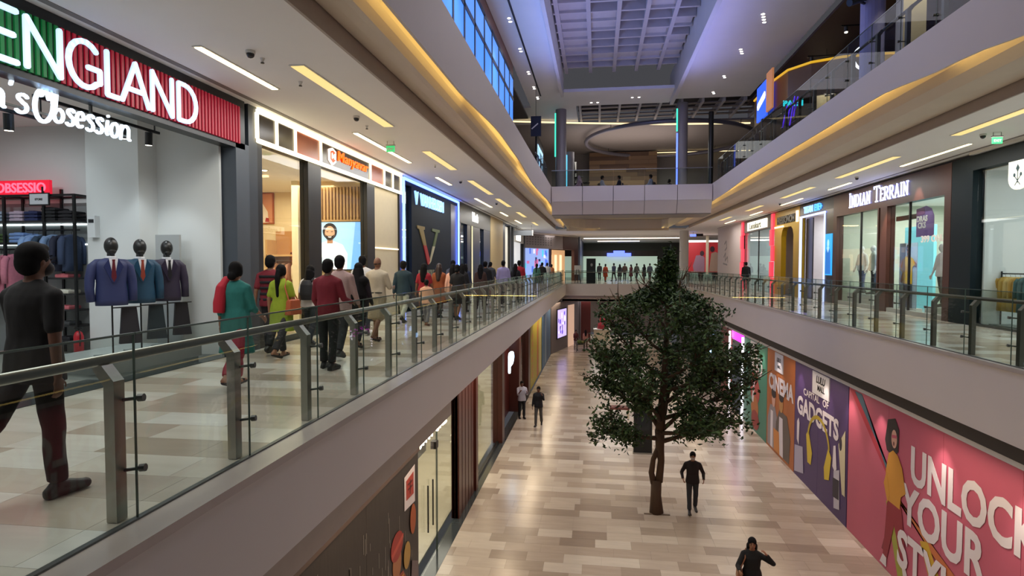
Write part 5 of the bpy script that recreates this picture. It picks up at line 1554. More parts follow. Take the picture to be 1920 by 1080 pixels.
for a, c in ((42.6, '#9fb2bd'), (44.6, '#2c3f66')):
    MB().prism([(a, Z0 + .1), (a + .6, Z0 + .1), (a + .5, -1.9), (a + .1, -1.9)], ((-3.65, 0, 0), (0, 1, 0), (0, 0, 1), (1, 0, 0)), .006).obj('printed_figure', PR('band_' + c, c), bh)
# angled grey wall with screen, and shops further in
pa, pb = Vector((-3.6, 47.6, 0)), Vector((-1.5, 56.5, 0))
dd = pb - pa
LL = dd.length
dd.normalize()
nn = Vector((dd.y, -dd.x, 0))
gw = fx(0, LL, Z0, -1.5, -.2, 0).obj('wall_left', mat('grey_angled_wall', '#6f6568', .5), None, kind='structure')
sc_ = thing('advert_screen', 'violet lit advertising screen on the grey angled wall at the far lower left', 'screen', (-2.8, 50.5, F0 + .9))
fx(1.4, 4.1, F0 + 1.0, -2.0, .0, .08).obj('bezel', M_BLACK, sc_)
fx(1.5, 4.0, F0 + 1.1, -2.1, .08, .09).obj('picture_field', glow('screen_violet', '#b9a8f4', 1.3), sc_)
for k in range(14):
    u_, v_ = r.uniform(1.6, 3.6), r.uniform(F0 + 1.2, -2.6)
    fx(u_, u_ + r.uniform(.15, .4), v_, v_ + r.uniform(.15, .5), .09, .1).obj('picture_patch', glow('violet_patch_%d' % (k % 3), ['#4a2a8c', '#f0ecff', '#6a4cd0'][k % 3], 1.0), sc_)
fx(4.7, 6.6, Z0, -1.9, .02, .06).obj('display_window', glow('warm_window', '#c9a48c', .7), None, label='warm lit display window right of the violet screen, lower left', cat='window')
st('wall_back', B(-1.5, -.6, 56, 56.3, F0, -1.5), mat('deep_red_wall2', '#5a1a18', .5))
rd = thing('display_counter', 'cream counter with a red dress form at the far end of the lower floor', 'counter', (.4, 57, F0))
B(-.3, 1.2, 57, 58, Z0, F0 + 1.0).obj('body', M_CREAM, rd)
B(-.35, 1.25, 56.95, 58.05, F0 + 1.0, F0 + 1.06).obj('top', M_WHITE, rd)
MB().tube([(.5, 57.5, F0 + 1.06), (.5, 57.5, F0 + 1.5), (.5, 57.5, F0 + 2.1), (.5, 57.5, F0 + 2.7), (.5, 57.5, F0 + 2.9)], [.5, .42, .2, .24, .08], 12).obj('dress_form', mat('red_dress', '#a02430', .6), rd, smooth=True)
kl = thing('info_kiosk', 'black free-standing totem on the lower floor behind the tree trunk', 'kiosk', (1.72, 22.9, F0))
B(1.38, 2.06, 22.8, 23.0, F0 + .06, F0 + 2.2).obj('case', mat('kiosk_black', '#16181a'), kl)
B(1.36, 2.08, 22.75, 23.05, F0 + .002, F0 + .06).obj('base', M_STEEL, kl)
B(1.46, 1.98, 22.795, 22.8, F0 + .9, F0 + 2.1).obj('screen', mat('kiosk_screen', '#20262a', .1), kl)
kt = thing('bench', 'small reddish bench seat with a dark bag on it left of the lower totem', 'bench', (1.0, 28.2, F0))
B(.6, 1.5, 28, 28.5, F0 + .4, F0 + .5).obj('seat', mat('bench_red', '#6a3a34', .5), kt)
for x in (.65, 1.45):
    B(x - .04, x + .04, 28.02, 28.48, F0 + .002, F0 + .4).obj('leg', M_CREAM, kt)

# ------------------------------------------------------------------ upper level furniture of the picture's top
bf = thing('glass_screen_wall', 'row of tall bright blue glass panels on the upper left level', 'screen wall', (-3.6, 20, 5.5))
BLU = glow('blue_glass_lit', '#3f86f0', .95)
BLU2 = glow('blue_glass_lit_top', '#5a96ee', .8)
ed = [13.2, 14.9, 16.2, 17.6, 19.1, 20.5, 21.9, 23.3, 24.6, 25.75]
for a, b in zip(ed[:-1], ed[1:]):
    B(-3.66, -3.6, a + .12, b - .06, 5.5, 8.55).obj('glass_pane', BLU, bf)
    B(-3.66, -3.6, a + .06, b - .02, 8.72, 9.45).obj('glass_pane', BLU2, bf)
    B(-3.7, -3.58, a - .05, a + .08, 5.5, 9.55).obj('mullion', mat('mullion_blue_grey', '#3a4250', .4), bf)
B(-3.7, -3.58, 13.2, 25.8, 8.56, 8.71).obj('transom', mat('mullion_blue_grey', '#3a4250'), bf)
B(-3.72, -3.58, 13.2, 25.8, 9.46, 9.6).obj('head_rail', M_BLACK, bf)
area('screen_light', (-3.5, 19.5, 7.6), (0, math.radians(-90), 0), 3.5, 11, 25, (.35, .6, 1))
us = thing('advert_screen', 'curved-top dark screen with pale blue lettering past the blue glass panels', 'screen', (-3.4, 36, 6.5))
B(-3.5, -3.4, 34, 38, 6.6, 9.0).obj('bezel', M_BLACK, us)
B(-3.5, -3.4, 35.8, 36.2, 5.49, 6.6).obj('stand', M_BLACK, us)
for k in range(4):
    MB().strokes([[(34.5 + k * .85, 7.2), (34.5 + k * .85, 8.4), (35.0 + k * .85, 8.4), (35.0 + k * .85, 7.2)]], .14, .01, FRL(-3.4)).obj('lit_letter', glow('ice_letters', '#9fd8ff', 1.6), us)
ub = thing('hanging_banner', 'small dark banner with a white stripe hung past the blue glass panels', 'banner', (-3.0, 29, 7.6))
B(-3.2, -2.7, 29, 29.04, 7.75, 8.7).obj('cloth', mat('banner_navy', '#141a30', .6), ub)
MB().bar((-3.15, 28.99, 8.1), (-2.85, 28.99, 8.35), .01, .05).obj('stripe', M_WHITE, ub)
B(-2.96, -2.94, 29.01, 29.03, 8.7, 10.2).obj('wire', M_BLACK, ub)
# right side: curved yellow kiosk canopy
kc = thing('kiosk_canopy', 'curved brown kiosk canopy with a yellow rim on the upper right level', 'canopy', (8, 24, 5.5))
outl = [(10.6, 22.4), (9.6, 22.4), (8.4, 22.55), (7.5, 23.0), (6.95, 23.8), (6.8, 25), (6.8, 28)]
mb = MB()
rings = []
for x, y in outl:
    rings.append([(x, y, 7.6), (x + .06, y + .1, 7.6), (x + .06, y + .1, 8.75), (x, y, 8.75)])
mb.loft(rings)
mb.obj('fascia', mat('canopy_brown', '#6a5030', .25, noise_s=2), kc)
MB().tube([(x - .02, y - .03, 8.78) for x, y in outl], .045, 8).obj('rim', mat('rim_gold', '#c99a22', .35, emit=.5), kc)
B(9.55, 10.5, 22.3, 22.38, 7.62, 8.7).obj('yellow_panel', mat('panel_gold', '#c0921c', .4, emit=.15), kc)
for x, y in ((10.4, 22.7), (7.1, 24), (6.9, 27.8)):
    B(x - .05, x + .05, y - .05, y + .05, 5.5, 7.6).obj('post', M_DSTEEL, kc)
text('lettering', 'PALM', .26, (6.72, 23.55, 7.42), 'F', glow('teal_letters', '#2fd0d8', 1.4), kc, .02, 1.1, .012)
bsn = thing('advert_screen', 'small blue lit screen beside a tan face print at the end of the kiosk canopy', 'screen', (6.6, 26, 7.4))
B(6.55, 6.62, 25.2, 26.6, 7.5, 8.9).obj('picture_field', glow('screen_royal', '#2a55e8', 1.3), bsn)
MB().strokes([[(-26.4, 8.1), (-25.4, 8.35)]], .3, .01, ((6.55, 0, 0), (0, -1, 0), (0, 0, 1), (-1, 0, 0))).obj('white_band', glow('screen_white', '#e8f0ff', 1.4), bsn)
B(6.56, 6.61, 25.8, 25.95, 5.49, 7.5).obj('stand', M_BLACK, bsn)
B(6.55, 6.62, 24.4, 25.2, 7.6, 9.1).obj('face_print', mat('face_print', '#b87a50', .6, emit=.3), bsn)
for i, (x, y, w_) in enumerate(((9.2, 15.5, 1), (9.0, 19.2, 1), (8.8, 22.0, 1), (8.7, 25.0, 1), (8.6, 29, 0))):
    t = thing('track_light', ORD[i] + ' ceiling track with two lamps under the dark timber ceiling, upper right', 'track light', (x, y, 9.6))
    B(x - .7, x + .7, y - .02, y + .02, 9.62, 9.66).obj('track', M_BLACK, t)
    B(x - .01, x + .01, y - .01, y + .01, 9.66, 9.9).obj('rod', M_BLACK, t)
    for s_ in (-.55, .55):
        h = MB().tube([(x + s_, y, 9.6), (x + s_, y - .02, 9.42)], .06, 12).obj('spot_head', M_BLACK if not w_ else M_DSTEEL, t)
        MB().tube([(x + s_, y - .02, 9.42), (x + s_, y - .021, 9.40)], .05, 12).obj('lens', M_SPOT, h)
pj = thing('stage_lamp', 'black stage lamp clamped to the broad blue-lit column, upper right', 'lamp', (7.0, 17.4, 8.5))
MB().tube([(7.05, 17.6, 8.75), (6.6, 17.4, 8.55)], .1, 10).obj('body', M_BLACK, pj)
MB().bar((7.15, 17.7, 8.6), (6.8, 17.5, 8.65), .05, .05).obj('clamp', M_BLACK, pj)
cw = st('wall_right', B(7.75, 8.3, 17.0, 17.4, 5.5, 9.9), mat('cream_column', '#e2d6b8'))
spot('track_spot', (8.0, 16.2, 9.6), (8.0, 17.0, 7.0), 60, (1, .86, .6), 70)
st('wall_right', B(11, 11.2, 8, 22, 5.5, 9.9), mat('cafe_wall', '#5c4536', .6))
ringl = thing('ceiling_lamp', 'white C-shaped ring lamp on the upper right level behind the balustrade', 'lamp', (7.9, 19.5, 7.2))
MB().tube([(7.9 + .35 * math.cos(a), 19.5, 7.75 + .35 * math.sin(a)) for a in [math.radians(60 + 240 * i / 20) for i in range(21)]], .04, 8).obj('ring_tube', glow('ring_white', '#f4f4ff', 2.5), ringl, smooth=True)
MB().tube([(7.75, 19.5, 8.06), (7.75, 19.5, 9.9)], .01, 6).obj('wire', M_BLACK, ringl)
pn = thing('neon_sign', 'violet neon strokes behind the upper right balustrade', 'sign', (6.4, 21.5, 6.3))
MB().strokes([[(-22.4, 6.4), (-21.9, 7.0)], [(-22.0, 6.3), (-21.5, 7.0)], [(-21.6, 6.3), (-21.1, 7.1)], [(-21.2, 6.5), (-20.8, 7.0)]], .06, .03, ((6.4, 0, 0), (0, -1, 0), (0, 0, 1), (-1, 0, 0))).obj('neon_tube', glow('violet_neon', '#5a2af0', .8), pn)
MB().bar((6.45, 22.4, 6.35), (6.45, 20.8, 6.35), .04, .04).bar((6.45, 21.6, 5.5), (6.45, 21.6, 6.4), .04, .04).obj('stand', M_BLACK, pn)
# brown sofas behind the upper right balustrade
for k, (x, y, c, n_) in enumerate(((6.8, 14.2, '#6a4a38', 'brown'), (6.9, 16.0, '#5a4438', 'darker brown'), (6.8, 12.2, '#70503c', 'tan brown'))):
    t = thing('armchair', n_ + ' upholstered armchair behind the upper right balustrade', 'armchair', (x, y, 5.492))
    mm = mat('upholstery_' + c, c, .8)
    B(x - .38, x + .38, y - .35, y + .35, 5.55, 5.92).obj('seat', mm, t)
    MB().loft([[(x + .3 + a, y + b, z) for a, b in ((-.08, -.4), (.1, -.34), (.12, 0), (.1, .34), (-.08, .4), (0, 0))] for z in (5.6, 6.1, 6.5)]).obj('backrest', mm, t)
    for s_ in (-1, 1):
        B(x - .36, x + .36, y + s_ * .36 - .05, y + s_ * .36 + .05, 5.55, 6.12).obj('armrest', mm, t)
        for q in (-.3, .3):
            B(x + q - .02, x + q + .02, y + s_ * .3 - .02, y + s_ * .3 + .02, 5.492, 5.56).obj('leg', M_BLACK, t)
# spiral stair seen behind the footbridge
sp = thing('spiral_stair', 'small stair with dark open treads beside the timber wall on the upper level', 'stair', (-1.5, 44, 5.5))
for k in range(7):
    a = math.radians(-60 + k * 26)
    MB().bar((-1.6, 44, 5.75 + k * .42), (-1.6 + 1.3 * math.cos(a), 44 - .8 * math.sin(a), 5.75 + k * .42), .35, .07).obj('tread', M_BLACK, sp)
MB().tube([(-1.6, 44, 5.5), (-1.6, 44, 9)], .08, 10).obj('pole', M_STEEL, sp)

# ------------------------------------------------------------------ ceiling fittings
def strip_light(label, x, y0, y1, z, m, w_=.11):
    t = thing('ceiling_light', label, 'strip light', (x, (y0 + y1) / 2, z - .03))
    B(x - w_ / 2 - .02, x + w_ / 2 + .02, y0 - .03, y1 + .03, z - .012, z - .001).obj('trim_frame', M_WHITE, t)
    B(x - w_ / 2, x + w_ / 2, y0, y1, z - .02, z - .012).obj('diffuser', m, t)


for i, (a, b) in enumerate(((7.5, 9.45), (12.8, 16.7), (19.6, 21.5), (26, 30), (33, 35.5), (39, 42))):
    strip_light(ORD[i] + ' bright strip light on the shop side of the left walkway ceiling', -5.3, a, b, 4.5, M_LINE, .10)
for i, (a, b) in enumerate(((8.4, 12.3), (15.1, 18.1), (20.5, 24.6), (26.2, 29.9), (33, 36.5), (41, 44))):
    strip_light(ORD[i] + ' dimmer strip light on the void side of the left walkway ceiling', -4.36, a, b, 4.5, M_LINEDIM, .2)
for i, (a, b) in enumerate(((16, 19.3), (22.9, 24.9), (28, 31), (34.5, 37), (41, 44))):
    strip_light(ORD[i] + ' bright strip light on the shop side of the right walkway ceiling', 8.85, a, b, 4.5, M_LINE, .09)
for i, (a, b) in enumerate(((9.6, 14.9), (17.6, 21.6), (24, 27.7), (31, 34), (38, 41))):
    strip_light(ORD[i] + ' dimmer strip light on the void side of the right walkway ceiling', 7.95, a, b, 4.5, M_LINEDIM, .2)


def dome(label, x, y, z, r_=.055):
    t = thing('ceiling_camera', label, 'ceiling camera', (x, y, z - .12))
    MB().tube([(x, y, z), (x, y, z - .04)], r_ * 1.2, 14).obj('mount', M_WHITE, t)
    MB().ell((x, y, z - .05), (r_, r_, r_), 12, 7).obj('dome', mat('smoked_dome', '#2e2e32', .2), t, smooth=True)


for i, y in enumerate((7.75, 11.4, 20.5, 28)):
    dome(ORD[i] + ' dome camera on the left walkway ceiling', -4.7, y, 4.5)
for i, y in enumerate((14.9, 21.5, 30)):
    dome(ORD[i] + ' dome camera on the right walkway ceiling', 8.5, y, 4.5)
for i, (x, y) in enumerate(((-4.7, 8.05), (-4.7, 9.15), (-4.8, 12.2), (-4.7, 17.2))):
    t = thing('ceiling_sprinkler', ORD[i] + ' small sprinkler on the left walkway ceiling', 'sprinkler', (x, y, 4.42))
    MB().tube([(x, y, 4.5), (x, y, 4.44)], [.035, .012], 10).obj('rose', M_WHITE, t)
    MB().tube([(x, y, 4.44), (x, y, 4.425)], .025, 10).obj('deflector', M_DSTEEL, t)
for (x, y, lab) in ((-4.85, 13.8, 'left'), (8.7, 14.75, 'right')):
    t = thing('exit_sign', 'green lit exit sign hung from the %s walkway ceiling' % lab, 'exit sign', (x, y, 4.2))
    B(x - .1, x + .1, y - .015, y + .015, 4.25, 4.39).obj('lit_panel', glow('exit_green', '#35c070', .9), t)
    text('lettering', 'EXIT', .075, (x, y - .018, 4.29), 'F', M_WHITE, t, .002, 1.0, .003, 0, 'CENTER')
    B(x - .11, x + .11, y - .03, y + .03, 4.39, 4.42).obj('case', M_STEEL, t)
    for s_ in (-.08, .08):
        B(x + s_ - .006, x + s_ + .006, y - .006, y + .006, 4.42, 4.5).obj('rod', M_STEEL, t)


def downl(label, x, y, z, n=3, d=(0, .16)):
    t = thing('downlight', label, 'downlight', (x, y, z - .03))
    for k in range(n):
        a, b = x + d[0] * (k - (n - 1) / 2), y + d[1] * (k - (n - 1) / 2)
        MB().tube([(a, b, z - .001), (a, b, z - .012)], .075, 12).obj('trim_ring', M_WHITE, t)
        MB().tube([(a, b, z - .012), (a, b, z - .02)], .06, 12).obj('lens', glow('roof_lens', '#fff6ea', 8.0), t)


for i, y in enumerate((18.6, 21.3, 24.3, 27.2, 29.5, 31.3)):
    downl(ORD[i] + ' row of downlight lamps in the roof strip above the blue glass, left', -3.1, y, 10.2, 2, (0, .3))
for i, y in enumerate((22.4, 25.7, 29.0, 31.6)):
    downl(ORD[i] + ' row of downlight lamps in the broad roof strip, right', 5.7, y, 10.2, [4, 3, 2, 2][i], (.08, .25))
for i, (x, y, z) in enumerate(((-.5, 20.9, 11.0), (2.3, 21.1, 11.0), (-.2, 32.6, 10.2), (1.9, 31.9, 10.2))):
    downl('pair of lamps ' + ['at the near left of the roof grid', 'at the near right of the roof grid', 'on the cross beam left of the small skylight', 'on the cross beam near its middle'][i], x, y, z, 2, (.34, 0))

# ------------------------------------------------------------------ the tree
tr = thing('tree', 'tall leafy green tree rising from the lower floor through the void', 'tree', (1.73, 17.4, F0))
TX, TY = 1.73, 17.4
M_BARK = mat('bark', '#4a3626', .85, noise_s=14, noise_a=.3, stretch=(1, 1, .2), bump=.6)


def P3(dx, dy, z):
    return (TX + dx, TY + dy, z)


r = random.Random(21)
trunk = MB()
trunk.tube([P3(-.02, 0, F0 + .002), P3(-.04, 0, F0 + .5), P3(-.03, 0, F0 + .95)], [.20, .15, .15], 12)
trunk.tube([P3(.04, 0, F0 + .9), P3(.10, .02, F0 + 1.5), P3(.06, 0, F0 + 1.85), P3(.05, 0, F0 + 2.4)], [.11, .095, .12, .14], 12)
trunk.tube([P3(-.10, 0, F0 + .85), P3(-.17, .0, F0 + 1.15), P3(-.12, 0, F0 + 1.55), P3(.02, 0, F0 + 1.85)], [.10, .085, .07, .09], 10)
trunk.tube([P3(.05, 0, F0 + 2.3), P3(.14, .02, F0 + 3.4), P3(.2, .0, F0 + 4.6), P3(.22, -.05, F0 + 6.0), P3(.26, 0, F0 + 7.3)], [.14, .11, .085, .05, .015], 10)
trunk.obj('trunk', M_BARK, tr, smooth=True)
st_ = MB().box(TX - .38, TX + .34, TY - .16, TY - .1, F0 + .001, F0 + .02)
st_.obj('ground_plate', mat('ground_plate', '#6a5a4a', .5), tr)
tips = []


def branch(p, d, L, rad, depth, mb):
    p, d = Vector(p), Vector(d).normalized()
    pts = [p]
    q = p
    n = 5
    for i in range(n):
        d = (d + Vector((r.uniform(-.18, .18), r.uniform(-.18, .18), r.uniform(-.05, .16)))).normalized()
        q = q + d * L / n
        pts.append(q)
    mb.tube(pts, [rad * (1 - .8 * i / n) for i in range(n + 1)], 6)
    if depth <= 1:
        tips.extend(pts[2:])
    if depth > 0:
        for i in range(2, n + 1):
            for _ in range(2):
                nd = (d + Vector((r.uniform(-1, 1), r.uniform(-1, 1), r.uniform(-.35, .6)))).normalized()
                branch(pts[i], nd, L * r.uniform(.4, .6), rad * .45, depth - 1, mb)


main = [(2.35, (1.0, -.3, .75), 2.0), (2.4, (-.75, .3, 1.0), 2.1), (2.5, (.35, .9, .9), 2.1), (2.6, (-.4, -.9, .8), 1.8), (3.1, (1, .5, .6), 2.0), (3.3, (-1, -.3, .45), 1.9), (3.8, (.8, -.8, .5), 1.8),
        (3.9, (-.9, .5, .5), 2.0), (4.4, (1, .2, .6), 1.7), (4.6, (-1, -.2, .5), 1.8), (4.9, (.2, -1, .6), 1.6), (5.2, (.8, .7, .7), 1.4), (5.3, (-.7, .6, .7), 1.4), (5.8, (.7, -.3, .8), 1.0), (5.9, (-.7, -.2, .8), .95),
        (2.7, (1, .1, .15), 2.3), (2.9, (-.95, .1, .2), 1.7), (3.5, (1.0, -.1, .35), 2.2), (2.05, (1, -.05, .16), 1.7), (2.15, (-.85, -.2, .14), 1.5), (2.3, (.7, -.7, .1), 1.5), (6.4, (.3, .2, 1), .7), (6.4, (-.4, -.1, 1), .6)]
for z, d, L in main:
    mb = MB()
    f_ = min(1, max(0, (z - 2.3) / 5))
    branch(P3(.06 + .04 * (z - 2.3), 0, F0 + z), d, L, .075 * (1 - .6 * f_), 1, mb)
    mb.obj('branch', M_BARK, tr, smooth=True)
tips += [Vector(P3(.24 + r.uniform(-.3, .3), r.uniform(-.3, .3), F0 + 6.3 + 1.2 * k / 14)) for k in range(15)]


def leaves(n_per, spread, cols):
    mbs = MB()
    for t_ in tips:
        if r.random() < .2:
            continue
        sp = spread * r.uniform(.6, 1.25)
        for _ in range(int(n_per * r.uniform(.6, 1.5))):
            c = t_ + Vector((r.gauss(0, sp), r.gauss(0, sp), r.gauss(-.03, sp * .8)))
            h = c.z - F0
            if h < 1.78:
                continue
            if h > 5.9:
                q = max(.26, 1 - (h - 5.9) * 1.2)
                c.x = TX + .25 + (c.x - TX - .25) * q
                c.y = TY + (c.y - TY) * q
            dx, dy = c.x - TX - .12, c.y - TY
            lim = 2.2 if h < 5 else 2.2 - (h - 5) * .3
            if math.hypot(dx, dy) > lim + (.4 if h < 5.0 and dx > 0 else 0):
                continue
            a, b, g = r.uniform(0, 2 * PI), r.uniform(-.9, .9), r.uniform(0, 2 * PI)
            u = Vector((math.cos(a) * math.cos(b), math.sin(a) * math.cos(b), math.sin(b)))
            v = u.orthogonal().normalized()
            v = (Matrix.Rotation(g, 3, u) @ v)
            n = u.cross(v)
            L, W = r.uniform(.11, .17), r.uniform(.03, .045)
            mbs.add([c, c + u * L * .45 + v * W + n * .012, c + u * L, c + u * L * .45 - v * W + n * .012, c + u * L * .5 - n * .006], [(0, 1, 4), (1, 2, 4), (2, 3, 4), (3, 0, 4)], r.randrange(len(cols)))
    return mbs


LM = [mat('leaf_%d' % i, c, .5, spec=.35, noise_s=3, noise_a=.2) for i, c in enumerate(['#2a3d1b', '#354b23', '#24351a', '#42592c'])]
lf = leaves(30, .17, LM).obj('foliage', LM, tr)
lf['kind'] = 'stuff'

# ------------------------------------------------------------------ people
REM = []                     # (object, voxel size, smoothing, fold amplitude): turned into one skin each at the end


def remesh(mb, name, m, parent, vox, sm=5, fold=0.0):
    o = mb.obj(name, m, parent)
    md = o.modifiers.new('skin', 'REMESH')
    md.mode = 'VOXEL'
    md.voxel_size = vox
    md.use_smooth_shade = True
    if sm:
        s_ = o.modifiers.new('smooth', 'SMOOTH')
        s_.factor = .5
        s_.iterations = sm
    REM.append((o, fold))
    return o


def rings_mb(mb, prof, n=20):
    """torso-like loft: (z, half width, half depth, y shift)"""
    mb.loft([[(p[1] * math.copysign(abs(math.cos(q)) ** .85, math.cos(q)), p[3] + p[2] * math.copysign(abs(math.sin(q)) ** .85, math.sin(q)), p[0]) for q in [2 * PI * i / n for i in range(n)]] for p in prof])


SKIN = [mat('skin_a', '#7a523c', .55, noise_s=20), mat('skin_b', '#8f6248', .55, noise_s=20), mat('skin_c', '#6a4432', .55, noise_s=20)]
HAIR = mat('hair_black', '#0a0809', .8, spec=.2, noise_s=60, noise_a=.3)
SHOE = mat('shoe_dark', '#1a1718', .5)


def dvec(a, side=0.0):
    return Vector((math.sin(side), math.sin(a) * math.cos(side), -math.cos(a) * math.cos(side)))


def person(label, x, y, z=0.0, head=0.0, H=1.7, sex='m', top='shirt', tc='#444444', bottom='trousers', bc='#222222', legs=(22, -18, 6, 22), arms=(-14, 16), elb=(12, 18), abd=(9, 9),
           sleeve='long', hair='short', vox=.014, skin=0, shoes='shoe', face=False, hem=None, group=None, extras=None, sit=False, lookyaw=0, fold=.006, shc=None, stripes=None, hairm=None):
    """local frame: facing +Y, x to the right; angles in degrees: legs = thighs L,R then knees L,R; arms = shoulders L,R"""
    t = thing('person', label, 'person', (0, 0, 0), group)
    k = H / 1.70
    fem = sex == 'f'
    sw = (.165 if fem else .19) * k
    R_ = math.radians
    thigh, shin = .43 * k, .41 * k
    legsP = []
    for i, s_ in enumerate((-1, 1)):
        hip = Vector((s_ * .088 * k, 0, 0))
        a, kn = R_(legs[i]), R_(legs[2 + i])
        knee = hip + dvec(a, s_ * .02) * thigh
        ank = knee + dvec(a - kn, 0) * shin
        pt = min(0, (legs[i] - legs[2 + i])) * .55
        fd = Vector((s_ * .12, math.cos(R_(pt)), math.sin(R_(pt)))).normalized()
        toe = ank + fd * .19 * k + Vector((0, 0, -.05 * k)) * (1 if pt > -12 else .6)
        heel = ank - fd * .05 * k + Vector((0, 0, -.05 * k))
        legsP.append((hip, knee, ank, toe, heel, fd))
    low = min(min(p[3].z, p[4].z) for p in legsP) - .028 * k
    pel = Vector((0, 0, -low)) if not sit else Vector((0, 0, sit))

    def up(v):
        return pel + v
    legsP = [[up(v) for v in p[:5]] + [p[5]] for p in legsP]
    pz = pel.z - .90 * k      # shift relative to the standing pelvis height .90

    def Z(z0):
        return z0 * k + pz
    # ---- body
    mb = MB()
    hw = 1.08 if fem else 1.0
    rings_mb(mb, [(Z(.80), .10 * k, .07 * k, 0), (Z(.86), .158 * k * hw, .10 * k, 0), (Z(.94), .160 * k * hw, .105 * k, -.005), (Z(1.06), .132 * k, .092 * k, 0), (Z(1.18), .145 * k, .105 * k, .004),
                  (Z(1.30), .160 * k * (.92 if fem else 1), .11 * k, 0), (Z(1.36), sw * .92, .088 * k, -.006), (Z(1.425), sw * .5, .06 * k, -.006), (Z(1.45), .05 * k, .05 * k, 0)])
    mb.cap((0, -.006, Z(1.40)), (0, .012, Z(1.52)), .052 * k, .050 * k)
    hd = MB()
    hc = Vector((0, .018, Z(1.595)))
    mb.ell(hc, (.072 * k, .092 * k, .108 * k), 18, 12)
    mb.ell(hc + Vector((0, .03, -.06)) * k, (.052 * k, .060 * k, .055 * k), 14, 9)
    mb.ell(hc + Vector((0, .096, -.015)) * k, (.012 * k, .018 * k, .024 * k), 8, 6)
    mb.ell(hc + Vector((0, .083, -.055)) * k, (.024 * k, .012 * k, .009 * k), 8, 6)
    for s_ in (-1, 1):
        mb.ell(hc + Vector((s_ * .074, -.005, -.01)) * k, (.010 * k, .020 * k, .030 * k), 8, 6)
    for (hip, knee, ank, toe, heel, fd) in legsP:
        mb.cap(hip, knee, .082 * k * hw, .055 * k)
        mb.cap(knee, knee + (ank - knee) * .4, .053 * k, .052 * k)
        mb.cap(knee + (ank - knee) * .35, ank, .052 * k, .036 * k)
        mb.cap(heel, toe, .034 * k, .030 * k)
        mb.cap(ank, heel, .036 * k, .034 * k)
    armsP = []
    for i, s_ in enumerate((-1, 1)):
        sh = Vector((s_ * sw * .98, -.008, Z(1.352)))
        a, e = R_(arms[i]), R_(elb[i])
        el = sh + dvec(a, s_ * R_(abd[i])) * .28 * k
        wr = el + dvec(a + e, s_ * R_(abd[i] * .4 - (14 if elb[i] > 60 else 0) if elb[i] <= 110 else -34)) * .245 * k
        armsP.append((sh, el, wr))
        mb.cap((s_ * .05 * k, -.008, Z(1.43)), sh, .042 * k, .050 * k)
        mb.cap(sh, el, .050 * k, .038 * k)
        mb.cap(el, wr, .037 * k, .026 * k)
        d = (wr - el).normalized()
        side = Vector((s_, 0, 0))
        side = (side - d * side.dot(d)).normalized()
        fwd = d.cross(side) * s_
        if fwd.y < 0:
            fwd = -fwd
        fr_ = max(.0085 * k, vox * .62)
        pc = wr + d * .05 * k
        rot = Matrix((side * .45, fwd, d)).transposed()
        mb.ell(pc, (.032 * k, .038 * k, .052 * k), 10, 7, rot=Matrix((side, fwd, d)).transposed() @ Matrix.Diagonal((.5, 1, 1)))
        for j in range(4):
            off = fwd * (j - 1.5) * .019 * k
            b0 = wr + d * .085 * k + off
            L = (.062, .072, .076, .064)[j] * k
            b1 = b0 + (d * .9 - side * .35).normalized() * L * .55
            b2 = b1 + (d * .6 - side * .75).normalized() * L * .5
            mb.cap(wr + d * .05 * k + off * .8, b0, fr_ * 1.1, fr_, 7)
            mb.cap(b0, b1, fr_, fr_ * .95, 7)
            mb.cap(b1, b2, fr_ * .95, fr_ * .8, 7)
        th0 = wr + d * .03 * k + fwd * .028 * k
        th1 = th0 + (d * .7 + fwd * .7 - side * .2).normalized() * .04 * k
        mb.cap(th0, th1, fr_ * 1.2, fr_ * 1.05, 7)
        mb.cap(th1, th1 + (d * .9 + fwd * .1 - side * .3).normalized() * .03 * k, fr_ * 1.05, fr_ * .85, 7)
    remesh(mb, 'body', SKIN[skin], t, vox, 3)
    # ---- top
    o_ = .018 * k
    tm = mat('fabric_' + tc, tc, .85, noise_s=40, noise_a=.1)
    if top:
        hz = hem if hem is not None else {'shirt': .80, 'tshirt': .82, 'kurta': .48, 'jacket': .78, 'gown': .12}[top]
        mt = MB()
        fl = {'shirt': 1.0, 'tshirt': 1.0, 'kurta': 1.28, 'jacket': 1.06, 'gown': 1.5}[top]
        prof = []
        if hz < .72:
            prof += [(Z(hz), .165 * k * hw * fl + o_, .12 * k * fl + o_, 0), (Z((hz + .82) / 2), .165 * k * hw * (1 + fl) / 2 + o_, .115 * k * (1 + fl) / 2 + o_, 0)]
        else:
            prof += [(Z(hz), .178 * k * hw + o_, .126 * k + o_, 0)]
        prof += [(Z(.90), .174 * k * hw + o_, .122 * k + o_, 0), (Z(1.0), .160 * k * hw + o_, .112 * k + o_, 0), (Z(1.08), (.142 if fem else .152) * k + o_, .10 * k + o_, 0), (Z(1.18), .152 * k + o_, .108 * k + o_, .004),
                 (Z(1.30), .166 * k * (.93 if fem else 1) + o_, .112 * k + o_, 0), (Z(1.36), sw * .96, .092 * k + o_, -.006), (Z(1.42), sw * .55 + o_, .068 * k + o_, -.006), (Z(1.455), .062 * k, .06 * k, .0)]
        rings_mb(mt, prof)
        for (sh, el, wr) in armsP:
            mt.cap((math.copysign(.055 * k, sh.x), -.008, Z(1.425)), sh, .050 * k, .062 * k)
            if sleeve == 'short':
                mid = sh + (el - sh) * .72
                mt.cap(sh, mid, .064 * k, .058 * k)
            elif sleeve == 'half':
                mt.cap(sh, el, .064 * k, .054 * k)
                mt.cap(el, el + (wr - el) * .3, .053 * k, .048 * k)
            elif sleeve == 'long':
                mt.cap(sh, el, .064 * k, .052 * k)
                mt.cap(el, el + (wr - el) * .9, .051 * k, .040 * k)
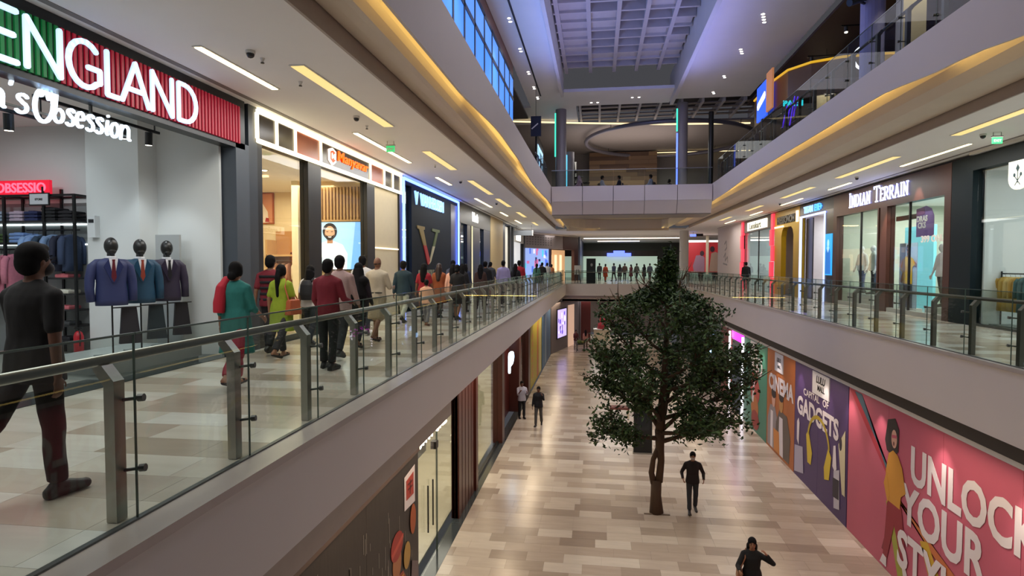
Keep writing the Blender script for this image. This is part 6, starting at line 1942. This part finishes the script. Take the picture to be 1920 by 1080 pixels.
        ob_ = remesh(mt, {'shirt': 'shirt', 'tshirt': 't_shirt', 'kurta': 'tunic', 'jacket': 'jacket', 'gown': 'gown'}[top], tm, t, max(vox, .012), 6, fold)
        if stripes:
            ms = MB()
            for zz in (.92, 1.02, 1.12, 1.22, 1.32):
                i0 = .006 * k
                w1 = (.170 if zz > 1.25 or zz < .95 else .158) * k + o_ + i0
                rings_mb(ms, [(Z(zz), w1, .112 * k + o_ + i0, 0), (Z(zz + .045), w1 + .002, .112 * k + o_ + i0, 0)])
            ms.obj('stripes', mat('fabric_' + stripes, stripes, .85), t, smooth=True)
    # ---- bottom
    bm_ = mat('fabric_' + bc, bc, .85, noise_s=40, noise_a=.1)
    if bottom in ('trousers', 'salwar', 'shorts'):
        mt = MB()
        if not sit:
            rings_mb(mt, [(Z(.80), .12 * k, .09 * k, 0), (Z(.86), .168 * k * hw, .112 * k, 0), (Z(.95), .168 * k * hw, .115 * k, 0), (Z(1.0), .152 * k * hw, .105 * k, 0)])
        wide = 1.35 if bottom == 'salwar' else 1.0
        for (hip, knee, ank, toe, heel, fd) in legsP:
            mt.cap(hip, knee, .096 * k * hw, .070 * k * wide)
            if bottom != 'shorts':
                end = knee + (ank - knee) * .94
                mt.tube([knee - (ank - knee).normalized() * .03, knee + (ank - knee) * .5, end], [.070 * k * wide, .066 * k * wide, .063 * k], 12)
        remesh(mt, 'trousers' if bottom != 'shorts' else 'shorts', bm_, t, max(vox, .012), 5, fold)
    elif bottom == 'mundu':
        mt = MB()
        rings_mb(mt, [(Z(.46), .20 * k, .20 * k, .02), (Z(.6), .195 * k, .17 * k, .01), (Z(.80), .18 * k, .13 * k, 0), (Z(1.0), .158 * k, .112 * k, 0)])
        for (hip, knee, ank, toe, heel, fd) in legsP:
            mt.cap(hip, knee - (knee - hip) * .05, .11 * k, .10 * k)
        remesh(mt, 'mundu', bm_, t, max(vox, .012), 6, fold)
        B(-.175 * k, .175 * k, -.13 * k, -.12 * k, Z(.98), Z(1.0)).obj('waist_fold', M_BLACK, t)
    # ---- shoes
    if shoes:
        for (hip, knee, ank, toe, heel, fd) in legsP:
            mt = MB()
            if shoes == 'shoe':
                mt.cap(heel + Vector((0, 0, .008)), toe, .042 * k, .038 * k)
                mt.cap(ank + Vector((0, 0, .0)), heel, .046 * k, .042 * k)
                mt.cap(ank, toe + Vector((0, 0, -.002)), .042 * k, .034 * k)
                mt.box(heel.x - .04, heel.x + .04, heel.y - .02, toe.y + .0, min(heel.z, toe.z) - .03 * k, min(heel.z, toe.z)) if abs(heel.z - toe.z) < .03 else None
            else:
                d = (toe - heel)
                mt.cap(heel + Vector((0, 0, -.022 * k)), toe + Vector((0, 0, -.020 * k)), .030 * k, .034 * k)
                mt.cap(heel + d * .62 + Vector((-.035 * k, 0, .02)), heel + d * .62 + Vector((.035 * k, 0, .02)), .016 * k, .016 * k)
            remesh(mt, 'shoe' if shoes == 'shoe' else 'sandal', mat('shoe_' + shc, shc, .5) if shc else SHOE, t, max(.009, vox * .8), 2)
    # ---- hair
    hm = hairm or (mat('hair_grey', '#241c18', .8) if hair == 'bald' else HAIR)
    mh = MB()
    c = hc
    if hair in ('short', 'long', 'bun', 'pony', 'veil'):
        mh.ell(c + Vector((0, -.016, .032)) * k, (.088 * k, .100 * k, .100 * k), 18, 12)
        mh.ell(c + Vector((0, -.045, -.015)) * k, (.082 * k, .072 * k, .092 * k), 16, 10)
        if hair == 'short':
            mh.ell(c + Vector((0, .03, .085)) * k, (.06 * k, .062 * k, .035 * k), 12, 8)
        else:
            for s_ in (-1, 1):
                mh.ell(c + Vector((s_ * .062, -.005, -.01)) * k, (.024 * k, .055 * k, .075 * k), 10, 8)
    if hair == 'long':
        mh.cap(c + Vector((0, -.06, -.02)) * k, c + Vector((0, -.115, -.38)) * k, .085 * k, .075 * k)
        mh.cap(c + Vector((-.06, -.045, -.05)) * k, c + Vector((-.07, -.10, -.30)) * k, .05 * k, .04 * k)
        mh.cap(c + Vector((.06, -.045, -.05)) * k, c + Vector((.07, -.10, -.30)) * k, .05 * k, .04 * k)
    elif hair == 'bun':
        mh.ell(c + Vector((0, -.105, -.075)) * k, (.062 * k, .055 * k, .06 * k), 14, 9)
    elif hair == 'pony':
        mh.cap(c + Vector((0, -.10, .0)) * k, c + Vector((0, -.135, -.12)) * k, .045 * k, .05 * k)
        mh.cap(c + Vector((0, -.135, -.12)) * k, c + Vector((0, -.13, -.45)) * k, .05 * k, .03 * k)
    elif hair == 'veil':
        mh.cap(c + Vector((0, -.03, -.05)) * k, c + Vector((0, -.09, -.55)) * k, .11 * k, .20 * k)
        mh.cap(c + Vector((-.1, -.06, -.25)) * k, c + Vector((.1, -.06, -.25)) * k, .12 * k, .12 * k)
    elif hair == 'bald':
        mh.cap(c + Vector((-.07, -.03, -.02)) * k, c + Vector((0, -.09, -.03)) * k, .014 * k, .016 * k)
        mh.cap(c + Vector((.07, -.03, -.02)) * k, c + Vector((0, -.09, -.03)) * k, .014 * k, .016 * k)
    if mh.v:
        remesh(mh, 'hair' if hair != 'veil' else 'veil', hm, t, max(.010, vox * .8), 3, .003)
    if face:
        for s_ in (-1, 1):
            MB().ell(c + Vector((s_ * .030, .086, .008)) * k, (.013 * k, .007 * k, .007 * k), 8, 6).obj('eye', mat('eye_dark', '#16110f', .2), t, smooth=True)
            MB().bar(c + Vector((s_ * .014, .094, .032)) * k, c + Vector((s_ * .048, .082, .034)) * k, .006 * k, .007 * k).obj('eyebrow', HAIR, t)
        if face == 'mask':
            MB().ell(c + Vector((0, .058, -.052)) * k, (.060 * k, .056 * k, .052 * k), 14, 9).obj('face_mask', mat('mask_pale', '#a89c98', .7), t, smooth=True)
        else:
            MB().ell(c + Vector((0, .094, -.056)) * k, (.022 * k, .006 * k, .006 * k), 8, 6).obj('mouth', mat('lips', '#6a3a34', .5), t, smooth=True)
    if extras:
        extras(t, k, Z, c, armsP, legsP, sw)
    t.location = (x, y, z)
    t.rotation_euler = (0, 0, math.radians(head))
    return t


def ex_glasses(t, k, Z, c, A, L, sw):
    mb = MB()
    for s_ in (-1, 1):
        mb.bar(c + Vector((s_ * .078, -.01, .012)) * k, c + Vector((s_ * .062, .095, .012)) * k, .004, .006)
        mb.bar(c + Vector((s_ * .062, .098, .024)) * k, c + Vector((s_ * .010, .108, .024)) * k, .004, .005)
        mb.bar(c + Vector((s_ * .062, .098, -.010)) * k, c + Vector((s_ * .010, .108, -.010)) * k, .004, .005)
    mb.obj('glasses', M_BLACK, t)
    MB().ell(c + Vector((0, .058, -.055)) * k, (.064 * k, .062 * k, .055 * k), 14, 9).obj('face_mask', mat('mask_dark', '#201a1c', .7), t, smooth=True)


def ex_red_scarf(t, k, Z, c, A, L, sw):
    mb = MB()
    mb.tube([(-.10 * k, .10 * k, Z(1.2)), (-.125 * k, .07 * k, Z(1.38)), (-.13 * k, -.02, Z(1.46)), (-.14 * k, -.115 * k, Z(1.36)), (-.15 * k, -.15 * k, Z(1.15)), (-.15 * k, -.16 * k, Z(1.02))], [.05, .055, .06, .07, .075, .07], 10)
    remesh(mb, 'scarf', mat('fabric_scarf_red', '#a8182c', .8), t, .012, 3, .006)


def ex_bag(col, side=1, name='handbag'):
    def f(t, k, Z, c, A, L, sw):
        g = MB()
        x = side * (.24 * k)
        g.loft([[(x + a, b, z) for a, b in ((-.06, -.17), (.06, -.17), (.06, .17), (-.06, .17))] for z in (Z(.80), Z(.82))] + [[(x + a, b, z) for a, b in ((-.04, -.14), (.04, -.14), (.04, .14), (-.04, .14))] for z in (Z(1.08),)])
        bag = remesh(g, name, mat('leather_' + col, col, .5), t, .012, 4)
        MB().tube([(x, -.13, Z(1.07)), (side * sw * .85, -.09, Z(1.30)), (side * sw * .75, -.02, Z(1.46)), (side * sw * .85, .09, Z(1.30)), (x, .13, Z(1.07))], .012, 6).obj('strap', mat('leather_' + col, col), bag)
    return f


def ex_backpack(t, k, Z, c, A, L, sw):
    g = MB()
    rings_mb(g, [(Z(.98), .12 * k, .07 * k, -.18 * k), (Z(1.1), .14 * k, .09 * k, -.19 * k), (Z(1.3), .13 * k, .08 * k, -.185 * k), (Z(1.4), .09 * k, .05 * k, -.17 * k)])
    b_ = remesh(g, 'backpack', mat('backpack_black', '#1c1c20', .7), t, .012, 3)
    for s_ in (-1, 1):
        MB().tube([(s_ * .09 * k, -.13 * k, Z(1.38)), (s_ * .10 * k, -.02, Z(1.47)), (s_ * .10 * k, .13 * k, Z(1.3)), (s_ * .13 * k, .05 * k, Z(1.05))], .016, 6).obj('strap', mat('backpack_black', '#1c1c20'), b_)


def both(*fs):
    def f(*a):
        for g in fs:
            g(*a)
    return f


# left walkway, from near to far
person('man in black t-shirt, dark trousers and glasses walking past the near left balustrade', -3.74, 3.54, 0.008, -6, 1.69, 'm', 'tshirt', '#0c0b0d', 'trousers', '#171214', (-30, 5, 20, 3), (16, -8), (16, 8), (9, 10), 'short', 'short', .009, 2, face=True, extras=ex_glasses, fold=.008, hem=.78)
person('woman in a long teal tunic and red trousers with a red scarf on one shoulder', -4.62, 7.2, 0.008, -2, 1.60, 'f', 'kurta', '#1f6a64', 'salwar', '#8c1830', (14, -16, 6, 26), (-8, 14), (16, 40), (11, 10), 'half', 'bun', .012, 1, shoes='sandal', hem=.46, extras=ex_red_scarf, fold=.010)
person('man in a dark red and black striped t-shirt beside the shop post', -5.75, 10.0, 0.008, 4, 1.72, 'm', 'tshirt', '#6a1220', 'trousers', '#1a181c', (10, -14, 6, 18), sleeve='short', vox=.014, stripes='#141014')
person('woman in a lime green tunic with a long ponytail and an orange shoulder bag', -5.30, 9.55, 0.008, -4, 1.57, 'f', 'kurta', '#8a9c22', 'trousers', '#2a262a', (16, -16, 6, 24), (-12, 10), (20, 30), (10, 12), 'short', 'pony', .013, 1, shoes='sandal', hem=.50, extras=ex_bag('#a84e22', 1), fold=.009)
person('woman in a white top with long dark hair and a small black backpack', -5.55, 11.1, 0.008, 0, 1.55, 'f', 'tshirt', '#c9c6c4', 'trousers', '#2c3038', (12, -12, 4, 18), sleeve='short', hair='long', vox=.014, extras=ex_backpack)
person('man in a maroon red shirt and black trousers standing by the balustrade', -4.02, 8.6, 0.008, -3, 1.62, 'm', 'shirt', '#6e1322', 'trousers', '#16171a', (3, -4, 2, 4), (6, 14), (40, 60), (12, 12), 'long', 'short', .013, 2)
person('man in a dusty pink shirt just beyond the man in maroon', -4.32, 9.7, 0.008, 2, 1.72, 'm', 'shirt', '#a58a86', 'trousers', '#26262a', (14, -14, 5, 20), vox=.014)
person('young man in a white shirt turned to the lit screen', -5.25, 13.0, 0.008, 20, 1.74, 'm', 'shirt', '#d6d3d0', 'trousers', '#33343c', (6, -8, 4, 10), vox=.016)
person('woman with very long black hair in a dark plum top and black trousers', -4.5, 10.95, 0.008, 0, 1.60, 'f', 'shirt', '#1d121e', 'trousers', '#1b1a20', (14, -14, 4, 22), (-8, 10), (14, 20), hair='veil', vox=.014, shoes='sandal', hem=.74)
person('bald man in a cream shirt and folded beige mundu with bare calves', -4.47, 11.85, 0.008, -8, 1.72, 'm', 'shirt', '#b5a892', 'mundu', '#a3947c', (12, -14, 6, 24), (8, 20), (26, 70), (12, 10), 'half', 'bald', .014, 0, shoes='sandal', hem=.88)
person('man in a dark teal jacket and pale trousers', -5.15, 15.6, 0.008, 0, 1.70, 'm', 'jacket', '#17303c', 'trousers', '#9fa39a', (22, -20, 6, 30), vox=.016)
person('person in a red t-shirt with dark hair ahead of the man in teal', -4.8, 16.35, 0.008, -4, 1.60, 'f', 'tshirt', '#8c1626', 'trousers', '#23283c', (12, -12, 4, 18), sleeve='short', hair='long', vox=.016)
person('child in a pale peach shirt and grey trousers', -4.40, 15.2, 0.008, -3, 1.18, 'm', 'tshirt', '#cf9f84', 'trousers', '#6a6a70', (12, -10, 4, 16), sleeve='short', vox=.014, shoes='sandal', shc='#5a3a2c')
person('woman with long brown hair in a rust orange tunic', -4.65, 17.4, 0.008, 0, 1.60, 'f', 'kurta', '#8c4a26', 'trousers', '#3a2c28', (12, -12, 4, 18), hair='long', vox=.018, hairm=mat('hair_brown', '#2c1a14', .5))
person('woman in a light peach top with dark hair down her back', -4.2, 17.3, 0.008, 0, 1.58, 'f', 'shirt', '#d6a48c', 'trousers', '#4a4648', (10, -12, 4, 18), hair='long', vox=.018)
person('woman in a black knee-length dress near the balustrade', -3.95, 16.8, 0.008, -6, 1.56, 'f', 'kurta', '#111013', 'none', '#111013', (10, -12, 4, 18), sleeve='short', hair='bun', vox=.016, hem=.5)
mids = [('woman in black with a pale collar beyond the black dress', -4.45, 19.6, 'f', '#141216', '#1c1a1e', 'long', 1.6), ('man in a grey checked shirt beside the dark shopfront', -5.0, 20.6, 'm', '#5a5c62', '#24262c', 'short', 1.72), ('woman in a dark brown tunic carrying a child', -4.1, 21.0, 'f', '#3a241e', '#241a18', 'long', 1.58),
        ('man in a plain black shirt beyond the woman in brown', -4.3, 23.0, 'm', '#121214', '#1e1e22', 'short', 1.70), ('woman in a pale blue scarf and navy tunic', -5.2, 23.5, 'f', '#2a3550', '#1c1c24', 'long', 1.6), ('man in a lavender shirt standing near the balustrade bend', -3.75, 24.0, 'm', '#9a90b8', '#3a3a44', 'short', 1.74),
        ('woman in black with loose long hair next to the lavender shirt', -3.42, 25.2, 'f', '#151315', '#17161a', 'long', 1.62), ('man in a bright red shirt facing the far shops', -3.42, 26.4, 'm', '#a01624', '#23232a', 'short', 1.76),
        ('man in a charcoal shirt near the tan pilaster', -4.9, 27.5, 'm', '#2a2c30', '#1a1a1c', 'short', 1.7), ('woman in a wine red sari-like gown by the tan pilaster', -5.3, 29.5, 'f', '#5a1a2a', '#5a1a2a', 'bun', 1.58)]
for i, (lab, x, y, sx, c1, c2, hr, H) in enumerate(mids):
    person(lab, x, y, 0.008, rnd.uniform(-14, 14), H, sx, 'shirt' if sx == 'm' else 'kurta', c1, 'trousers', c2, (14, -12, 5, 20) if i % 2 else (-12, 14, 20, 5), hair=hr, vox=.02, fold=.004)
fars = [('woman in a teal green top at the patterned corner shop', -3.6, 36.0, 'f', '#3c6a5c', '#222228', 'pony', 1.62), ('man in black by the blue picture window', -3.5, 38.5, 'm', '#131317', '#1c1c20', 'short', 1.72), ('woman in a violet top by the blue picture window', -3.7, 40.5, 'f', '#4a3460', '#24242a', 'long', 1.6),
        ('man in a white shirt by the blue picture window', -3.55, 43.0, 'm', '#b9b9bc', '#2a2a30', 'short', 1.72), ('woman in an orange tunic at the warm lit shop', -3.5, 46.5, 'f', '#a8643c', '#3a2420', 'bun', 1.6),
        ('woman in a deep orange gown on the far floor', .75, 57.0, 'f', '#9a3a1c', '#9a3a1c', 'bun', 1.66), ('man in black on the far floor left of the orange gown', .2, 60.0, 'm', '#18171a', '#1c1c20', 'short', 1.72), ('man in a dark blue shirt on the far floor', 1.6, 60.0, 'm', '#23283c', '#1c1c20', 'short', 1.74),
        ('woman in dark grey on the far floor', 2.1, 58.0, 'f', '#2a2a2e', '#1c1c20', 'long', 1.62), ('man in a brown jacket on the far floor', 2.7, 61.0, 'm', '#3c2c24', '#1c1c20', 'short', 1.72), ('woman in a maroon tunic on the far floor', 3.2, 59.0, 'f', '#4a1a22', '#1c1c20', 'pony', 1.6),
        ('man in a grey-green shirt on the far floor', 3.9, 61.5, 'm', '#3a4038', '#1c1c20', 'short', 1.72), ('woman in black on the far floor near the tree top', 4.4, 58.5, 'f', '#151417', '#1c1c20', 'long', 1.62), ('man in a slate shirt at the right of the far crowd', 5.1, 60.5, 'm', '#30363e', '#1c1c20', 'short', 1.72),
        ('man in black walking past the red lit columns on the right walkway', 9.0, 38.5, 'm', '#121114', '#1a1a1e', 'short', 1.72)]
for i, (lab, x, y, sx, c1, c2, hr, H) in enumerate(fars):
    person(lab, x, y, 0.008, rnd.uniform(-40, 40) if y > 50 else rnd.uniform(-12, 12), H, sx, 'shirt' if sx == 'm' else 'kurta', c1, 'trousers', c2, (12, -10, 5, 16) if i % 2 else (-8, 10, 12, 5), hair=hr, vox=.03, fold=0)
# lower floor
person('man in a dark brown jacket and face mask walking beside the tree trunk', 2.73, 17.6, F0, 178, 1.70, 'm', 'jacket', '#1c1214', 'trousers', '#2b2c30', (-4, 14, 14, 4), (-4, -6), (66, 68), (24, 24), 'long', 'short', .014, 1, face='mask', hem=.82)
person('man in a black shirt and grey jeans, hand to face, on the lower floor', -2.54, 26.3, F0, 176, 1.72, 'm', 'shirt', '#15141a', 'trousers', '#4c4a48', (-8, 14, 18, 4), (52, 6), (95, 12), (14, 10), 'long', 'short', .016, 2, face=True)
person('man in a pale grey shirt with folded arms by the maroon doorway', -3.42, 27.4, F0, 200, 1.70, 'm', 'shirt', '#a7a3b0', 'trousers', '#141318', (2, -4, 2, 4), (30, 34), (95, 98), (6, 6), 'half', 'short', .016, 2, face=True)
person('woman in black holding a hand to her ear, carrying a tan tote', 3.08, 12.35, F0, 172, 1.62, 'f', 'kurta', '#0b0a0b', 'trousers', '#0d0c0d', (3, -5, 2, 8), (22, 30), (140, 62), (62, 26), 'long', 'long', .012, 1, face=True, extras=ex_bag('#8a5a3c', 1, 'tote_bag'), hem=.5)
person('person in a dark red top pushing a shopping trolley at the far lower floor', -1.74, 50.3, F0, -170, 1.66, 'f', 'shirt', '#4a1c22', 'trousers', '#9a9298', (10, -10, 4, 14), (38, 38), (30, 30), hair='bun', vox=.03, fold=0)
person('person in a salmon pink top on the far lower floor beside the tree crown', -.95, 50.5, F0, 10, 1.66, 'f', 'shirt', '#b07870', 'trousers', '#4a3426', (10, -10, 4, 14), hair='long', vox=.03, fold=0)
ck = thing('shopping_trolley', 'wire shopping trolley with green goods on the far lower floor', 'trolley', (-1.35, 49.6, F0))
for q in [((-1.7, 49.2, F0 + .55), (-1.0, 49.2, F0 + .6)), ((-1.7, 50.0, F0 + .55), (-1.0, 50.0, F0 + .6)), ((-1.7, 49.2, F0 + 1.0), (-1.0, 49.2, F0 + .95)), ((-1.7, 50.0, F0 + 1.0), (-1.0, 50.0, F0 + .95)), ((-1.0, 49.2, F0 + .95), (-1.0, 50.0, F0 + .95)), ((-1.7, 49.2, F0 + 1.0), (-1.7, 50.0, F0 + 1.0))]:
    MB().bar(q[0], q[1], .03, .03).obj('basket_bar', M_DSTEEL, ck)
for x in (-1.65, -1.05):
    for y in (49.25, 49.95):
        MB().bar((x, y, F0 + .1), (x, y, F0 + .6), .03, .03).obj('leg', M_DSTEEL, ck)
        MB().tube([(x - .02, y, F0 + .062), (x + .02, y, F0 + .062)], .06, 10).obj('caster', M_BLACK, ck)
B(-1.68, -1.02, 49.22, 49.98, F0 + .58, F0 + .62).obj('basket_floor', M_DSTEEL, ck)
gd = thing('grocery_pile', 'pile of green groceries in the shopping trolley', 'groceries', (-1.35, 49.6, F0 + .62))
MB().ell((-1.45, 49.5, F0 + .8), (.2, .22, .18)).obj('cabbage', mat('grocery_green', '#5a6a34', .7), gd, smooth=True)
MB().ell((-1.2, 49.7, F0 + .75), (.15, .2, .13)).obj('bag', mat('grocery_olive', '#7a7a4a', .7), gd, smooth=True)
# guests seated behind the footbridge
seats = [('person in a pink headscarf seated behind the left part of the footbridge', -1.1, 36, '#b89aa8', 'veil', '#c9a8b4'), ('person in white seated behind the footbridge, second from its left end', .25, 36.2, '#c9c9d2', 'short', None), ('person in navy seated facing the one in white behind the footbridge', 1.25, 36.3, '#1e2236', 'short', None),
         ('person in pale blue seated behind the middle of the footbridge', 3.05, 36.1, '#b0b9c8', 'short', None), ('person in black bending forward behind the right part of the footbridge', 4.35, 38.2, '#17161c', 'bun', None)]
for i, (lab, x, y, c1, hr, hc_) in enumerate(seats):
    person(lab, x, y, 5.49, [80, -80, 80, 70, -60][i], 1.68, 'm', 'shirt', c1, 'trousers', '#24242c', (84, 84, 84, 84), (24, 24), (50, 50), hair=hr, vox=.03, fold=0, sit=.56, hairm=mat('veil_pink', '#b89aa8', .8) if hc_ else None)
    a = [80, -80, 80, 70, -60][i]
    ch = thing('cafe_chair', 'cafe chair under the ' + lab.split(' seated')[0].split(' bending')[0].replace('person', 'guest'), 'chair', (0, 0, 0))
    B(-.21, .21, -.2, .22, .42, .46).obj('seat', mat('chair_wood', '#4a3428', .5), ch)
    B(-.2, .2, -.24, -.2, .5, .9).obj('backrest', mat('chair_wood', '#4a3428'), ch)
    for sx in (-.18, .18):
        for sy in (-.2, .19):
            B(sx - .02, sx + .02, sy - .02, sy + .02, .003, .42 if sy > 0 else .9).obj('leg', M_BLACK, ch)
    ch.location = (x, y, 5.49)
    ch.rotation_euler = (0, 0, math.radians(a))


# ------------------------------------------------------------------ shop window mannequins
def mannequin(label, x, y, z, head, c1, c2, H=1.84, top='shirt'):
    SKIN.append(mat('mannequin_white', '#cfd2d0', .4))
    o = person(label, x, y, z, head, H, 'm', top, c1, 'trousers', c2, (4, -6, 2, 6), (-6, 8), (18, 14), (10, 10), 'half', 'none', .02, len(SKIN) - 1, shoes='shoe', shc='#55504c', fold=.003)
    o['category'] = 'mannequin'
    o.name = 'mannequin'
    return o


mannequin('white mannequin in a pale shirt and blue jeans, left one in the brown shop window', 10.45, 25.75, .462, 100, '#b9c0bc', '#4a5a7c')
mannequin('white mannequin in a sage shirt and black trousers, right one in the brown shop window', 10.45, 24.75, .462, 80, '#a3ada2', '#22242a')
mannequin('white mannequin in a cream tee and grey trousers beside the yellow-shirt standee', 10.35, 19.9, .30, 95, '#e0d8d2', '#5c5450', 1.9)
B(10.05, 10.65, 19.6, 20.25, .003, .298).obj('display_plinth', M_WHITE, None, label='low white block under the mannequin beside the standee', cat='plinth')
mannequin('white mannequin in a grey tunic at the rear of the warm cream shop', -8.6, 13.6, .004, -60, '#b9b4a8', '#d8cdb8', 1.86, 'kurta')
mannequin('white mannequin in a pale blue tunic near the post of the warm cream shop', -8.3, 12.4, .004, -60, '#a9b0c9', '#cfd0d4', 1.84, 'kurta')
mannequin('white mannequin in plum behind the narrow glass of the navy shop', -7.0, 19.62, .004, -90, '#3a2030', '#d8dade', 1.9)

# ------------------------------------------------------------------ letterings become plain meshes
dg = bpy.context.evaluated_depsgraph_get()
dg.update()
for o in TEXTS:
    me = bpy.data.meshes.new_from_object(o.evaluated_get(dg))
    nme = o.name
    n = bpy.data.objects.new('lettering', me)
    C.objects.link(n)
    n.parent = o.parent
    n.location, n.rotation_euler, n.scale = o.location.copy(), o.rotation_euler.copy(), o.scale.copy()
    if o.get('label'):
        n['label'] = o['label']
for o, fold in REM:
    me = bpy.data.meshes.new_from_object(o.evaluated_get(dg))
    if fold and len(me.vertices):
        n = [0.0] * (3 * len(me.vertices))
        me.vertices.foreach_get('normal', n)
        co = [0.0] * (3 * len(me.vertices))
        me.vertices.foreach_get('co', co)
        for i in range(0, len(co), 3):
            d = fold * (noise.noise((co[i] * 14, co[i + 1] * 14, co[i + 2] * 5)) + .4 * noise.noise((co[i] * 30, co[i + 1] * 30, co[i + 2] * 12)))
            co[i] += n[i] * d
            co[i + 1] += n[i + 1] * d
            co[i + 2] += n[i + 2] * d * .5
        me.vertices.foreach_set('co', co)
        me.update()
    o.modifiers.clear()
    o.data = me
    if not me.materials:
        me.materials.append(o.data.materials[0])
for o in TEXTS:
    bpy.data.objects.remove(o)
